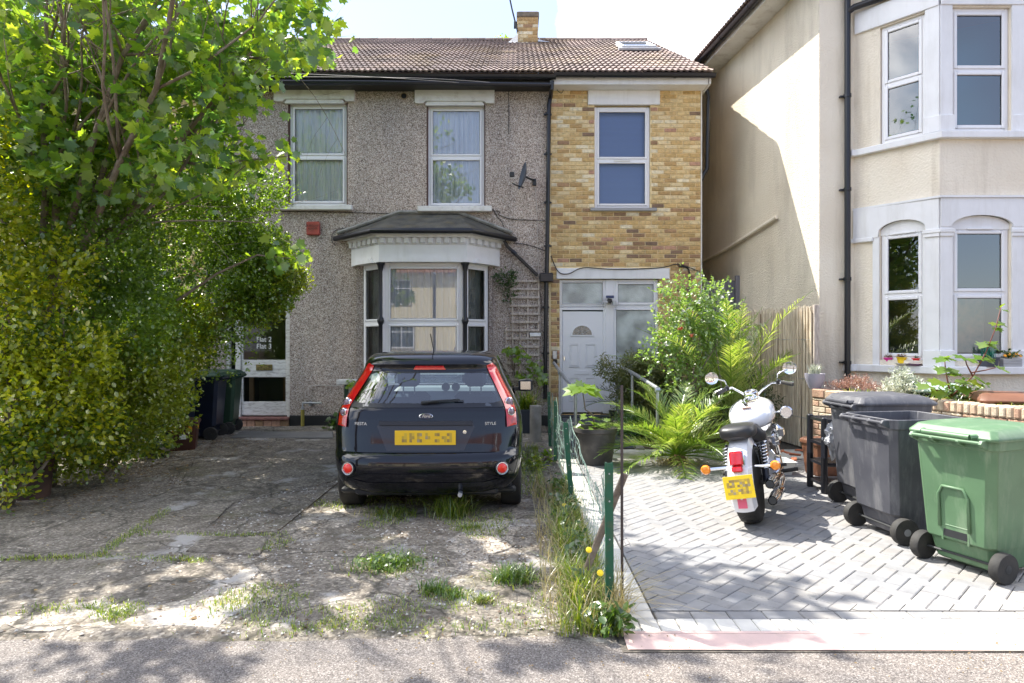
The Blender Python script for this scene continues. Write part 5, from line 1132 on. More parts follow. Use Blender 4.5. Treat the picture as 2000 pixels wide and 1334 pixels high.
# bumper contour and lower valance
strip([(-.50, .335), (.50, .335), (.62, .36), (.50, .395), (-.50, .395), (-.62, .36)], [(-.56, .322), (.56, .322), (.69, .355), (.52, .412), (-.52, .412), (-.69, .355)], .006, 'bumper_crease', M['carpaint'], car)
q = MB(); q.box(-.62, .62, .14, .5, .20, .27, ch=.02); q.build('rear_valance', M['carplast'], car)
q = MB(); q.box(-.78, .78, .3, 3.7, .18, .24, ch=.02); q.build('floor_pan', M['blackmat'], car)
for s in (-1, 1):
    for y in (.66, 3.14):
        q = MB(); Mx = TM((s*.735, y, .29)) @ Matrix.Rotation(R(90), 4, 'Y'); q.lathe([(.19, -.09), (.27, -.092), (.286, -.08), (.291, -.05), (.2905, 0), (.291, .05), (.286, .08), (.27, .092), (.19, .09)], 40, Mx); wh = q.build('wheel', M['rubber'], car, smooth='a')
        for g_ in (-.06, -.035, -.012, .012, .035, .06):
            pass
        q = MB(); q.lathe([(.19, .06), (.185, .04), (.05, .03), (.0, .045)] if s > 0 else [(.19, -.06), (.185, -.04), (.05, -.03), (0, -.045)], 24, Mx); q.build('rim', mat('alloy_rim', (.4, .41, .43), .35, .7), wh, smooth='a')
        q = MB()
        for k in range(-3, 4): q.lathe([(.2915, k*.021-.002), (.2925, k*.021), (.2915, k*.021+.002)], 40, Mx)
        q.build('tread', M['rubber'], wh)
    q = MB(); q.loft([[(s*.84, 2.36, .93), (s*.84, 2.44, .93), (s*.84, 2.44, 1.06), (s*.84, 2.36, 1.06)], [(s*.93, 2.33, .925), (s*.93, 2.47, .925), (s*.93, 2.47, 1.07), (s*.93, 2.33, 1.07)], [(s*1.01, 2.33, .94), (s*1.01, 2.44, .94), (s*1.01, 2.44, 1.06), (s*1.01, 2.33, 1.06)]]); mo = q.build('door_mirror', M['carplast'], car, bevel=.012)
    q = MB(); q.box(s*.97 if s < 0 else .865, .985*s if s > 0 else -.865, 2.322, 2.329, .95, 1.045); q.build('mirror_glass', M['chrome'], mo)
    q = MB(); q.box(min(s*.74, s*.86), max(s*.74, s*.86), 2.37, 2.43, .935, .975); q.build('mirror_arm', M['carplast'], mo)
    # side glass
    q = MB(); q.quad((s*.772, .75, 1.0), (s*.772, 2.5, 1.0), (s*.615, 1.75, 1.355), (s*.615, .8, 1.355)); q.build('side_window', M['carglass'], car, fix=False)
    q = MB(); q.box(min(s*.815, s*.835), max(s*.815, s*.835), 1.5, 1.68, .86, .89, ch=.004); q.build('door_handle', M['carplast'], car)
q = MB(); q.quad((-.74, 2.93, .985), (.74, 2.93, .985), (.58, 1.86, 1.36), (-.58, 1.86, 1.36)); q.build('windscreen', M['carglass'], car, fix=False)
def seat(x, y, hz=1.0, name='seat'):
    q = MB(); q.cbox(x-.23, x+.23, y, y+.14, .45, .98, .05); s_ = q.build(name, M['seat'], car, smooth='a')
    q = MB(); q.cbox(x-.12, x+.12, y-.03, y+.08, 1.04, 1.22, .04); q.build('headrest', M['seat'], s_, smooth='a')
    q = MB(); q.tube([(x-.06, y+.03, .95), (x-.06, y+.03, 1.08)], .007, 5); q.tube([(x+.06, y+.03, .95), (x+.06, y+.03, 1.08)], .007, 5); q.build('headrest_post', M['steel'], s_)
seat(-.36, 1.55); seat(.36, 1.55)
q = MB(); q.cbox(-.58, .58, .62, .76, .45, .93, .05); q.build('rear_seat', M['seat'], car)
q = MB(); q.box(-.66, .66, 2.35, 2.8, .7, .97, ch=.04); dsh = q.build('dashboard', mat('grey_dash', (.30, .31, .31), .7), car)
for x in (-.03, .09):
    q = MB(); q.lathe([(.05, 0), (.05, .02), (.035, .01), (0, .01)], 20, TM((x, 2.34, .98)) @ Matrix.Rotation(R(90), 4, 'X')); q.build('air_vent', M['carplast'], dsh)
q = MB(); q.quad((-.70, .16, .60), (.70, .16, .60), (.70, 3.5, .5), (-.70, 3.5, .5)); q.build('cabin_floor', M['seat'], car, fix=False)
q = MB(); q.box(-.6, .6, .33, .60, .925, .935); q.build('parcel_shelf', M['seat'], car)
q = MB(); q.tube([(.3, .18, .235), (.3, .0, .235)], .02, 8); q.build('exhaust', M['steel'], car)
q = MB(); q.tube([(0, .75, 1.435), (.0, .62, 1.50), (0, .45, 1.60)], .004, 5); q.build('roof_aerial', M['blackmat'], car)
car.location = (-.775, 5.58, 0.005); car.rotation_euler = (0, 0, R(.9))
# ================================================================== MOTORBIKE (local: rear contact at the origin, forward +y)
M['bikewhite'] = mat('pearl_white_paint', (.70, .71, .74), .2, coat=1)
M['leather'] = mat('black_leather', (.02, .02, .021), .42, bump=.2, bscale=150, bdist=.002)
bike = thing('motorbike', 'white and chrome cruiser motorbike leaning on its stand on the block paving', 'motorbike')
def BK(q, name, mt, parent=None, **k): return q.build(name, mt, parent or bike, **k)
RX = Matrix.Rotation(R(90), 4, 'Y')
def tyre(y, z, r, w_, name='wheel'):
    q = MB(); Mx = TM((0, y, z)) @ RX; q.lathe([(r*.72, -w_*.42), (r*.86, -w_*.5), (r*.95, -w_*.42), (r*.99, -w_*.22), (r, 0), (r*.99, w_*.22), (r*.95, w_*.42), (r*.86, w_*.5), (r*.72, w_*.42)], 44, Mx); o = BK(q, name, M['rubber'], smooth=True)
    q = MB(); q.lathe([(r*.73, -w_*.4), (r*.68, -w_*.3), (r*.70, 0), (r*.68, w_*.3), (r*.73, w_*.4)], 40, Mx); q.lathe([(.05, -.06), (.055, 0), (.05, .06)], 14, Mx)
    for k in range(22): a = 2*math.pi*k/22; a2 = a+(.35 if k % 2 else -.35); q.tube([(.03 if k % 4 < 2 else -.03, y+.05*math.cos(a), z+.05*math.sin(a)), (0, y+r*.69*math.cos(a2), z+r*.69*math.sin(a2))], .003, 4)
    BK(q, 'rim', M['chrome'], o, smooth='a')
    q = MB()
    for k in range(26):
        a = 2*math.pi*k/26
        for s in (-1, 1): q.tube([(s*w_*.08, y+r*1.002*math.cos(a), z+r*1.002*math.sin(a)), (s*w_*.38, y+r*.965*math.cos(a+.13), z+r*.965*math.sin(a+.13))], .0035, 4)
    BK(q, 'tread_groove', M['black'], o); return o
tyre(0, .325, .325, .175); tyre(1.63, .33, .33, .12)
# rear mudguard: arc strip
def guard(y, z, r, w_, a0, a1, n=18, crown=.03, name='rear_mudguard'):
    q = MB(); rings = []
    for i in range(n+1):
        a = R(a0+(a1-a0)*i/n); ring_ = []
        for k in range(9):
            t = -1+k/4; rr_ = r-crown*t*t-(.05 if abs(t) > .99 else 0); ring_.append((t*w_/2, y+rr_*math.cos(a), z+rr_*math.sin(a)))
        for k in range(8, -1, -1):
            t = -1+k/4; rr_ = r-.008-crown*t*t-(.05 if abs(t) > .99 else 0); ring_.append((t*w_/2*.96, y+rr_*math.cos(a), z+rr_*math.sin(a)))
        rings.append(ring_)
    q.loft(rings); return BK(q, name, M['bikewhite'], smooth='a')
rg_ = guard(.02, .33, .40, .20, 205, 60); guard(1.63, .33, .37, .15, 150, 20, name='front_mudguard')
q = MB(); q.box(-.035, .035, -.375, -.365, .20, .30); q.build('pink_stripe', mat('pink_sticker', (.7, .12, .2), .5), rg_)
# tank (lofted ellipses along y)
q = MB(); rings = []
for (y, w_, h, z) in ((.58, .02, .02, .77), (.60, .12, .06, .775), (.66, .19, .10, .79), (.76, .235, .125, .81), (.88, .255, .14, .825), (1.0, .245, .14, .84), (1.10, .20, .125, .85), (1.16, .13, .09, .855), (1.19, .03, .03, .855)):
    rings.append([(.84*w_*math.copysign(abs(math.cos(a))**.8, math.cos(a)), y, z+h*math.copysign(abs(math.sin(a))**.8, math.sin(a))*(1 if math.sin(a) > 0 else .9)) for a in [2*math.pi*k/28 for k in range(28)]])
q.loft(rings); tank = BK(q, 'fuel_tank', M['bikewhite'], smooth=True)
q = MB(); rings = []
for (y, w_, z) in ((.70, .01, .944), (.74, .035, .955), (.82, .065, .970), (.92, .085, .984), (1.02, .092, .994), (1.10, .085, .99), (1.15, .06, .975)):
    rings.append([(w_*t, y, z-.022*t*t) for t in (-1, -.6, 0, .6, 1)]+[(w_*t, y, z-.05) for t in (1, 0, -1)])
q.loft(rings); con = BK(q, 'console', M['chrome'], smooth='a')
q = MB(); Mx = TM((0, 1.05, .995)) @ Matrix.Rotation(R(18), 4, 'X'); q.lathe([(.062, -.02), (.068, .02), (.066, .04), (.056, .046), (.054, .036)], 26, Mx); sp = BK(q, 'speedometer', M['chrome'], con, smooth='a')
q = MB(); q.lathe([(.055, .034), (0, .037)], 24, Mx); BK(q, 'dial', mat('dial_face', (.25, .28, .30), .2, c2=(.6, .62, .62), scale=40, coat=1), sp)
q = MB(); Mx = TM((0, .91, .985)) @ Matrix.Rotation(R(10), 4, 'X'); q.lathe([(.042, -.01), (.044, .012), (.038, .018), (0, .02)], 22, Mx); BK(q, 'filler_cap', M['chrome'], con, smooth='a')
q = MB(); q.box(-.05, .03, .655, .70, .905, .913); BK(q, 'warning_label', mat('orange_label', (.75, .5, .4), .5), tank)
# seats
def pad(name, pts, mt):
    q = MB(); rings = []
    for (y, w_, z0, z1) in pts: rings.append([(w_*math.copysign(abs(math.cos(a))**.55, math.cos(a)), y, (z0+z1)/2+(z1-z0)/2*math.copysign(abs(math.sin(a))**.6, math.sin(a))) for a in [2*math.pi*k/24 for k in range(24)]])
    q.loft(rings); return BK(q, name, mt, smooth=True)
pad('rider_seat', [(.22, .04, .66, .76), (.25, .13, .63, .79), (.32, .165, .62, .75), (.42, .165, .62, .72), (.52, .13, .64, .73), (.60, .08, .68, .77), (.66, .03, .72, .79)], M['leather'])
pad('pillion_seat', [(-.20, .03, .74, .79), (-.18, .12, .72, .815), (-.10, .145, .715, .83), (.02, .145, .71, .835), (.14, .13, .70, .83), (.21, .10, .70, .81), (.24, .03, .72, .77)], M['leather'])
# tail light, plate, indicators
q = MB(); Mx = TM((0, -.335, .53)) @ Matrix.Rotation(R(-14), 4, 'X'); q.cbox(-.052, .052, -.03, .03, .0, .115, .012, Mx); tl = BK(q, 'tail_light', M['redlens'], smooth='a')
q = MB(); q.cbox(-.058, .058, -.0, .06, -.006, .121, .01, Mx); BK(q, 'tail_light_base', M['chrome'], tl)
q = MB(); q.cbox(-.042, .042, -.032, .02, -.05, -.006, .008, Mx); BK(q, 'reflector', M['redlens'], tl)
Mp = TM((0, -.405, .375)) @ Matrix.Rotation(R(-10), 4, 'X') @ Matrix.Rotation(R(-3), 4, 'Y')
q = MB(); q.box(-.115, .115, -.004, 0, -.09, .09, ch=.0015, M=Mp); np_ = BK(q, 'number_plate', mat('bright_yellow_plate', (.86, .60, .01), .35))
rr = random.Random(9)
for r_i, z in enumerate((-.055, .0, )):
    for c_ in range(9):
        for s_ in range(3):
            if rr.random() < .45: continue
            q = MB(); x = -.09+c_*.02; zz = z+s_*.02; q.quad(*[Mp @ Vector(p) for p in ((x, -.0055, zz), (x+.02, -.0055, zz), (x+.02, -.0055, zz+.02), (x, -.0055, zz+.02))]); BK(q, 'plate_mark', rr.choice(M['plblock']), np_, fix=False)
for s in (-1, 1):
    q = MB(); q.tube([(s*.11, -.20, .50), (s*.25, -.22, .50)], .012, 8); st = BK(q, 'indicator_stalk', M['chrome'], smooth='a')
    q = MB(); q.lathe([(.02, .04), (.036, .02), (.040, 0), (.040, -.012), (.03, -.026), (0, -.03)], 18, TM((s*.275, -.23, .50)) @ Matrix.Rotation(R(90), 4, 'X') @ Matrix.Rotation(R(180), 4, 'X')); BK(q, 'indicator', M['orangelens'], st, smooth='a')
# shocks
for s in (-1, 1):
    a, b_ = Vector((s*.155, .02, .33)), Vector((s*.15, .16, .64)); q = MB(); q.tube([a, b_], .016, 8); q.tube([a, a.lerp(b_, .35)], .028, 10); so_ = BK(q, 'shock_absorber', M['black'])
    q = MB(); q.tube([a.lerp(b_, .30+.65*t/90)+Vector((.032*math.cos(t*.56), .032*math.sin(t*.56), 0)) for t in range(91)], .006, 5); BK(q, 'spring', M['chrome'], so_, smooth=True)
    q = MB(); q.tube([(s*.12, .02, .325), (s*.11, .5, .36)], .022, 8); BK(q, 'swingarm', M['black'])
    q = MB(); q.cbox(min(s*.10, s*.15), max(s*.10, s*.15), .16, .46, .42, .62, .03); BK(q, 'side_cover', M['chrome'], smooth='a')
# exhausts on the right
q = MB()
for z0, z1 in ((.20, .23), (.33, .31)):
    q.tube([(.10, .98, .45), (.17, .95, z1+.02), (.19, .80, z0), (.20, .45, z0-.01), (.215, .30, z0+.0), (.22, -.10, z0+.03), (.222, -.32, z0+.04)], [.02, .022, .024, .026, .042, .046, .036], 16, cap=False)
ex = BK(q, 'exhaust_pipe', M['chrome'], smooth=True)
q = MB(); q.tube([(.222, -.318, .24), (.222, -.20, .235)], .03, 14); q.tube([(.222, -.318, .37), (.222, -.2, .36)], .03, 14); BK(q, 'exhaust_mouth', M['blackmat'], ex)
# engine, frame
q = MB(); q.cbox(-.16, .16, .55, .98, .20, .46, .05); en = BK(q, 'engine', M['steel'], smooth='a')
for ay, tilt in ((.66, 24), (.92, -24)):
    for k in range(6):
        q = MB(); q.cbox(-.10, .10, -.09, .09, .0+k*.032, .018+k*.032, .006, TM((0, ay, .46)) @ Matrix.Rotation(R(tilt), 4, 'X')); BK(q, 'cooling_fin', M['steel'], en)
q = MB(); q.lathe([(.10, 0), (.11, .02), (.10, .05), (.03, .06)], 22, TM((.16, .74, .33)) @ RX); q.lathe([(.075, 0), (.085, .03), (.07, .06), (0, .07)], 22, TM((.16, .80, .60)) @ RX); BK(q, 'engine_cover', M['chrome'], en, smooth='a')
q = MB(); q.tube([(0, .30, .60), (0, .6, .70), (0, 1.15, .80), (0, 1.10, .50), (0, .95, .22), (0, .4, .20), (0, .25, .4)], .022, 8); BK(q, 'frame', M['black'])
for s in (-1, 1):
    q = MB(); q.tube([(s*.10, 1.16, .92), (s*.10, 1.63, .33)], [.026, .022], 10); BK(q, 'fork', M['chrome'], smooth=True)
q = MB(); q.lathe([(.03, -.10), (.08, -.06), (.095, 0), (.10, .05), (.092, .06), (0, .07)], 24, TM((0, 1.33, .80)) @ Matrix.Rotation(R(-90), 4, 'X')); BK(q, 'headlight', M['chrome'], smooth='a')
# bars, turned to the left
ST = TM((0, 1.14, .95)) @ Matrix.Rotation(R(14), 4, 'Z')
def SB(q): q.v = [tuple(ST @ Vector((v[0]*.74, v[1], v[2]))) for v in q.v]; return q
q = MB(); q.tube([(-.44, -.26, .12), (-.36, -.18, .14), (-.26, -.06, .145), (-.14, .02, .08), (-.06, .02, .03), (.06, .02, .03), (.14, .02, .08), (.26, -.06, .145), (.36, -.18, .14), (.44, -.26, .12)], .014, 10); hb = BK(SB(q), 'handlebar', M['chrome'], smooth=True)
for s in (-1, 1):
    q = MB(); q.tube([(s*.36, -.18, .141), (s*.47, -.295, .112)], .020, 10); gr_ = BK(SB(q), 'grip', M['rubber'], hb, smooth='a')
    q = MB(); q.cbox(min(s*.30, s*.36), max(s*.30, s*.36), -.17, -.10, .12, .17, .01); BK(SB(q), 'switchgear', M['black'], hb)
    q = MB(); q.tube([(s*.33, -.12, .15), (s*.40, -.14, .148), (s*.50, -.22, .13)], .006, 6); BK(SB(q), 'lever', M['chrome'], hb)
    q = MB(); q.tube([(s*.32, -.12, .16), (s*.34, -.10, .22), (s*.42, -.10, .245), (s*.47, -.11, .25)], .008, 7); q.build
    ms = BK(SB(q), 'mirror_stem', M['chrome'], hb, smooth=True)
    Mm = ST @ TM((s*.372, -.11, .265)) @ Matrix.Rotation(R(90), 4, 'X') @ Matrix.Rotation(R(-14-8*s), 4, 'Y') @ Matrix.Diagonal((1, .95, 1, 1))
    q = MB(); q.lathe([(0, -.035), (.035, -.03), (.060, -.012), (.066, .004), (.064, .012), (.058, .010)], 26, Mm); mr_ = BK(q, 'mirror', M['chrome'], hb, smooth='a')
    q = MB(); q.lathe([(.059, .008), (0, .0085)], 26, Mm); BK(q, 'mirror_glass', glassmat('mirror_pane', (.3, .3, .3), 8) if 0 else M['chrome'], mr_)
q = MB(); q.tube([(.3, -.06, .14), (.2, .12, .10), (.05, .15, -.02)], .006, 5); q.tube([(-.3, -.06, .14), (-.2, .14, .12), (-.02, .16, -.04)], .006, 5); BK(SB(q), 'cable', M['blackmat'], hb)
q = MB(); q.cbox(-.05, .05, -.02, .05, -.02, .05, .015); BK(SB(q), 'bar_clamp', M['chrome'], hb)
# pegs, stand, crash bar
for s in (-1, 1):
    q = MB(); q.tube([(s*.12, .80, .27), (s*.34, .78, .29)], .018, 8); BK(q, 'footrest', M['rubber'])
    q = MB(); q.tube([(s*.14, .32, .40), (s*.30, .28, .42)], .014, 8); BK(q, 'pillion_footrest', M['rubber'])
q = MB(); q.tube([(-.12, .62, .22), (-.24, .60, .03)], .012, 8); BK(q, 'side_stand', M['chrome'])
q = MB(); q.lathe([(.03, 0), (.055, .03), (.06, .09), (.05, .1)], 18, TM((.30, 1.10, .80)) @ Matrix.Rotation(R(90), 4, 'X')); q.tube([(.1, 1.15, .80), (.3, 1.12, .80)], .01, 6); BK(q, 'spot_lamp', M['chrome'], smooth='a')
q = MB(); q.cbox(.12, .27, .70, .92, .56, .72, .05); BK(q, 'air_cleaner', M['chrome'], smooth='a')
bike.location = (2.0, 5.56, .016); bike.rotation_euler = (0, R(-9), R(-27))
# ================================================================== WHEELIE BINS (local: back at -y, hinge and wheels at the back)
def binbody(q, inner=True, w0=.215, w1=.285, d0=.21, d1=.33, h=.98):
    rings = []
    def rr_(w_, yb, yf, z, c): return [(-w_+c, yb, z), (w_-c, yb, z), (w_, yb+c, z), (w_, yf-c, z), (w_-c, yf, z), (-w_+c, yf, z), (-w_, yf-c, z), (-w_, yb+c, z)]
    L_ = [(0.04, .19, -.17, .20), (.06, w0, -.20, d0+.02), (.20, w0+.012, -.235, d0+.045), (.22, w0+.02, -.27, d0+.05), (.90, w1-.012, -.315, d1), (.905, w1+.004, -.325, d1+.012), (h, w1+.008, -.33, d1+.02)]
    for z, w_, yb, yf in L_: rings.append(rr_(w_, yb, yf, z, .045))
    if inner:
        rings.append(rr_(w1-.012, -.31, d1, h, .04)); rings.append(rr_(w1-.02, -.30, d1-.01, .90, .04)); rings.append(rr_(w0-.01, -.19, d0, .1, .04))
    q.loft(rings); return q
def wheelie(label, mt, lid=True, lidmt=None, group='wheelie bins', panel=True, name='wheelie_bin', rad=.105, hub=None):
    t = thing(name, label, 'wheelie bin', group=group)
    binbody(MB()).build('bin_body', mt, t, bevel=.008, smooth='a')
    q = MB(); q.tube([(-.235, -.375, .955), (.235, -.375, .955)], .014, 8)
    for x in (-.235, -.09, .09, .235): q.prism([(-.30, .90), (-.31, .975), (-.375, .975), (-.392, .95), (-.375, .93)], x-.012, x+.012, Matrix(((0, 1, 0, 0), (1, 0, 0, 0), (0, 0, 1, 0), (0, 0, 0, 1))))
    q.build('handle', mt, t, bevel=.004)
    if panel:
        q = MB(); pts = [(-.10, .30), (-.10, .54), (-.07, .60), (.07, .60), (.10, .54), (.10, .30)]; q.tube([(x, -.272-.045*(z-.22)/.68-.004, z) for x, z in pts], .011, 6); q.build('moulded_rib', mt, t, smooth=True)
        q = MB(); q.box(-.08, .08, -.262, -.24, .215, .235); q.box(-.095, -.08, -.275, -.24, .20, .31, ch=.004); q.box(.08, .095, -.275, -.24, .20, .31, ch=.004); q.box(-.095, .095, -.278, -.24, .311, .325, ch=.004); q.build('foot_recess', mt, t)
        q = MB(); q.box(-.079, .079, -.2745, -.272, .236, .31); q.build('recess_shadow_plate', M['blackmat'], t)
    for s in (-1, 1):
        Mx = TM((s*.268, -.215, rad)) @ Matrix.Rotation(R(90), 4, 'Y'); q = MB(); q.lathe([(rad*.62, -.032), (rad*.95, -.03), (rad, -.018), (rad, .018), (rad*.95, .03), (rad*.62, .032)], 30, Mx); wh = q.build('wheel', M['rubber'], t, smooth='a')
        q = MB(); q.lathe([(rad*.63, .0), (rad*.55, .012 if s > 0 else -.012), (.03, .018 if s > 0 else -.018), (.028, .034 if s > 0 else -.034), (0, .036 if s > 0 else -.036)], 20, Mx)
        for k in range(12 if hub is None else 0): a = 2*math.pi*k/12; q.tube([Mx @ Vector((.02*math.cos(a), .02*math.sin(a), s*.024)), Mx @ Vector((rad*.62*math.cos(a), rad*.62*math.sin(a), s*.02))], .004, 4)
        q.build('wheel_hub', hub or M['blackmat'], wh)
    q = MB(); q.tube([(-.26, -.215, rad), (.26, -.215, rad)], .01, 6); q.build('axle', M['blackmat'], t)
    if lid:
        lm = lidmt or mt; q = MB()
        P = lambda w_, yb, yf, z: [(-w_+.03, yb, z), (w_-.03, yb, z), (w_, yb+.03, z), (w_, yf-.05, z), (w_-.05, yf, z), (-w_+.05, yf, z), (-w_, yf-.05, z), (-w_, yb+.03, z)]
        q.loft([P(.302, -.34, .385, .965), P(.305, -.345, .39, .985), P(.295, -.33, .37, 1.0), P(.27, -.30, .32, 1.035), P(.24, -.20, .26, 1.05)]); l = q.build('lid', lm, t, bevel=.006, smooth='a')
        q = MB(); q.prism([(-.30, 1.0), (-.10, 1.045), (.26, 1.055), (.33, 1.02), (.33, .99), (-.30, .99)], -.20, -.17, Matrix(((0, 1, 0, 0), (1, 0, 0, 0), (0, 0, 1, 0), (0, 0, 0, 1)))); q.prism([(-.30, 1.0), (-.10, 1.045), (.26, 1.055), (.33, 1.02), (.33, .99), (-.30, .99)], .17, .20, Matrix(((0, 1, 0, 0), (1, 0, 0, 0), (0, 0, 1, 0), (0, 0, 0, 1)))); q.build('lid_rib', lm, l, bevel=.006)
        q = MB(); q.tube([(-.16, -.365, .985), (.16, -.365, .985)], .022, 10); q.tube([(-.16, -.365, .985), (-.18, -.33, .99)], .02, 8); q.tube([(.16, -.365, .985), (.18, -.33, .99)], .02, 8); q.build('hinge', lm, l, smooth='a')
    return t
def place(o, x, y, rz, z=0, rx=0): o.location = (x, y, z); o.rotation_euler = (rx, 0, R(rz)); return o
M['bingreen'] = mat('green_bin_plastic', lin((88, 120, 88)), .48, c2=lin((80, 110, 80)), scale=4, bump=.08, bscale=220, bdist=.002, coord='obj', dirt=lin((122, 142, 116)), dscale=5, dstretch=(2, 2, .5))
M['bingrey'] = mat('grey_bin_plastic', lin((78, 79, 85)), .5, c2=lin((66, 67, 74)), scale=4, bump=.08, bscale=220, bdist=.002, coord='obj', dirt=lin((122, 122, 124)), dscale=5, dstretch=(2, 2, .5))
M['binnavy'] = mat('dark_navy_plastic', lin((24, 34, 54)), .35, c2=lin((18, 26, 44)), scale=4, coord='obj')
M['bindgreen'] = mat('dark_green_plastic', lin((34, 62, 46)), .45, coord='obj')
M['brownbin'] = mat('brown_plastic', lin((118, 78, 58)), .55, c2=lin((104, 68, 50)), scale=6, coord='obj')
def backmid(p1, p2, off): d = (p2-p1).normalized(); n_ = Vector((-d.y, d.x, 0)); return (p1+p2)/2+n_*off, math.degrees(math.atan2(d.y, d.x))
def placebin(o, a, b, off=.215, rad=.105):
    p1, p2 = gp(*a), gp(*b); c, an_ = backmid(p1, p2, off); place(o, c.x, c.y, an_, .014); return c
g1 = wheelie('sunlit light green wheelie bin with a closed lid, nearest of the row', M['bingreen']); placebin(g1, (1806, 1094), (1957, 1144)); g1.scale = (1, 1, .93)
g2 = wheelie('grey wheelie bin standing open without a lid beside the green one', M['bingrey'], lid=False, panel=False, hub=mat('grey_hub', (.2, .2, .21), .5)); placebin(g2, (1674, 1030), (1765, 1068)); g2.scale = (1, 1, .96)
g3 = wheelie('dark grey wheelie bin with a closed lid behind the open grey one', M['bingrey'], panel=False); placebin(g3, (1641, 985), (1700, 1012))
q = MB(); q.tube([(-.10, -.285, .60), (.10, -.285, .60)], .004, 4)
# sticker on the side of the open bin (faces the camera)
q = MB(); Mx = Matrix.Identity(4)
q.lathe([(.085, 0), (.085, .002), (0, .002)], 28, TM((.285, .10, .66)) @ Matrix.Rotation(R(93.5), 4, 'Y') @ Matrix.Diagonal((1.25, 1, 1, 1))); q.build('sticker', mat('faded_teal_sticker', lin((60, 110, 112)), .4, c2=lin((150, 190, 190)), scale=18, coord='obj'), g2, keep=False)
q = MB(); q.tube([(.2885, .06, .74), (.2885, .07, .79), (.2885, .10, .81), (.2885, .13, .79), (.2885, .14, .74)], .003, 4); q.tube([(.2885, .03, .73), (.2885, .17, .73)], .003, 4); q.build('sticker_emblem', mat('teal_print', lin((40, 150, 140)), .5), g2, keep=False)
# the bins against the left hand hedge
b4 = wheelie('dark green wheelie bin with white stencilled marks by the flats door', M['bindgreen'], panel=False, group='bins by the flats door'); place(b4, -4.93, 10.95, 100)
b5 = wheelie('dark navy wheelie bin with a white painted stroke, beside the hedge', M['binnavy'], panel=False, lidmt=M['bindgreen'], group='bins by the flats door'); place(b5, -4.93, 10.35, 98)
b6 = wheelie('navy wheelie bin smeared with white paint, half inside the hedge', M['binnavy'], panel=False, group='bins by the flats door'); place(b6, -5.10, 9.72, 97)
M['wpaint'] = mat('smeared_white_paint', (.62, .66, .74), .5, c2=(.22, .26, .34), scale=9, coord='obj', lo=.45, hi=.6)
for bb_, zs_ in ((b5, (.35, .75)), (b6, (.1, .8))):
    q = MB(); y = .33
    if bb_ is b5:
        for xo in (.06, .15):
            q.tube([(xo, .292, .62), (xo+.004, .303, .72), (xo, .314, .84)], .010, 4)
    else:
        q.add([(-.16, .262, .15), (.20, .262, .12), (.22, .292, .52), (.02, .296, .58), (-.14, .285, .44)], [(0, 1, 2, 3, 4)]); q.add([(-.2, .306, .66), (.2, .306, .62), (.24, .33, .88), (-.2, .33, .88)], [(0, 1, 2, 3)])
    q.build('paint_mark', M['wpaint'], bb_, keep=False)
q = MB()
for z in (.45, .62, .76): q.box(.245, .249, .0, .10, z, z+.035)
q = MB()
for (y, z) in ((.05, .40), (.05, .55), (.05, .70)):
    q.add([(.262+.06*(z-.2)/.7, y-.03, z), (.262+.06*(z-.2)/.7, y+.03, z), (.264+.06*(z-.16)/.7, y+.02, z+.06), (.264+.06*(z-.16)/.7, y-.02, z+.06)], [(0, 1, 2, 3)])
q.v = [(-v[0], v[1], v[2]) for v in q.v]; q.build('stencil', M['wpaint'], b4, keep=False)
def caddy(label, mt, w_=.17, h=.36):
    t = thing('food_waste_caddy', label, 'caddy', group='small food waste caddies'); q = MB()
    P = lambda s, z, c=.03: [(-s+c, -s, z), (s-c, -s, z), (s, -s+c, z), (s, s-c, z), (s-c, s, z), (-s+c, s, z), (-s, s-c, z), (-s, -s+c, z)]
    q.loft([P(w_*.8, 0), P(w_*.83, .02), P(w_, h)]); q.build('bin_body', mt, t, bevel=.006, smooth='a')
    q = MB(); q.loft([P(w_*1.07, h-.01), P(w_*1.1, h+.01), P(w_*1.07, h+.035), P(w_*.95, h+.055)]); q.build('lid', mt, t, bevel=.006, smooth='a')
    for s in (-1, 1):
        q = MB(); q.box(s*w_*.93-.012, s*w_*.93+.012, -.03, .03, h-.09, h-.02, ch=.004); q.box(s*w_*.55-.022, s*w_*.55+.022, -w_*1.0-.004, -w_*.97+.002, h-.10, h-.03); q.build('yellow_clip', mat('amber_clip', (.8, .38, .01), .5), t)
    q = MB(); q.box(-.03, .05, -w_*.95-.004, -w_*.9, h*.45, h*.62); q.build('sticker', M['paintclean'], t)
    return t
c1 = caddy('dark brown food caddy with amber clips in front of the smeared bin', mat('dark_brown_plastic', lin((70, 38, 30)), .5), .19, .38); place(c1, -4.68, 9.30, 20)
c2 = caddy('brown food caddy with amber clips beside the black shelving', M['brownbin'], .17, .36); place(c2, 3.50, 7.55, 12, .012)
# bins behind the garden wall
b7 = wheelie('brown lidded wheelie bin behind the garden wall', M['brownbin'], panel=False, group='bins behind the garden wall'); place(b7, 5.20, 7.05, 160, -.06)
b8 = wheelie('green lidded wheelie bin behind the brown one', M['bindgreen'], panel=False, lidmt=mat('pale_green_lid', lin((150, 170, 158)), .4), group='bins behind the garden wall'); place(b8, 5.05, 7.95, 160, -.03)
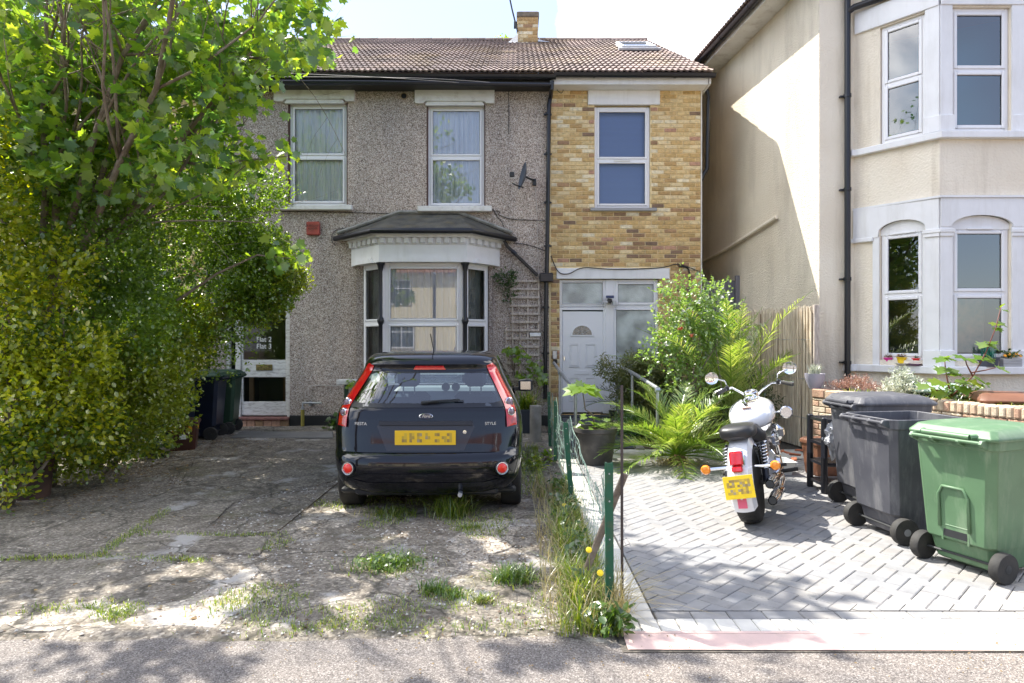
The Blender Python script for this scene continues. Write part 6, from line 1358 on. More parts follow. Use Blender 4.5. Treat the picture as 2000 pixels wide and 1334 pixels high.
# ================================================================== THINGS ON THE WALLS
q = MB(); x0, x1, z0, z1 = fx(600.5), fx(626), fz(460), fz(434); q.box(x0, x1, F-.07, F, z0, z1, ch=.012)
al = q.build('alarm_box', mat('faded_red_box', lin((168, 76, 66)), .5, c2=lin((140, 62, 54)), scale=9)); tag(al, 'small faded red burglar alarm box high on the pebbledash wall', 'alarm box')
M['darkprint'] = mat('dark_print', (.05, .012, .012), .6)
text('BURGLAR\nALARM', ((x0+x1)/2-.005, F-.0712, (z0+z1)/2+.018), .052, M['darkprint'], al, ext=.0004)
dish = thing('satellite_dish', 'dark grey satellite dish seen edge-on beside the black downpipe', 'satellite dish', (fx(1042), F, fz(360)))
q = MB(); c = fp(1026, 345, F-.35); Mx = TM(c) @ Matrix.Rotation(R(-78), 4, 'Z') @ Matrix.Rotation(R(90-12), 4, 'X') @ Matrix.Diagonal((.88, 1, 1, 1))
q.lathe([(0, .0), (.10, .012), (.18, .036), (.235, .062), (.24, .058), (.18, .028), (.10, .004), (0, -.008)], 32, Mx); q.build('reflector', mat('dish_grey', lin((66, 76, 92)), .5), dish, smooth='a')
q = MB(); q.tube([fp(1022, 366, F-.35), fp(1008, 362, F-.42), fp(1001, 358, F-.45)], .012, 6); q.box(fp(1001, 0, F-.45).x-.05, fp(1001, 0, F-.45).x+.03, F-.48, F-.42, fz(360)+.02, fz(354)+.05, ch=.01); q.build('feed_arm', M['blackmat'], dish)
q = MB(); q.tube([c, fp(1036, 350, F-.2), fp(1043, 352, F-.02)], .018, 8); q.box(fx(1040), fx(1047), F-.05, F, fz(363), fz(350), ch=.006); q.build('bracket', M['blackmat'], dish)
def cable(parent, pts, r=.006, mt='blackmat', name='cable'):
    P = [Vector(p) for p in pts]; out = []
    for i in range(len(P)-1):
        p0, p1, p2, p3 = P[max(i-1, 0)], P[i], P[i+1], P[min(i+2, len(P)-1)]
        for k in range(6):
            t = k/6; out.append(.5*((2*p1)+(p2-p0)*t+(2*p0-5*p1+4*p2-p3)*t*t+(-p0+3*p1-3*p2+p3)*t**3))
    out.append(P[-1]); q = MB(); q.tube(out, r, 5); return q.build(name, M[mt], parent, smooth=True)
W = lambda x, y, o=.012: fp(x, y, F-o)
M['greycable'] = mat('pale_cable', (.5, .46, .42), .7)
cable(house, [W(1043, 356), W(1048, 400), W(1050, 480), W(1052, 540), W(1056, 640), W(1060, 700)], .006, 'greycable')
cable(house, [W(480, 412), W(640, 414), W(800, 417), W(960, 412), W(975, 420), W(1000, 428), W(1040, 430), W(1065, 432)], .006)
cable(house, [W(655, 480), W(648, 470), W(652, 452), W(670, 446), W(700, 446)], .006)
cable(house, [W(963, 408), W(972, 424), W(978, 430), W(985, 445)], .006)
cable(house, [W(993, 165), W(994, 220), W(993, 262)], .006)
cable(house, [W(1003, 475), W(1030, 478), W(1066, 490)], .006)
cable(house, [W(1052, 560), W(1058, 600), W(1046, 640), W(1062, 650), W(1060, 700)], .005)
cable(bh, [W(1076, 500, .06), W(1090, 530, .06), W(1110, 535, .06), W(1140, 523, .06), W(1200, 526, .06), W(1290, 523, .04), W(1320, 516, .04), W(1345, 522, .04), W(1368, 532, .04)], .009)
cable(bh, [W(1325, 520, .03), W(1343, 524, .03), W(1347, 545, .03), W(1346, 610, .03), W(1346, 680, .03)], .014)
cable(bh, [W(1088, 176, .06), W(1096, 182, .06), W(1100, 175, .06), W(1094, 169, .06), W(1088, 176, .06)], .006)
cable(house, [W(480, 150, .5), W(800, 152, .5), W(1000, 164, .46)], .004, 'greycable'); cable(house, [W(560, 143, .55), W(760, 152, .52), W(960, 166, .46)], .004, 'greycable')
fl_ = thing('security_light', 'black solar security light above the white front door', 'lamp', (fx(1190), F, fz(588)))
q = MB(); x = fx(1190); q.box(x-.07, x+.07, F-.11, F-.02, fz(583), fz(580)+.02, M=None, ch=.006); q.build('solar_panel', mat('solar_blue', (.02, .04, .14), .2, coat=1), fl_)
q = MB(); q.cbox(x-.04, x+.04, F-.09, F+.03, fz(592), fz(584), .012); q.build('housing', M['black'], fl_, smooth='a')
q = MB(); q.box(x-.14, x-.04, F-.12, F-.04, fz(592), fz(589), ch=.004); q.box(x+.045, x+.11, F-.12, F-.05, fz(597), fz(588), ch=.008); q.build('lamp_head', M['steel'], fl_)
kp = thing('door_entry_keypad', 'small silver keypad on the brickwork left of the white door', 'keypad', (fx(1083), F, fz(694)))
q = MB(); q.box(fx(1079), fx(1087.5), F-.045, F-.01, fz(701), fz(685), ch=.006); q.build('keypad_face', M['steel'], kp)
q = MB(); q.box(fx(1080), fx(1087.5), F-.06, F-.01, fz(711), fz(701.5), ch=.012); q.build('cover', M['black'], kp)
gas = thing('gas_pipe', 'grey and yellow gas pipe rising from the ground beside the flats door', 'pipe', (fx(591), F-.08, 0))
yb_ = F-.09; q = MB(); q.tube([fp(591, 836, yb_), fp(591, 800, yb_)], .032, 8); q.build('yellow_sleeve', mat('old_yellow', lin((150, 138, 60)), .6), gas)
q = MB(); q.tube([fp(591, 800, yb_), fp(591, 787, yb_), fp(628, 787, yb_)], .02, 8); q.tube([fp(591, 803, yb_), fp(591, 795, yb_)], .03, 8); q.box(fx(606), fx(610), F-.1, F, fz(792), fz(783)); q.build('pipe', M['steel'], gas, smooth='a')
cable(house, [W(665, 753, .03), W(606, 754, .03), W(603, 770, .03), W(598, 776, .03), W(595, 765, .03)], .008, 'greycable', 'overflow_pipe')
po = thing('green_post', 'dark green post carrying a short white board in front of the bay', 'post', (fx(677), 11.2, 0))
q = MB(); q.box(fp(673, 0, 11.2).x, fp(680, 0, 11.2).x, 11.17, 11.23, 0, fp(0, 751, 11.2).z); q.build('post_shaft', mat('dark_green_paint', (.01, .045, .025), .5), po)
q = MB(); q.box(fp(659, 0, 11.2).x, fp(699, 0, 11.2).x, 11.12, 11.28, fp(0, 751, 11.2).z, fp(0, 741, 11.2).z, ch=.01); q.build('white_board', M['oldpaint'], po)
# trellis
tre = thing('trellis', 'weathered wooden square trellis fixed to the pebbledash wall', 'trellis', (fx(1020), F, 0))
for i, py in enumerate(range(549, 742, 16)):
    xa = 997 if i < 6 else 987; dx = random.uniform(-1, 1)
    q = MB(); q.box(fx(xa+dx), fx(1054+dx*.5), F-.05, F-.03, fz(py+2.4), fz(py-2.0), ch=.003); q.build('slat', M['wood'], tre)
for px_, t0, t1 in ((989, 640, 742), (1001, 547, 742), (1016, 640, 742), (1031, 547, 742), (1052, 545, 742)):
    q = MB(); q.box(fx(px_-2), fx(px_+2), F-.03, F-.012, fz(t1), fz(t0), ch=.003); q.build('slat', M['wood'], tre)
q = MB(); q.box(fx(1035), fx(1056), F-.07, F-.05, fz(657), fz(650), ch=.003); tag(q.build('white_tag', M['paintclean']), 'small white plastic tag hanging on the trellis', 'tag')
# ================================================================== handrails, fence, rack and small things
for lab, P in (('left galvanised handrail beside the ramp, next to the downpipe', ((.66, 11.55, 1.14), (.69, 10.4, 1.05), (.79, 8.80, .86))), ('right galvanised handrail beside the ramp, next to the palm', ((1.66, 11.6, 1.16), (1.76, 10.0, 1.05), (1.80, 8.4, .93)))):
    h = thing('handrail', lab, 'handrail', (P[1][0], P[1][1], 0), group='handrails of the ramp'); q = MB(); q.tube(P, .026, 12); q.build('rail', M['steel'], h, smooth='a')
    for p_ in P[1:]:
        q = MB(); q.tube([(p_[0], p_[1], 0), (p_[0], p_[1], p_[2]-.01)], .021, 12); q.build('post', M['steel'], h, smooth='a')
        q = MB(); q.lathe([(.055, .0), (.055, .02), (.03, .025)], 14, TM((p_[0], p_[1], .01))); q.tube([(p_[0]-.03, p_[1], p_[2]-.02), (p_[0]+.03, p_[1], p_[2]-.02)], .03, 8); q.build('fitting', M['steel'], h)
fen = thing('wire_fence', 'sagging green wire netting fence on leaning green metal posts', 'fence', (.52, 6, 0))
M['gpost'] = mat('green_post_paint', (.012, .10, .055), .4, dirt=(.10, .09, .05), dscale=12)
FP = [((.53, 3.74), (.525, 3.74, .86)), ((.52, 6.13), (.456, 6.1, .79)), ((.50, 8.38), (.50, 8.38, .77)), ((.49, 9.5), (.47, 9.5, .80))]
for (bx, by), tp in FP:
    q = MB(); d = Vector(tp)-Vector((bx, by, 0)); rings = []
    for t in (-.02, 1): c = Vector((bx, by, 0))+d*t; rings.append([c+Vector(v) for v in ((-.022, -.018, 0), (.022, -.018, 0), (.022, .018, 0), (.012, .018, 0), (.012, -.008, 0), (-.012, -.008, 0), (-.012, .018, 0), (-.022, .018, 0))])
    q.loft(rings); po_ = q.build('post', M['gpost'], fen)
    q = MB()
    for t in (.25, .5, .75, .93): c = Vector((bx, by, 0))+d*t+Vector((0, -.019, 0)); q.tube([c, c+Vector((0, -.002, 0))], .005, 8)
    q.build('bolt_hole', M['steel'], po_)
q = MB(); rr = random.Random(12); NU = 66; NVR = 8
def net(u, v):
    # u 0..1 along the fence (near to far), v 0..1 up
    y = 3.74+(9.5-3.74)*u
    seg = 0 if y < 6.13 else (1 if y < 8.38 else 2); t = (y-[3.74, 6.13, 8.38][seg])/[2.39, 2.25, 1.12][seg]
    sag = [.30, .16, .10][seg]*4*t*(1-t); top = .84-.05*t-sag; bulge = .10*math.sin(math.pi*t)*(1 if seg == 0 else -.4)
    x = .535+bulge*(1-abs(v-.5))+.035*noise.noise(Vector((u*18, v*4, 1)))-.02*v
    z = .03+v*(top-.03)+.035*noise.noise(Vector((u*22, v*5, 7)))
    return Vector((x, y+.07*noise.noise(Vector((u*15, v*6, 4)))+.05*v*math.sin(u*30), z))
for i in range(NU+1): q.tube([net(i/NU, k/7) for k in range(8)], .0019, 4, cap=False)
for k in range(NVR+1): q.tube([net(i/60, k/NVR) for i in range(61)], .0019, 4, cap=False)
q.build('wire_netting', mat('green_coated_wire', (.25, .36, .30), .45, .2), fen, kind='stuff')
q = MB(); q.tube([(.62, 3.86, 0), (.625, 3.9, .5), (.64, 4.0, 1.28)], .009, 6); tag(q.build('metal_rod', mat('rusty_rod', (.05, .035, .03), .7)), 'thin rusty metal rod standing behind the nearest fence post', 'rod')
q = MB(); q.cbox(-.02, .02, -.012, .012, 0, .62, .004, TM((.42, 3.95, .18)) @ Matrix.Rotation(R(22), 4, 'Y')); tag(q.build('wooden_stake', M['bark']), 'short mossy wooden stake leaning against the nearest fence post', 'stake')
rk = thing('shelving_rack', 'black plastic garden shelving rack behind the motorbike', 'shelving', (3.4, 6.75, 0))
RX0, RX1_, RY0, RY1 = 3.08, 3.72, 6.60, 6.92
for x in (RX0, RX1_):
    for y in (RY0, RY1): q = MB(); q.lathe([(.032, .01), (.032, .36), (.034, .365), (.034, .375), (.032, .38), (.032, .765), (.02, .775)], 14, TM((x, y, 0))); q.build('leg', M['black'], rk, smooth='a')
for z in (.10, .30, .50, .74):
    q = MB(); q.tube([(RX0, RY0, z), (RX1_, RY0, z)], .02, 8); q.tube([(RX0, RY1, z), (RX1_, RY1, z)], .02, 8)
    for i in range(9): y = RY0+.03+i*.032; q.box(RX0, RX1_, y-.009, y+.009, z+.005, z+.014)
    for x in (RX0, RX1_): q.box(x-.012, x+.012, RY0, RY1, z-.014, z+.014)
    q.build('shelf', M['black'], rk)
q = MB(); rr = random.Random(3)
bm = bmesh.new(); bmesh.ops.create_icosphere(bm, subdivisions=4, radius=1)
for v in bm.verts:
    n = v.co.normalized(); d = 1+.35*noise.noise(n*2.3)+.28*abs(noise.noise(n*5+Vector((3, 1, 2))))-.1
    v.co = Vector((n.x*.15*d, n.y*.10*d, n.z*.17*d-.10*max(0, -n.z)*abs(noise.noise(n*3))*2))
me = bpy.data.meshes.new('bag'); bm.to_mesh(me); bm.free(); me.materials.append(mat('silver_bin_bag', (.42, .43, .45), .28, .35, bump=.8, bscale=26, bdist=.03)); me.materials[0].node_tree.nodes
bag = link('plastic_bag', me); bag.location = (3.22, 6.56, .60); tag(bag, 'crumpled silver plastic bag hanging on the black shelving', 'bag')
tray = thing('plastic_tray', 'clear white plastic storage tray on the ground behind the motorbike', 'tray', (2.95, 7.6, 0))
q = MB(); P = lambda s, t, z: [(2.95-s, 7.6-t, z), (2.95+s, 7.6-t, z), (2.95+s, 7.6+t, z), (2.95-s, 7.6+t, z)]
q.loft([P(.17, .12, .016), P(.20, .15, .16), P(.22, .17, .162), P(.22, .17, .17), P(.195, .145, .17), P(.165, .115, .03)]); q.build('tray_body', mat('milky_plastic', (.62, .64, .64), .3), tray)
rr = random.Random(5)
for i in range(16):
    q = MB(); x, y = 2.75+rr.random()*.9, 7.75+rr.random()*.75; s = rr.uniform(.05, .11)
    Mx = TM((x, y, .03+rr.random()*.10)) @ Matrix.Rotation(rr.uniform(0, 6), 4, 'Z') @ Matrix.Rotation(rr.uniform(-.5, .5), 4, 'X'); q.add([Mx @ Vector(v) for v in ((-s, -s*.6, 0), (s, -s*.7, .01), (s*1.1, s*.5, .02), (-s*.6, s*.7, 0), (-s, -s*.6, .015), (s, -s*.7, .025), (s*1.1, s*.5, .035), (-s*.6, s*.7, .015))], [(0, 1, 2, 3), (4, 5, 6, 7), (0, 1, 5, 4), (1, 2, 6, 5), (2, 3, 7, 6), (3, 0, 4, 7)])
    if i == 0: heap = thing('broken_tiles', 'pile of broken terracotta tiles at the foot of the reed fence', 'rubble', (3.2, 8, 0))
    q.build('tile_shard', M['terracotta'], heap)
# reed fence and post, side gate
rf = thing('reed_fence', 'tall pale reed screen fence leaning along the side passage', 'fence', (4.0, 10.5, 0))
A, B = Vector((4.12, 9.15, 0)), Vector((3.70, 12.3, 0)); rr = random.Random(2); q = MB(); n = 300
for i in range(n):
    t = i/n; p = A.lerp(B, t)+Vector((rr.uniform(-.012, .012), 0, 0)); r = rr.uniform(.0045, .009); h = 2.0+rr.uniform(-.06, .05); ln = rr.uniform(-.02, .02)
    q.tube([p+Vector((-.03, 0, .03)), p+Vector((ln-.03, ln*.4, h*.5)), p+Vector((ln*1.4-.03, ln, h))], r, 5)
q.build('reed', mat('dry_reed', lin((224, 212, 190)), .85, c2=lin((184, 168, 144)), scale=6, stretch=(8, 8, .7), rnd=.1), rf, kind='stuff')
q = MB(); q.quad(A+Vector((0, 0, .02)), B+Vector((0, 0, .02)), B+Vector((0, 0, 1.96)), A+Vector((0, 0, 1.96))); q.build('backing_sheet', mat('reed_back', lin((150, 134, 110)), .95), rf, fix=False)
q = MB()
for z in (.45, 1.0, 1.55): q.tube([A+Vector((-.048, 0, z)), B+Vector((-.048, 0, z))], .004, 5)
q.build('binding_wire', M['steel'], rf, kind='stuff')
q = MB(); q.box(4.10, 4.17, 9.08, 9.14, 0, 2.03, ch=.004); q.build('post', M['wood'], rf)
gt = thing('side_gate', 'grey boarded side gate in the passage behind the roses', 'gate', (3.7, 12.0, 0))
for i in range(6):
    q = MB(); x = fp(1376, 0, 12.2).x+i*.105; q.box(x, x+.10, 12.2, 12.23, 0, CH+(HY-548)/FOC*12.2, ch=.003); q.build('plank', mat('grey_stain', lin((126, 124, 130)), .8) if i == 0 else bpy.data.materials['grey_stain'], gt)
q = MB(); x = fp(1441, 0, 12.1).x; q.box(x-.035, x+.035, 12.1, 12.17, 0, CH+(HY-538)/FOC*12.1, ch=.004); q.build('post', bpy.data.materials['grey_stain'], gt)
# ---------------------------------------------------------------- pots
def pot(name, label, loc, r, h, mt, cat='plant pot', rim=.012, taper=.75, soil=True, group=None, n=24):
    t = thing(name, label, cat, loc, group=group); q = MB(); q.lathe([(r*taper, 0), (r*(taper+(1-taper)*.9), h*.88), (r+rim, h*.9), (r+rim, h), (r-.006, h), (r-.012, h*.86), (r*taper*.95, .02)], n); q.build('pot_body', mt, t, smooth='a', keep=False)
    if soil: q = MB(); q.lathe([(r*.95, h*.87), (r*.4, h*.9), (0, h*.9)], n); q.build('soil', M['soil'], t, smooth=True, keep=False)
    return t
figpot = pot('flower_pot', 'large dark grey pot holding a young fig behind the wire fence', (.985, 8.22, .012), .265, .45, mat('dull_black_pot', (.05, .048, .046), .55, c2=(.085, .08, .075), scale=5, dirt=(.14, .13, .12), dscale=5), taper=.78)
SZ = 1.20
def sy(px, Y): return (px-CX)/FOC*Y
pp1 = pot('flower_pot', 'bright pink little pot on the cream house windowsill', (sy(1735, 9.18), 9.18, SZ), .055, .10, mat('pink_pot', (.72, .03, .32), .4), group='little pots on the windowsill')
pp2 = pot('flower_pot', 'yellow little pot behind the white dish on the windowsill', (sy(1761, 9.03), 9.03, SZ), .058, .11, mat('yellow_pot', (.80, .55, .01), .4), group='little pots on the windowsill')
pp3 = pot('flower_pot', 'red little pot beside the purple dish on the windowsill', (sy(1791, 8.92), 8.92, SZ), .055, .10, mat('red_pot', (.70, .01, .015), .4), group='little pots on the windowsill')
for nm, lab, px, Y, mt in (('dish', 'shallow white dish on the windowsill in front of the yellow pot', 1761, 8.93, M['paintclean']), ('dish', 'shallow purple dish on the windowsill in front of the red pot', 1786, 8.83, mat('purple_dish', (.22, .10, .22), .4))):
    q = MB(); q.lathe([(.04, 0), (.085, .03), (.09, .032), (.04, .008)], 24, TM((sy(px, Y), Y, SZ))); tag(q.build(nm, mt, smooth='a'), lab, 'dish')
q = MB(); x = sy(1716, 9.28); q.prism([(x-.03, SZ), (x+.04, SZ), (x+.02, SZ+.12), (x-.01, SZ+.15), (x-.035, SZ+.13)], 9.26, 9.30); tag(q.build('stone', mat('speckled_slate', (.08, .09, .10), .5, c2=(.4, .4, .4), scale=60), bevel=.008), 'speckled slate stone leaning at the left end of the windowsill', 'stone')
tr1 = pot('planter', 'slate blue oval planter of blue-green leaves on the windowsill', (sy(1930, 8.62), 8.62, SZ), .12, .12, mat('slate_planter', (.06, .065, .09), .5), cat='planter', taper=.85)
tr2 = thing('planter', 'grey wooden box planter with orange flowers on the windowsill', 'planter', (sy(1972, 8.62), 8.62, SZ))
q = MB()
for k in range(3): q.box(-.12, .12, -.06, -.05, .003+k*.035, .033+k*.035, ch=.002); q.box(-.12, .12, .05, .06, .003+k*.035, .033+k*.035, ch=.002)
q.box(-.12, -.11, -.05, .05, 0, .105); q.box(.11, .12, -.05, .05, 0, .105); q.box(-.11, .11, -.05, .05, .0, .09); q.build('box_body', mat('grey_box', (.45, .45, .46), .7), tr2, keep=False)
q = thing('flower_pot', 'lilac grey bowl pot on the garden wall by the fence post', 'plant pot', (3.98, 8.80, .90)); b_ = MB(); b_.lathe([(.07, 0), (.12, .12), (.13, .2), (.12, .2), (.1, .17), (0, .17)], 22); b_.build('pot_body', mat('lilac_pot', (.34, .33, .40), .5), q, smooth='a', keep=False); wallpot = q
q = MB(); q.box(sy(1004, 10.9), sy(1052, 10.9), 10.8, 11.1, 0, .40, ch=.01); q2 = q.build('planter_box', mat('black_tub', (.02, .025, .035), .5)); tag(q2, 'black plastic tub of strappy leaves under the trellis', 'planter')
q = MB(); q.tube([(fx(1096)-.0, 10.2, 0), (fx(1092), 10.2, .0+.25)], .14, 18); tag(q.build('flower_pot', M['palecon']), 'low buff stone pot in the corner behind the left handrail', 'plant pot')
q = MB(); yq = F-.42; q.lathe([(.05, 0), (.07, .14), (.075, .14), (.06, .12), (0, .12)], 16, TM((fx(1190), yq, fz(812)))); tag(q.build('flower_pot', M['blackmat'], smooth='a'), 'small black pot on the doorstep beside the shrub', 'plant pot')
q = MB(); q.tube([(sy(1046, 9.9), 9.9, 0), (sy(1046, 9.9), 9.9, .56)], .09, 14); tag(q.build('stone_post', M['palecon'], smooth='a'), 'round weathered stone stub post beside the downpipe', 'post')
# ================================================================== PLANTS
M['lf_hedge'] = leafmat('privet_leaf', [(0, (.065, .14, .022)), (.5, (.12, .21, .03)), (.8, (.19, .30, .035)), (1, (.28, .37, .045))], .5)
M['lf_yellow'] = leafmat('golden_privet_leaf', [(0, (.08, .15, .02)), (.4, (.16, .25, .02)), (.8, (.28, .34, .02)), (1, (.44, .45, .03))], .5)
M['lf_tree'] = leafmat('sycamore_leaf', [(0, (.07, .16, .04)), (.35, (.14, .26, .045)), (.75, (.24, .36, .05)), (1, (.36, .46, .07))], .6)
M['lf_palm'] = leafmat('palm_leaflet', [(0, (.12, .22, .04)), (.6, (.20, .30, .05)), (1, (.38, .42, .12))], .42)
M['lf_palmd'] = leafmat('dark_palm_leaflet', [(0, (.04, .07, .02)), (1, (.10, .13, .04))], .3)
M['lf_rose'] = leafmat('rose_leaf', [(0, (.12, .22, .05)), (.6, (.22, .34, .08)), (1, (.38, .46, .2))], .45, gloss=.12, rough=.45)
M['lf_dark'] = leafmat('bamboo_leaf', [(0, (.07, .11, .03)), (.7, (.14, .17, .05)), (1, (.26, .24, .1))], .35)
M['lf_fig'] = leafmat('fig_leaf', [(0, (.12, .22, .025)), (1, (.20, .32, .03))], .5)
M['lf_grass'] = leafmat('grass_blade', [(0, (.07, .13, .015)), (.5, (.15, .23, .025)), (.85, (.26, .32, .05)), (1, (.42, .38, .16))], .5)
M['lf_weed'] = leafmat('weed_leaf', [(0, (.035, .085, .02)), (1, (.09, .16, .03))], .35)
M['lf_tuft'] = leafmat('tuft_leaf', [(0, (.06, .13, .025)), (.7, (.12, .21, .03)), (1, (.24, .30, .06))], .45)
M['lf_straw'] = leafmat('straw_blade', [(0, (.25, .22, .09)), (1, (.42, .36, .18))], .35)
M['lf_silver'] = leafmat('silver_leaf', [(0, (.25, .28, .20)), (1, (.50, .53, .44))], .25)
M['lf_heather'] = leafmat('heather_sprig', [(0, (.18, .12, .05)), (.5, (.36, .20, .16)), (1, (.22, .25, .07))], .3)
M['lf_blue'] = leafmat('bluegreen_leaf', [(0, (.02, .16, .12)), (1, (.06, .30, .22))], .3)
M['petal_y'] = mat('yellow_petal', (.85, .62, .01), .6); M['petal_w'] = mat('white_petal', (.8, .78, .76), .6); M['petal_o'] = mat('orange_petal', (.85, .35, .02), .6); M['petal_r'] = mat('coral_petal', (.7, .16, .08), .6)
def sprigs(clumps, nsp, nl, size, slen, shape=LEAF_OVAL, up=.5, outw=.8, shell=.7, rg=rng, zmin=.03, tintvar=.22):
    """clumps: list of (center, radii, weight)"""
    wt = np.array([c[2] for c in clumps], float); wt /= wt.sum(); P = []; D = []; T = []
    for (c, r, _), w_ in zip(clumps, wt):
        n = int(nsp*w_); u = rg.normal(size=(n, 3)); u /= np.linalg.norm(u, axis=1)[:, None]; rad = shell+(1.04-shell)*rg.random(n)**.6
        lump = np.array([1+.30*noise.noise(Vector(a)*2.0+Vector(c))+.20*noise.noise(Vector(a)*5.5+Vector(c)) for a in u]); b = np.asarray(c)+u*(rad*lump)[:, None]*np.asarray(r)
        d = u*outw+np.array([0, 0, up])+rg.normal(size=(n, 3))*.45; d /= np.linalg.norm(d, axis=1)[:, None]
        t0 = rg.random(n)*tintvar+np.array([.5+.5*noise.noise(Vector(p)*1.6) for p in b])*(1-tintvar)*.9
        for k in range(nl):
            P.append(b+d*(slen*(k+.5)/nl)); dd = d+rg.normal(size=(n, 3))*.75; D.append(dd/np.linalg.norm(dd, axis=1)[:, None]); T.append(np.clip(t0+rg.normal(size=n)*.1, 0, .999))
    P, D, T = np.concatenate(P), np.concatenate(D), np.concatenate(T); ok = P[:, 2] > zmin; return leaves(P[ok], size, shape, .6, T[ok], rg, D[ok])
def mass(name, parts, mt, parent, kind='stuff'):
    V, Fc, T = parts if isinstance(parts, tuple) else join(parts); o = link(name, np_mesh(name, V, Fc, mt, T), parent)
    if kind: o['kind'] = kind
    return o
def stems(parent, base, tips, r=.012, name='stem', mt='bark', bend=.2, seed=1):
    rr = random.Random(seed); q = MB()
    for t in tips:
        b, t = Vector(base)+Vector((rr.uniform(-.05, .05), rr.uniform(-.05, .05), 0)), Vector(t); m = b.lerp(t, .5)+Vector((rr.uniform(-bend, bend), rr.uniform(-bend, bend), 0))*(t-b).length*.5
        q.tube([b, b.lerp(m, .5)+Vector((0, 0, .03)), m, m.lerp(t, .5), t], [r, r*.9, r*.75, r*.55, r*.3], 6)
    return q.build(name, M[mt], parent, smooth=True, kind='stuff' if len(tips) > 1 else None)
# hedge
hd = thing('hedge', 'tall overgrown green privet hedge along the left of the driveway', 'hedge', (-5, 8.4, 0))
HC = [((-4.35, 8.7, 2.3), (1.15, 1.1, 1.1), 3), ((-4.95, 7.6, 2.2), (1.05, 1.1, 1.35), 3), ((-5.3, 7.2, 1.0), (.85, 1.0, 1.0), 1.6), ((-4.95, 9.0, 1.75), (.7, .7, .7), 1.2), ((-5.1, 8.5, .8), (.8, 1.0, .85), 1.2), ((-3.6, 8.9, 2.5), (.5, .5, .5), 1), ((-5.7, 6.9, 2.9), (.9, .8, 1.0), 1.3), ((-3.4, 9.0, 2.25), (.40, .45, .32), .6), ((-4.0, 8.9, 3.15), (.55, .5, .45), .8), ((-4.7, 7.4, 3.35), (.6, .5, .5), .9), ((-4.3, 6.9, 2.5), (.5, .45, .5), .9), ((-4.2, 7.1, 1.7), (.45, .4, .5), .8), ((-3.3, 8.8, 2.75), (.32, .3, .22), .35), ((-5.2, 7.0, 3.9), (.5, .5, .45), .6), ((-4.6, 8.4, 3.9), (.8, .5, .5), 1.0), ((-5.6, 7.8, 4.5), (.7, .5, .55), .8), ((-3.6, 8.8, 3.5), (.55, .4, .3), .5), ((-6.2, 8.2, 5.0), (.7, .5, .5), .6)]
mass('foliage', sprigs(HC, 27000, 5, .036, .12, shell=.45), M['lf_hedge'], hd)
stems(hd, (-5.1, 8.0, 0), [(c[0][0]*.9-.5, c[0][1]+.1, c[0][2]*.92) for c in HC], .03, 'branch')
gp_ = thing('golden_shrub', 'yellow-green golden privet shrub nearest the pavement on the left', 'shrub', (-4.4, 5.9, 0))
GC = [((-4.75, 6.1, 1.7), (.55, .45, .62), 2), ((-4.95, 6.0, 2.75), (.42, .4, .55), 1.3), ((-4.62, 6.0, .98), (.55, .42, .5), 1.6), ((-4.60, 5.75, .42), (.30, .25, .36), .5), ((-4.2, 6.3, 1.35), (.32, .3, .35), .6), ((-5.1, 6.1, 3.5), (.32, .35, .4), .5), ((-4.3, 6.4, .72), (.42, .3, .36), .7), ((-4.35, 6.3, 2.2), (.28, .25, .3), .35)]
mass('foliage', sprigs(GC, 4300, 5, .046, .15, shell=.3), M['lf_yellow'], gp_)
stems(gp_, (-4.7, 6.1, 0), [c[0] for c in GC]*2, .02, 'branch', seed=5)
gs2 = thing('privet_bush', 'low lime green privet growing out from the foot of the hedge', 'shrub', (-4.5, 7.4, 0))
mass('foliage', sprigs([((-4.3, 7.2, .95), (.75, .6, .62), 2), ((-4.75, 8.0, .9), (.55, .55, .6), 1.3), ((-4.3, 8.6, 1.75), (.45, .45, .32), .9), ((-3.6, 9.0, 2.0), (.45, .4, .26), .8), ((-3.2, 9.0, 2.38), (.34, .35, .2), .6), ((-4.5, 6.8, .5), (.5, .45, .36), .7), ((-4.1, 7.9, 1.35), (.35, .4, .35), .5)], 7600, 5, .036, .12, shell=.4), leafmat('lime_privet_leaf', [(0, (.08, .15, .012)), (.5, (.14, .21, .014)), (1, (.24, .28, .02))], .45), gs2)
stems(gs2, (-4.7, 7.6, 0), [(-4.4, 7.3, .9), (-4.5, 8.2, .9), (-4.2, 8.6, 1.3), (-3.8, 8.9, 1.9)], .015, 'branch')
# brown trunk stump pot at the far left
q = MB(); q.lathe([(.17, .0), (.18, .12), (.20, .38), (.19, .40), (.15, .37)], 18, TM((-4.75, 6.45, 0))); tag(q.build('flower_pot', mat('old_brown_pot', lin((96, 72, 62)), .8, c2=lin((70, 54, 48)), scale=6), smooth='a'), 'tall brown pot tucked under the hedge at the left edge', 'plant pot')
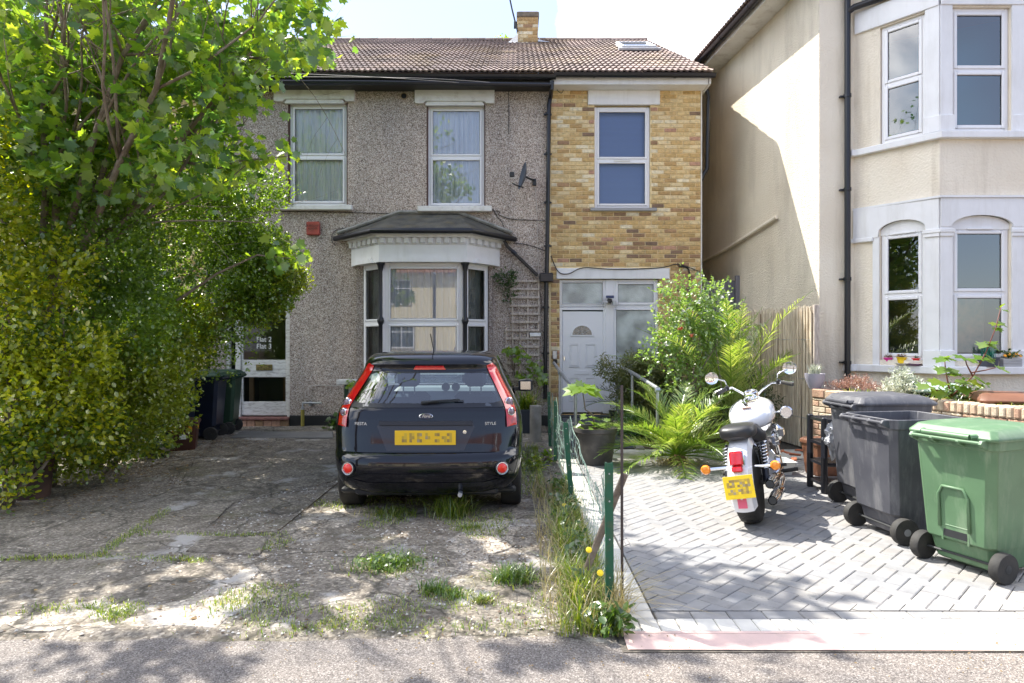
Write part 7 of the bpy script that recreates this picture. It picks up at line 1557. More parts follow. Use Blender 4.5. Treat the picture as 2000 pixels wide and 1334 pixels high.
# ---------------------------------------------------------------- the tree
tree = thing('sycamore_tree', 'sycamore tree with large lobed leaves rising through the hedge', 'tree', (-5.0, 6.9, 0))
rr = random.Random(21); tips = []; tb = MB()
def grow(p, d, L_, r, lvl):
    pts = [p]; rad = [r]; n = 5
    for i in range(n):
        ipx, ipy = CX+FOC*p[0]/p[1], HY-FOC*(p[2]-CH)/p[1]
        if ipx > 690 and ipy > -150 and lvl > 0: break
        d = (d+Vector((rr.uniform(-.22, .22), rr.uniform(-.22, .22), rr.uniform(-.08, .14)))).normalized(); p = p+d*(L_/n); pts.append(p); rad.append(r*(1-.6*(i+1)/n))
        if lvl < 3 and i >= 1:
            for _ in range(2 if lvl < 1 else 1):
                a = Vector((rr.uniform(-1, 1), rr.uniform(-1, 1), rr.uniform(-.25, .6))).normalized(); nd = (d*.65+a*.75).normalized(); grow(p, nd, L_*rr.uniform(.42, .62), r*.5*(1-.12*i), lvl+1)
        if lvl >= 2: tips.append((p.copy(), d.copy()))
    if len(pts) < 2: return
    tb.tube(pts, rad, 7 if lvl < 2 else 4); tips.append((p.copy(), d.copy()))
base = Vector((-5.0, 6.9, 0)); fork = Vector((-4.8, 6.85, 2.0))
q = MB(); q.tube([base, Vector((-4.95, 6.9, .9)), fork], [.17, .13, .12], 12); q.build('trunk', M['bark'], tree, smooth=True)
for tx, ty, tz, r in ((-3.35, 6.9, 4.4, .055), (-2.5, 6.8, 5.4, .055), (-4.3, 6.6, 5.4, .06), (-5.6, 7.2, 5.0, .06), (-2.8, 7.4, 4.6, .045), (-3.4, 6.3, 6.0, .055), (-6.2, 6.8, 4.6, .05), (-3.0, 7.0, 6.4, .05), (-3.3, 7.8, 4.0, .04)):
    t = Vector((tx, ty, tz)); d = (t-fork); grow(fork, d.normalized(), d.length, r*.72, 0)
tb.build('branch', M['bark'], tree, smooth=True, kind='stuff')
def inframe(p): return CX+FOC*p[0]/p[1], HY-FOC*(p[2]-CH)/p[1]
P = []; D = []
extra = [(Vector((-2.62+.12*k, 7.2, 3.55+.03*k)), Vector((1, -.2, -.1))) for k in range(-3, 2)]+[(Vector((-2.55+.1*k, 7.4, 2.5-.02*k)), Vector((1, -.2, -.2))) for k in range(-2, 2)]+[(Vector((-3.1+.1*k, 7.2, 3.75-.06*k)), Vector((1, -.2, -.3))) for k in range(-3, 3)]
def shade_ok(p, k=1.0):
    gx, gy = p[0]+.57*p[2], p[1]-.46*p[2]
    n_ = noise.noise(Vector((gx*1.5, gy*1.5, 4)))
    n3 = noise.noise(Vector((gx*2.6, gy*2.6, 9)))
    if gx > .72: return gy < 5.0 and gx < .72+(5.0-gy)*.75 and n_ > .02
    if gy < 3.5: return (gx < -1.5 and n3 > -.4) or n3 > .2
    if gy > 8.6: return True
    if gx > -2.4: return n3 > (.05 if gy < 4.6 else -.22)
    return n3 > -.3
for (p, d) in tips:
    if not shade_ok(p): continue
    px, py = inframe(p)
    if py > 400 or (py > -70 and px > np.interp(py, [-60, 0, 30, 60, 120, 150, 200, 260, 330, 400], [720, 620, 670, 700, 680, 570, 520, 450, 500, 420])): continue
    n = 3 if py > 120 else 2
    if py < 110 and px > 480: n = 3
    if py < 110 and noise.noise(Vector((px*.012, py*.012, 3))) > 0: n = 1
    for _ in range(n):
        P.append((p.x+rr.gauss(0, .13), p.y+rr.gauss(0, .13), p.z+rr.gauss(0, .11))); D.append((d.x+rr.gauss(0, .5), d.y+rr.gauss(0, .5), -.35+rr.gauss(0, .35)))
for p, d in extra:
    for _ in range(11): P.append((p.x+rr.gauss(0, .09), p.y+rr.gauss(0, .1), p.z+rr.gauss(0, .08))); D.append((d.x, d.y+rr.gauss(0, .4), d.z+rr.gauss(0, .4)))
BX, BY = [-60, 0, 30, 60, 120, 150, 200, 260, 330, 400], [640, 600, 665, 690, 640, 540, 500, 430, 470, 400]
for _ in range(11000):
    px, py, Y = rr.uniform(-60, 700), rr.uniform(-70, 390), rr.uniform(6.3, 8.6)
    if px > np.interp(py, BX, BY)+rr.gauss(0, 12): continue
    c = fp(px, py, Y); v = noise.noise(Vector((px*.011, py*.014, Y*.6)))+.5*noise.noise(Vector((px*.03, py*.03, 5)))
    if v < (-.02 if py < 100 else -.22) or not shade_ok(c): continue
    if py < 60 and rr.random() < .45: continue
    P.append(tuple(c)); D.append((.4+rr.gauss(0, .6), rr.gauss(0, .6), -.3+rr.gauss(0, .4)))
for _ in range(2600):
    px, py, Y = rr.uniform(-20, 430), rr.uniform(-20, 360), rr.uniform(5.9, 6.4)
    c = fp(px, py, Y); v = noise.noise(Vector((px*.012, py*.016, 40)))+.5*noise.noise(Vector((px*.035, py*.035, 50)))
    if v < .02 or not shade_ok(c): continue
    P.append(tuple(c)); D.append((.4+rr.gauss(0, .6), rr.gauss(0, .6), -.3+rr.gauss(0, .4)))
# the bough over the paving
for (gx, gy, rx, ry, n_) in ((.85, 4.75, .14, .06, 12), (1.0, 4.35, .26, .10, 34), (1.35, 4.45, .22, .06, 16), (1.62, 4.22, .30, .07, 24), (1.25, 4.1, .26, .10, 26), (1.0, 3.9, .20, .12, 26), (1.5, 3.85, .34, .08, 30), (1.95, 3.95, .22, .05, 12), (1.1, 3.62, .26, .07, 22), (1.75, 3.72, .22, .04, 10), (1.3, 3.42, .22, .05, 12), (.75, 4.5, .2, .12, 18)):
    for _ in range(int(n_*1.5)):
        z = rr.uniform(5.3, 6.0); x_, y_ = gx+rr.gauss(0, rx*.6), gy+rr.gauss(0, ry*.6); P.append((x_-.57*z, y_+.46*z, z)); D.append((rr.gauss(0, 1), rr.gauss(0, 1), rr.gauss(0, .4)))
KP = [i for i in range(len(P)) if shade_ok(P[i]) or P[i][0]+.57*P[i][2] > .6 or (P[i][2] < 4 and P[i][0] > -3.3)]
P = [P[i] for i in KP]; D = [D[i] for i in KP]
P = np.array(P); D = np.array(D); D /= np.linalg.norm(D, axis=1)[:, None]
print('tree leaves', len(P))
order = np.argsort(P[:, 1]+np.array([0 if (0 < inframe(p)[0] < 720 and -5 < inframe(p)[1] < 600) else 50 for p in P])); near, far = order[:300], order[300:]
mass('leaf', leaves(P[far], .092, LEAF_MAPLE, .2, None, rng, D[far]), M['lf_tree'], tree)
T_, F_ = LEAF_MAPLE; lms = []
for k in range(5):
    V = T_.copy(); V[:, 2] += rng.normal(0, .05, len(V)); lms.append(np_mesh('leaf', V*.092, F_, M['lf_tree'], np.full(len(F_), k*.2)))
for i in near:
    d = Vector(D[i]); nr = Vector((rr.gauss(0, .6), rr.gauss(0, .6), 1)).normalized(); nr = (nr-d*nr.dot(d)).normalized(); s = nr.cross(d); sc_ = rr.uniform(.7, 1.3)
    o = bpy.data.objects.new('leaf', lms[rr.randrange(5)]); col.objects.link(o); adopt(o, tree); o.matrix_basis = Matrix(((s.x*sc_, d.x*sc_, nr.x*sc_, P[i][0]), (s.y*sc_, d.y*sc_, nr.y*sc_, P[i][1]), (s.z*sc_, d.z*sc_, nr.z*sc_, P[i][2]), (0, 0, 0, 1)))
q = MB(); q.tube([Vector((-3.3, 7.2, 3.4)), Vector((-3.0, 7.2, 3.5)), Vector((-2.5, 7.2, 3.55))], [.014, .01, .005], 5); q.tube([Vector((-3.4, 7.5, 2.3)), Vector((-2.9, 7.4, 2.5)), Vector((-2.4, 7.4, 2.45))], [.014, .01, .005], 5); q.tube([Vector((-3.9, 7.3, 3.6)), Vector((-3.3, 7.2, 3.4))], [.025, .014], 5); q.tube([Vector((-3.9, 7.6, 2.0)), Vector((-3.4, 7.5, 2.3))], [.02, .014], 5); q.build('twig', M['bark'], tree, kind='stuff')
# street tree overhanging the pavement (outside the frame, its shade falls in front)
st = thing('street_tree', 'leafy street tree whose boughs shade the pavement', 'tree', (-4.6, 2.2, 0))
q = MB(); q.tube([(-4.6, 2.2, 0), (-4.55, 2.25, 2.2), (-4.3, 2.4, 4.2)], [.2, .16, .12], 10); q.build('trunk', M['bark'], st, smooth=True)
BL = [((-4.2, 4.6, 5.0), (1.2, .8, .7)), ((-2.9, 5.0, 5.3), (.9, .6, .45)), ((-1.9, 5.5, 5.4), (.45, .30, .25)), ((-3.4, 5.6, 5.6), (1.0, .7, .5)), ((-1.35, 5.3, 5.7), (.42, .26, .2)), ((-1.9, 4.9, 5.6), (.6, .3, .25))]
SP = np.concatenate([clump_points(c, r, int(420*r[0]*r[1]**.5), .15) for c, r in BL]); SP = np.array([p for p in SP if shade_ok(p)])
mass('leaf', leaves(SP, .12, LEAF_MAPLE, .8), M['lf_tree'], st)
stems(st, (-4.3, 2.4, 4.2), [c for c, r in BL], .04, 'branch', bend=.15)
# treetops behind the ridge
tt = thing('background_tree', 'leafy treetop just showing over the ridge left of the chimney', 'tree', (-.5, 24, 0))
q = MB(); q.tube([(-.5, 24, 0), (-.45, 24, 12.0)], [.2, .05], 8); q.build('trunk', M['bark'], tt)
mass('crown', join([leaves(clump_points((sy(979, 24), 24, CH+(HY-80)/FOC*24), (.28, .3, .28), 90, .3), .10), leaves(clump_points((sy(925, 24), 24, CH+(HY-88)/FOC*24), (.2, .3, .22), 50, .3), .10), leaves(clump_points((sy(1062, 24), 24, CH+(HY-88)/FOC*24), (.14, .3, .14), 30, .3), .10), leaves(clump_points((-.5, 24, 11.0), (1.2, 1, 1.0), 900, .3), .12)]), M['lf_fig'], tt)
# ---------------------------------------------------------------- palms
def palm(name, label, base, n, L_, seed, mt, spread=(15, 80), droop=.9, stub=.25, lens=.30, azs=None, wd=.011):
    t = thing(name, label, 'palm', base); rr = random.Random(seed); base = Vector(base)
    q = MB(); q.lathe([(.05, 0), (.10, .05), (.11, stub*.6), (.07, stub)], 12, TM(base)); q.build('trunk', mat('palm_fibre', lin((120, 92, 60)), .95, c2=lin((84, 62, 40)), scale=25, bump=1, bscale=40, bdist=.03) if 'palm_fibre' not in bpy.data.materials else bpy.data.materials['palm_fibre'], t, smooth=True)
    for i in range(n):
        az = (azs[i % len(azs)] if azs else i*137.5)+rr.uniform(-12, 12); el = R(spread[1]-(spread[1]-spread[0])*(i/n)**.8+rr.uniform(-6, 6)); a = R(az)
        h = Vector((math.cos(a), math.sin(a), 0)); p = base+Vector((0, 0, stub*.85)); Lf = L_*rr.uniform(.75, 1.08); m = 26; pts = []; e = el
        for k in range(m+1): pts.append(p.copy()); p = p+(h*math.cos(e)+Vector((0, 0, math.sin(e))))*(Lf/m); e -= droop/m*(1+.8*k/m)
        q = MB(); q.mi = 0; q.tube([pts[k] for k in range(0, m+1, 2)], [.010*(1-.75*k/(m/2)) for k in range(m//2+1)], 4)
        for k in range(4, m+1):
            d = (pts[min(k+1, m)]-pts[k-1]).normalized(); side = d.cross(Vector((0, 0, 1))).normalized(); up = side.cross(d).normalized(); tt_ = k/m; ll = lens*L_/1.1*(math.sin(math.pi*min(1, .15+.9*tt_))**.7)*rr.uniform(.8, 1.1)
            for s in (-1, 1):
                for c in ((0,) if L_ < 1 else (0, .5)):
                    b0 = pts[k]+(pts[k-1]-pts[k])*c; dr = (side*s*rr.uniform(.45, .8)+d*rr.uniform(.7, 1.0)+up*rr.uniform(.05, .6)).normalized(); dr.z -= .05; wv = dr.cross(up).normalized()*wd*.5
                    mid = b0+dr*ll*.5; end = b0+dr*ll+Vector((0, 0, -.12*ll)); q.mi = 1; q.add([b0-wv*.6, b0+wv*.6, mid+wv, mid-wv, end], [(0, 1, 2, 3), (3, 2, 4)])
        me = q.mesh('frond', [M['lf_fig'], mt], fix=False); a_ = me.attributes.new('tint', 'FLOAT', 'FACE'); a_.data.foreach_set('value', np.random.default_rng(i).random(len(me.polygons)).astype(np.float32)*.6); link('frond', me, t)
    return t
pm1 = palm('palm', 'small bright green date palm growing out of the paving, front of the bed', (1.99, 8.15, .0), 40, 1.22, 3, M['lf_palm'], (10, 86), .8, .14, .27, wd=.012)
pm2 = palm('palm', 'tall date palm against the reed fence', (3.05, 9.35, .0), 30, 2.35, 8, M['lf_palm'], (48, 88), .60, .35, .17, azs=[25, 75, 105, 135, 165, 195, 225, 45, 255, 285, 60, 120, 150, 240], wd=.012)
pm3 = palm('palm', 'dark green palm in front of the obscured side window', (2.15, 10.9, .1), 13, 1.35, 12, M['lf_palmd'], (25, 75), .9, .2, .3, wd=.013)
q = MB(); b_ = blades(clump_points((1.99, 8.13, .03), (.35, .25, .02), 260, .2), .12, .008, 2.0, droop=.8); mass('dead_frond', b_, M['lf_straw'], pm1)
# ---------------------------------------------------------------- rose and shrubs
def A_(px, py, Y, r): return (tuple(fp(px, py, Y)), r)
rose = thing('rose_bush', 'tall rambling rose with white and coral blooms beside the brick house', 'rose bush', (2.4, 9.3, 0))
RC = [A_(1325, 575, 9.1, (.28, .2, .24)), A_(1335, 655, 9.0, (.42, .3, .34)), A_(1300, 690, 9.0, (.32, .25, .24)), A_(1390, 610, 9.1, (.30, .25, .30)), A_(1395, 660, 8.95, (.3, .25, .22)), A_(1345, 720, 9.0, (.3, .25, .22)), A_(1420, 640, 8.9, (.24, .2, .16)), A_(1340, 765, 8.9, (.25, .2, .2)), A_(1385, 565, 9.1, (.16, .15, .12)), A_(1345, 610, 9.1, (.2, .2, .2))]
mass('foliage', sprigs([(c, r, r[0]*r[2]) for c, r in RC], 820, 6, .044, .20, shell=.1, outw=.6, up=.3), M['lf_rose'], rose)
stems(rose, (2.45, 9.35, 0), [c for c, r in RC], .014, 'cane', bend=.35)
for k, (px, py, mt, s) in enumerate(((1338, 608, 'petal_w', .06), (1330, 640, 'petal_r', .045), (1350, 655, 'petal_r', .03), (1300, 672, 'petal_w', .035), (1410, 580, 'petal_w', .03), (1365, 590, 'petal_w', .03))):
    c = fp(px, py, 8.75); V, Fc, T = leaves(np.tile(np.array(c), (9, 1))+rng.normal(0, s*.15, (9, 3)), s, LEAF_OVAL, .2); link('rose_bloom', np_mesh('rose_bloom', V, Fc, M[mt], T), rose)
bam = thing('shrub', 'dark feathery bamboo shrub beside the white front door', 'shrub', (1.95, 10.6, 0))
mass('foliage', sprigs([(tuple(fp(1238, 745, 10.5)), (.28, .3, .42), 2), (tuple(fp(1265, 760, 10.5)), (.32, .3, .5), 2), (tuple(fp(1186, 725, 10.6)), (.09, .12, .16), .25), (tuple(fp(1250, 830, 10.3)), (.45, .3, .35), 1.5)], 2600, 5, .055, .16, (np.array(LEAF_OVAL[0])*[.38, 1, 1], LEAF_OVAL[1]), .1, .6, .35), M['lf_dark'], bam)
stems(bam, (2.0, 10.6, 0), [tuple(fp(x, y, 10.5)) for x, y in ((1180, 700), (1215, 720), (1240, 730), (1270, 700), (1205, 760), (1255, 770))], .008, 'cane', bend=.1)
fern = thing('fern', 'bright green feathery fern low beside the right handrail', 'fern', tuple(fp(1235, 860, 9.9))[:2]+(0,))
mass('foliage', sprigs([(tuple(fp(1237, 830, 9.95)), (.24, .2, .24), 1)], 620, 5, .022, .10, LEAF_OVAL, .2, .7, .1), leafmat('fern_leaf', [(0, (.06, .16, .03)), (1, (.12, .26, .05))], .4), fern)
und = thing('shrub', 'shadowed mixed greenery under the tall palm by the reed fence', 'shrub', (2.9, 9.5, 0))
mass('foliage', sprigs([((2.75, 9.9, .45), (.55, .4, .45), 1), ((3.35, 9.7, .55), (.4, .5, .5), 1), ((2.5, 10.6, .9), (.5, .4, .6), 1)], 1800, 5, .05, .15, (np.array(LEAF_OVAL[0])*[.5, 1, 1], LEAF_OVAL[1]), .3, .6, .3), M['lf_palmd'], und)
clb = thing('climber', 'wiry leafy climber at the top of the trellis by the bay', 'climbing plant', (fx(990), F-.1, 0))
mass('foliage', sprigs([(tuple(fp(985, 545, F-.1)), (.20, .08, .16), 1), (tuple(fp(995, 560, F-.1)), (.12, .08, .3), 1)], 120, 5, .035, .1, LEAF_OVAL, .3, .6, .1), M['lf_weed'], clb)
stems(clb, (fx(1005), F-.06, .9), [tuple(fp(975, 535, F-.1)), tuple(fp(990, 530, F-.1)), tuple(fp(1010, 580, F-.08))], .008, 'stem')
vin = thing('climber', 'bright green grapevine leaves scrambling over the foot of the trellis', 'climbing plant', (fx(1030), F-.3, 0))
mass('leaf', join([leaves(clump_points(tuple(fp(x, y, F-.35)), (rx, .2, rz), n, .2), .075, LEAF_MAPLE, .3, None, rng, np.tile((.2, -.6, -.6), (n, 1))) for x, y, rx, rz, n in ((1003, 682, .20, .09, 34), (1040, 720, .2, .2, 40), (1012, 735, .12, .1, 16), (1058, 738, .14, .12, 18), (1020, 700, .2, .15, 20))]), M['lf_fig'], vin)
stems(vin, (fx(1040), F-.4, 0), [tuple(fp(x, y, F-.35)) for x, y in ((1003, 682), (1040, 710), (1058, 738), (1015, 735))], .01)
stp_ = tag(mass('strappy_plant', blades(clump_points((sy(1028, 10.9), 10.95, .38), (.18, .12, .03), 150, .1), .5, .022, .8, droop=1.2), M['lf_grass'], None, None), 'clump of pale arching strappy leaves in the black tub', 'plant')
def lowplant(name, label, c, r, n, size, mt, shape=LEAF_MAPLE, cat='plant', up=.6):
    t = thing(name, label, cat, (c[0], c[1], 0)); mass('foliage', leaves(clump_points(c, r, n, .15), size, shape, up), mt, t); stems(t, (c[0], c[1], 0), [(c[0]+rr.uniform(-r[0], r[0])*.6, c[1]+rr.uniform(-r[1], r[1])*.6, c[2]+r[2]*.4) for _ in range(5)], .006); return t
lowplant('weed', 'leafy green weed against the black plinth left of the car', tuple(fp(660, 828, 11.35)), (.28, .2, .16), 110, .075, M['lf_weed'])
lowplant('weed', 'bright leafy weed by the green post behind the car', tuple(fp(690, 752, 11.1)), (.12, .1, .12), 40, .06, M['lf_fig'])
lowplant('weed', 'dark broad leaved weed under the hedge beside the brown caddy', (-4.75, 8.55, .16), (.3, .3, .18), 90, .08, M['lf_weed'])
lowplant('weed', 'lime green sprouting weed at the foot of the wire fence', tuple(gp(1068, 905))[:2]+(.10,), (.10, .12, .10), 36, .055, M['lf_fig'], LEAF_OVAL)
# sprig on the window sill of the first window
tag(mass('sprig', leaves(clump_points(tuple(fp(570, 402, F-.08)), (.09, .05, .07), 40, .1), .03, LEAF_OVAL), M['lf_hedge'], None, None), 'sprig of leaves growing from the chipped upper windowsill', 'plant')
# fig in the pot
fg = thing('fig_plant', 'young fig with a crown of big lobed leaves growing in the dark pot', 'plant', (.985, 8.22, .4))
c0 = Vector((.985, 8.22, .42)); tp = fp(1137, 757, 8.15); q = MB(); q.tube([c0, c0+Vector((-.03, 0, .2)), fp(1143, 800, 8.18), tp], [.012, .011, .009, .006], 7); q.build('stem', M['bark'], fg, smooth=True)
bigl = []
for k in range(4): V = T_.copy(); V[:, 2] += rng.normal(0, .04, len(V)); V[:, 0] *= .95; bigl.append(np_mesh('leaf', V, F_, M['lf_fig'], np.full(len(F_), k*.24)))
def putleaf(parent, p, d, size, nr=(0, -.3, 1), k=0, ms=None, droop=0):
    d = Vector(d).normalized(); nr = Vector(nr); nr = (nr-d*nr.dot(d)).normalized(); s = nr.cross(d); o = bpy.data.objects.new('leaf', (ms or bigl)[k % 4]); col.objects.link(o); adopt(o, parent); a = size
    o.matrix_basis = Matrix(((s.x*a, d.x*a, nr.x*a, p[0]), (s.y*a, d.y*a, nr.y*a, p[1]), (s.z*a, d.z*a, nr.z*a, p[2]), (0, 0, 0, 1))); return o
for k, (dx, dy, dz, sz) in enumerate(((-1, -.3, -.35, .24), (1, -.2, -.45, .26), (.6, -.8, -.3, .2), (-.5, -.7, -.2, .2), (.2, .8, .1, .2), (-.3, .2, .5, .12), (.9, .4, .0, .2), (-.9, .3, .05, .18))): putleaf(fg, tp+Vector((dx, dy, 0))*.02, (dx, dy, dz), sz, k=k)
for k in range(26):
    a = random.uniform(0, 6.28); rr_ = random.uniform(.05, .27); putleaf(fg, (.985+math.cos(a)*rr_, 8.22+math.sin(a)*rr_*.8, .44+random.uniform(0, .16)), (math.cos(a), math.sin(a), random.uniform(-.3, .5)), random.uniform(.05, .09), k=k)
# ---------------------------------------------------------------- garden behind the wall
sap = thing('sapling', 'red-stemmed young sycamore sapling behind the garden wall', 'sapling', (4.85, 7.4, .6))
S0 = fp(1858, 775, 7.3); br_ = [[S0, fp(1900, 735, 7.2), fp(1925, 690, 7.15), fp(1945, 640, 7.1), fp(1955, 600, 7.1)], [S0, fp(1850, 740, 7.3), fp(1846, 715, 7.3), fp(1845, 698, 7.3)], [fp(1900, 735, 7.2), fp(1888, 712, 7.2), fp(1885, 700, 7.2)], [fp(1896, 728, 7.2), fp(1925, 723, 7.1), fp(1945, 718, 7.05)], [S0, fp(1835, 765, 7.2), fp(1815, 755, 7.15)]]
q = MB()
for b_ in br_: q.tube(b_, [.009*(1-.55*i/(len(b_)-1)) for i in range(len(b_))], 6)
q.build('stem', mat('red_stem', (.16, .05, .035), .6), sap, smooth=True)
sapl = []
for k in range(4): V = T_.copy(); V[:, 2] += rng.normal(0, .05, len(V)); sapl.append(np_mesh('leaf', V, F_, leafmat('sapling_leaf%d' % k, [(0, (.10, .20, .02)), (1, ((.26, .30, .03), (.16, .26, .05), (.2, .28, .1), (.12, .2, .04))[k])], .45), np.full(len(F_), k*.24)))
for k, (px, py, d, sz) in enumerate(((1955, 600, (.2, -.5, .6), .05), (1955, 605, (-.6, -.5, .1), .05), (1958, 606, (.8, -.4, -.2), .06), (1948, 630, (.9, -.4, -.4), .09), (1946, 632, (-.8, -.5, -.2), .08), (1943, 640, (.2, -.9, -.5), .08), (1928, 672, (-.9, -.4, -.2), .11), (1930, 672, (.9, -.3, -.5), .11), (1928, 668, (.1, -1, -.2), .10), (1922, 698, (-1, -.3, -.1), .11), (1920, 700, (.4, -.9, -.3), .10), (1925, 695, (1, -.1, -.5), .10), (1886, 700, (-1, -.3, .1), .12), (1888, 702, (.7, -.7, -.3), .10), (1946, 718, (1, -.2, -.3), .12), (1846, 700, (-.9, -.3, -.2), .11), (1846, 700, (.9, -.3, -.2), .10), (1847, 698, (.2, -.9, .3), .07), (1848, 720, (-1, -.5, -.3), .12), (1850, 722, (.9, -.6, -.4), .12), (1838, 745, (-.9, -.5, -.2), .14), (1865, 745, (.8, -.7, -.1), .13), (1816, 755, (-1, -.4, 0), .14), (1830, 762, (-.3, -.9, -.6), .12), (1890, 745, (.9, -.6, -.4), .14), (1905, 738, (.9, -.2, -.5), .13), (1875, 755, (.1, -1, -.6), .12), (1860, 735, (-.2, -.8, .4), .10))): putleaf(sap, fp(px, py, 7.2), d, sz*1.18, k=k, ms=sapl)
lowplant('shrub', 'low dark green growth at the foot of the sapling behind the wall', (4.95, 7.35, .98), (.3, .2, .16), 260, .045, M['lf_weed'], LEAF_OVAL, 'shrub')
sil = thing('silver_shrub', 'silvery grey leaved shrub spilling over the garden wall', 'shrub', (4.62, 7.9, .6))
mass('foliage', sprigs([(tuple(fp(1758, 765, 7.85)), (.20, .2, .10), 2), (tuple(fp(1765, 742, 7.9)), (.10, .15, .10), 1), (tuple(fp(1778, 766, 7.85)), (.22, .2, .11), 1.2)], 420, 6, .034, .09, (np.array(LEAF_OVAL[0])*[.6, 1, 1], LEAF_OVAL[1]), .8, .5, .2), M['lf_silver'], sil); stems(sil, (4.62, 7.9, .6), [tuple(fp(1755, 750, 7.85)), tuple(fp(1770, 735, 7.85)), tuple(fp(1785, 752, 7.85))], .008)
hea = thing('heather', 'pinkish brown dried heather along the far end of the garden wall', 'plant', (4.3, 8.7, .6))
mass('foliage', sprigs([(tuple(fp(1640, 755, 8.75)), (.20, .15, .05), 1), (tuple(fp(1675, 750, 8.6)), (.18, .15, .09), 1.4), (tuple(fp(1700, 760, 8.4)), (.16, .15, .05), .8)], 900, 5, .012, .07, LEAF_OVAL, .9, .5, .1), M['lf_heather'], hea)
mass('foliage', blades(np.array([(4.22+(8.6-y)*.37+rng.random()*.12, y, .84) for y in rng.uniform(6.0, 8.6, 420)]), .12, .012, .8), M['lf_grass'], tag(thing('low_weeds', 'low weeds and dry tufts growing along the top of the garden bed', 'plant', (4.4, 7, .86))))
def tops(potobj, n, mt, size, r, h, shape=LEAF_OVAL, name='plant', label=None, blade=False):
    c = potobj.location; c = (c.x, c.y, c.z+h)
    o = thing(name, label, 'plant', tuple(potobj.location)); mass('foliage', blades(clump_points(c, (r, r, .01), n, .1), size, .012, .5) if blade else leaves(clump_points(c, (r, r, r*.5), n, .1), size, shape, .6), M[mt], o, None)
tops(pp1, 50, 'lf_heather', .03, .06, .12, label='reddish succulent growing in the pink pot'); tops(pp2, 50, 'lf_heather', .03, .06, .13, label='reddish succulent growing in the yellow pot'); tops(pp3, 50, 'lf_weed', .028, .06, .12, label='small dark succulent growing in the red pot')
tops(tr1, 90, 'lf_blue', .20, .10, .10, label='tuft of blue-green leaves in the slate blue planter', blade=True); tops(tr2, 90, 'lf_weed', .04, .12, .16, label='small leafy plant in the grey wooden planter')
for k in range(5): c = tr2.location+Vector((-.10+k*.05, -.05, .14+.02*(k % 2))); q = MB(); q.lathe([(.0, 0), (.022, .006), (.018, .014), (0, .016)], 8, TM(c) @ Matrix.Rotation(R(60), 4, 'X')); tag(q.build('flower', M['petal_o']), 'orange flower in the grey wooden planter, '+('first', 'second', 'middle', 'fourth', 'last')[k]+' along from the pier', 'flower', 'orange flowers in the grey planter')
tops(wallpot, 120, 'lf_silver', .16, .09, .18, label='pale spiky plant in the lilac bowl on the wall', blade=True)
# ---------------------------------------------------------------- grass and weeds
def strip_pts(n, f, rg=rng): return np.array([f(rg.random(), rg.random()) for _ in range(n)])
gz = .015
def fencegrass(u, v): y = 3.42+3.6*u**1.15; w_ = .34*(1-.4*u); return (.56-w_*v**1.3, y, gz)
g1_ = blades(strip_pts(3200, fencegrass), .11, .007, .8); fp_ = strip_pts(1500, lambda u, v: (.54-.22*v, 3.5+2.0*u, gz)); fp_ = np.array([p for p in fp_ if noise.noise(Vector((p[0]*5, p[1]*4, 8))) > -.02]); g2_ = blades(fp_, .27, .008, .75)
tag(mass('grass', [g1_, g2_], M['lf_grass'], None), 'long green grass growing along the foot of the wire fence', 'grass')
tag(mass('straw', [blades(strip_pts(700, lambda u, v: (.56-.4*v, 3.45+3.4*u, gz)), .22, .006, .7), blades(strip_pts(150, lambda u, v: (.62-.1*v, 3.6+.3*u, gz)), .3, .006, 1.2)], M['lf_straw'], None), 'dry straw stems among the fence grass', 'grass')
tag(mass('weeds', [leaves(clump_points((.42, 4.0+.5*k, .10+.05*(k % 2)), (.12, .25, .12), 60, .1), .045, LEAF_OVAL, .5) for k in range(6)]+[leaves(clump_points((.50, 3.5, .08), (.13, .10, .09), 120, .1), .05, LEAF_OVAL, .5)], M['lf_weed'], None), 'broad leaved weeds among the grass at the fence foot', 'weeds')
tag(mass('groundcover', [blades(strip_pts(900, lambda u, v: (.30-.35*v*random.random(), 6.4+3.0*u, gz)), .10, .007, .8), leaves(clump_points((.18, 7.9, .08), (.25, .5, .10), 300, .1), .04)], M['lf_grass'], None), 'low patchy grass between the car and the fence', 'grass')
for k, (px, py) in enumerate(((1102, 987), (1186, 1148), (1203, 1159), (1150, 1075), (1172, 1120))):
    Y = 4.3-.2*k if k else 5.6; c = fp(px, py, Y) if k else fp(px, py, 5.7)
    f = thing('dandelion', ['yellow dandelion beside the second fence post', 'yellow dandelion just left of the nearest fence post', 'yellow dandelion just right of the nearest fence post', 'yellow flower among the tall grass', 'yellow flower low in the fence grass'][k], 'flower', (c.x, c.y, 0))
    q = MB(); q.lathe([(.004, -.004), (.015, .002), (.018, .008), (.010, .012), (0, .013)], 10, TM(c) @ Matrix.Rotation(R(50), 4, 'X')); q.build('flower_head', M['petal_y'], f); q = MB(); q.tube([(c.x+.01, c.y, 0), (c.x+.01, c.y+.01, c.z*.5), c], .002, 4); q.build('stem', M['lf_grass'], f)
TUFT = [(760, 1110, .24, .09, 320, 'weed', 'wide bushy green weed tuft on the gravel, left of centre'), (1003, 1138, .13, .12, 260, 'dgrass', 'round dark green grass tuft in front of the fence'), (850, 1160, .08, .08, 110, 'dgrass', 'small dark grass tuft below the bushy weed'), (885, 1168, .08, .06, 90, 'dgrass', 'small grass tuft right beside the dark one'), (885, 1010, .16, .24, 260, 'grass', 'tall feathery grass tuft behind the car exhaust'), (760, 1008, .20, .09, 190, 'grass', 'low grass tuft under the rear bumper'), (940, 1180, .05, .06, 50, 'grass', 'tiny grass tuft near the pavement edge'), (920, 1035, .12, .06, 90, 'grass', 'sparse grass tuft in front of the feathery one')]
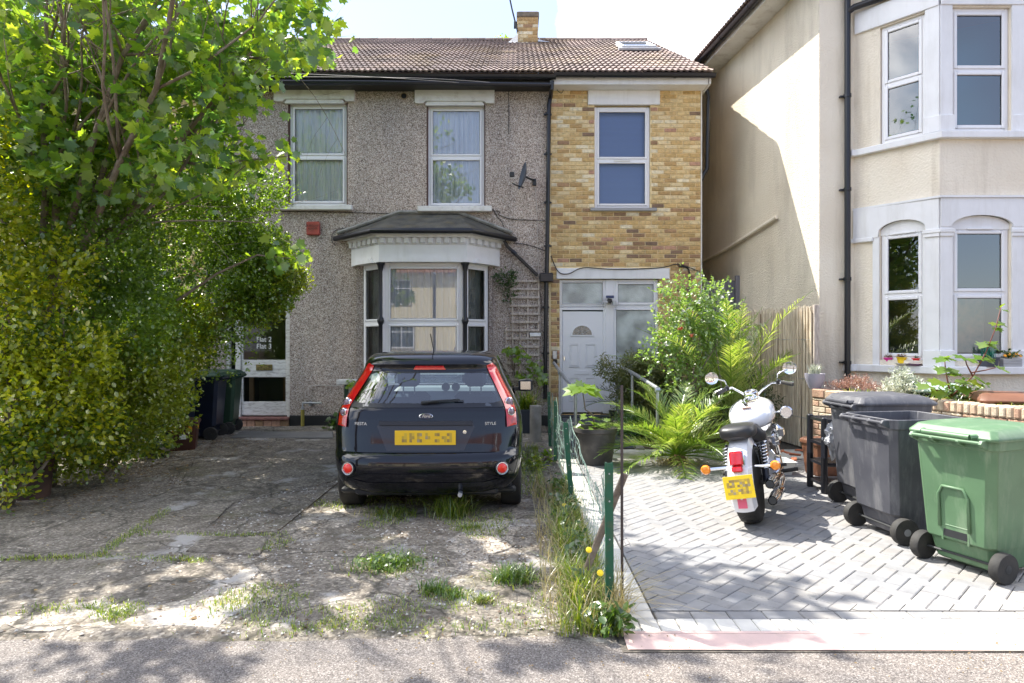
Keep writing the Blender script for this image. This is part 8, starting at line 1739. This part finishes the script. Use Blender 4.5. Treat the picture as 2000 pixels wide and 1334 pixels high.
for k, (px, py, r, h, n, kd, lab) in enumerate(TUFT):
    c = gp(px, py); t = thing('grass_tuft' if kd != 'weed' else 'weed', lab, 'grass' if kd != 'weed' else 'weed', (c.x, c.y, .01)); P_ = np.stack([c.x+rng.normal(0, r*.5, n*2), c.y+rng.normal(0, r*.42, n*2), np.full(n*2, .014)], 1)
    parts = [blades(P_[:n], h, .007 if kd != 'dgrass' else .009, .9), blades(P_[n:], h*.5, .006, 1.4)]
    if kd == 'weed': parts.append(leaves(clump_points((c.x, c.y, .05), (r, r*.6, .045), 260, .1), .028))
    mass('foliage', parts, M['lf_grass'] if kd == 'grass' else M['lf_tuft'], t, None); mass('dry_blades', blades(np.stack([c.x+rng.normal(0, r*.8, n//3), c.y+rng.normal(0, r*.6, n//3), np.full(n//3, .014)], 1), .05, .005, 1.6), M['lf_straw'], t)
def scatter_line(pts, n, wd_, h, rg=rng):
    L_ = [gp(*p) for p in pts]; P = []
    for _ in range(n):
        i = rg.integers(0, len(L_)-1); t = rg.random(); p = L_[i].lerp(L_[i+1], t); P.append((p.x+rg.normal()*wd_, p.y+rg.normal()*wd_, .016))
    return blades(np.array(P), h, .006, .9)
tag(mass('joint_moss', [scatter_line([(0, 1098), (190, 1092), (262, 1042), (330, 1000)], 700, .03, .035), scatter_line([(190, 1092), (330, 1096), (400, 1100)], 300, .03, .03), scatter_line([(262, 1045), (400, 1050), (540, 1050)], 420, .03, .03), scatter_line([(40, 1200), (200, 1190), (226, 1215), (260, 1190)], 500, .05, .035), scatter_line([(430, 1195), (470, 1170), (540, 1200), (520, 1230)], 500, .09, .04), scatter_line([(560, 1235), (700, 1225), (850, 1235), (1100, 1225)], 420, .05, .035)], M['lf_grass'], None), 'moss and short grass growing in the cracks of the driveway', 'moss')
tag(mass('patchy_turf', blades(np.array([(x, y, .015) for x, y in zip(rng.uniform(-1.9, .3, 16000), rng.uniform(3.5, 6.6, 16000)) if noise.noise(Vector((x*1.7, y*1.7, 2)))+.35*noise.noise(Vector((x*6, y*6, 2))) > .22]), .028, .006, .9), M['lf_grass'], None), 'thin patchy turf creeping over the gravel behind the car', 'turf')
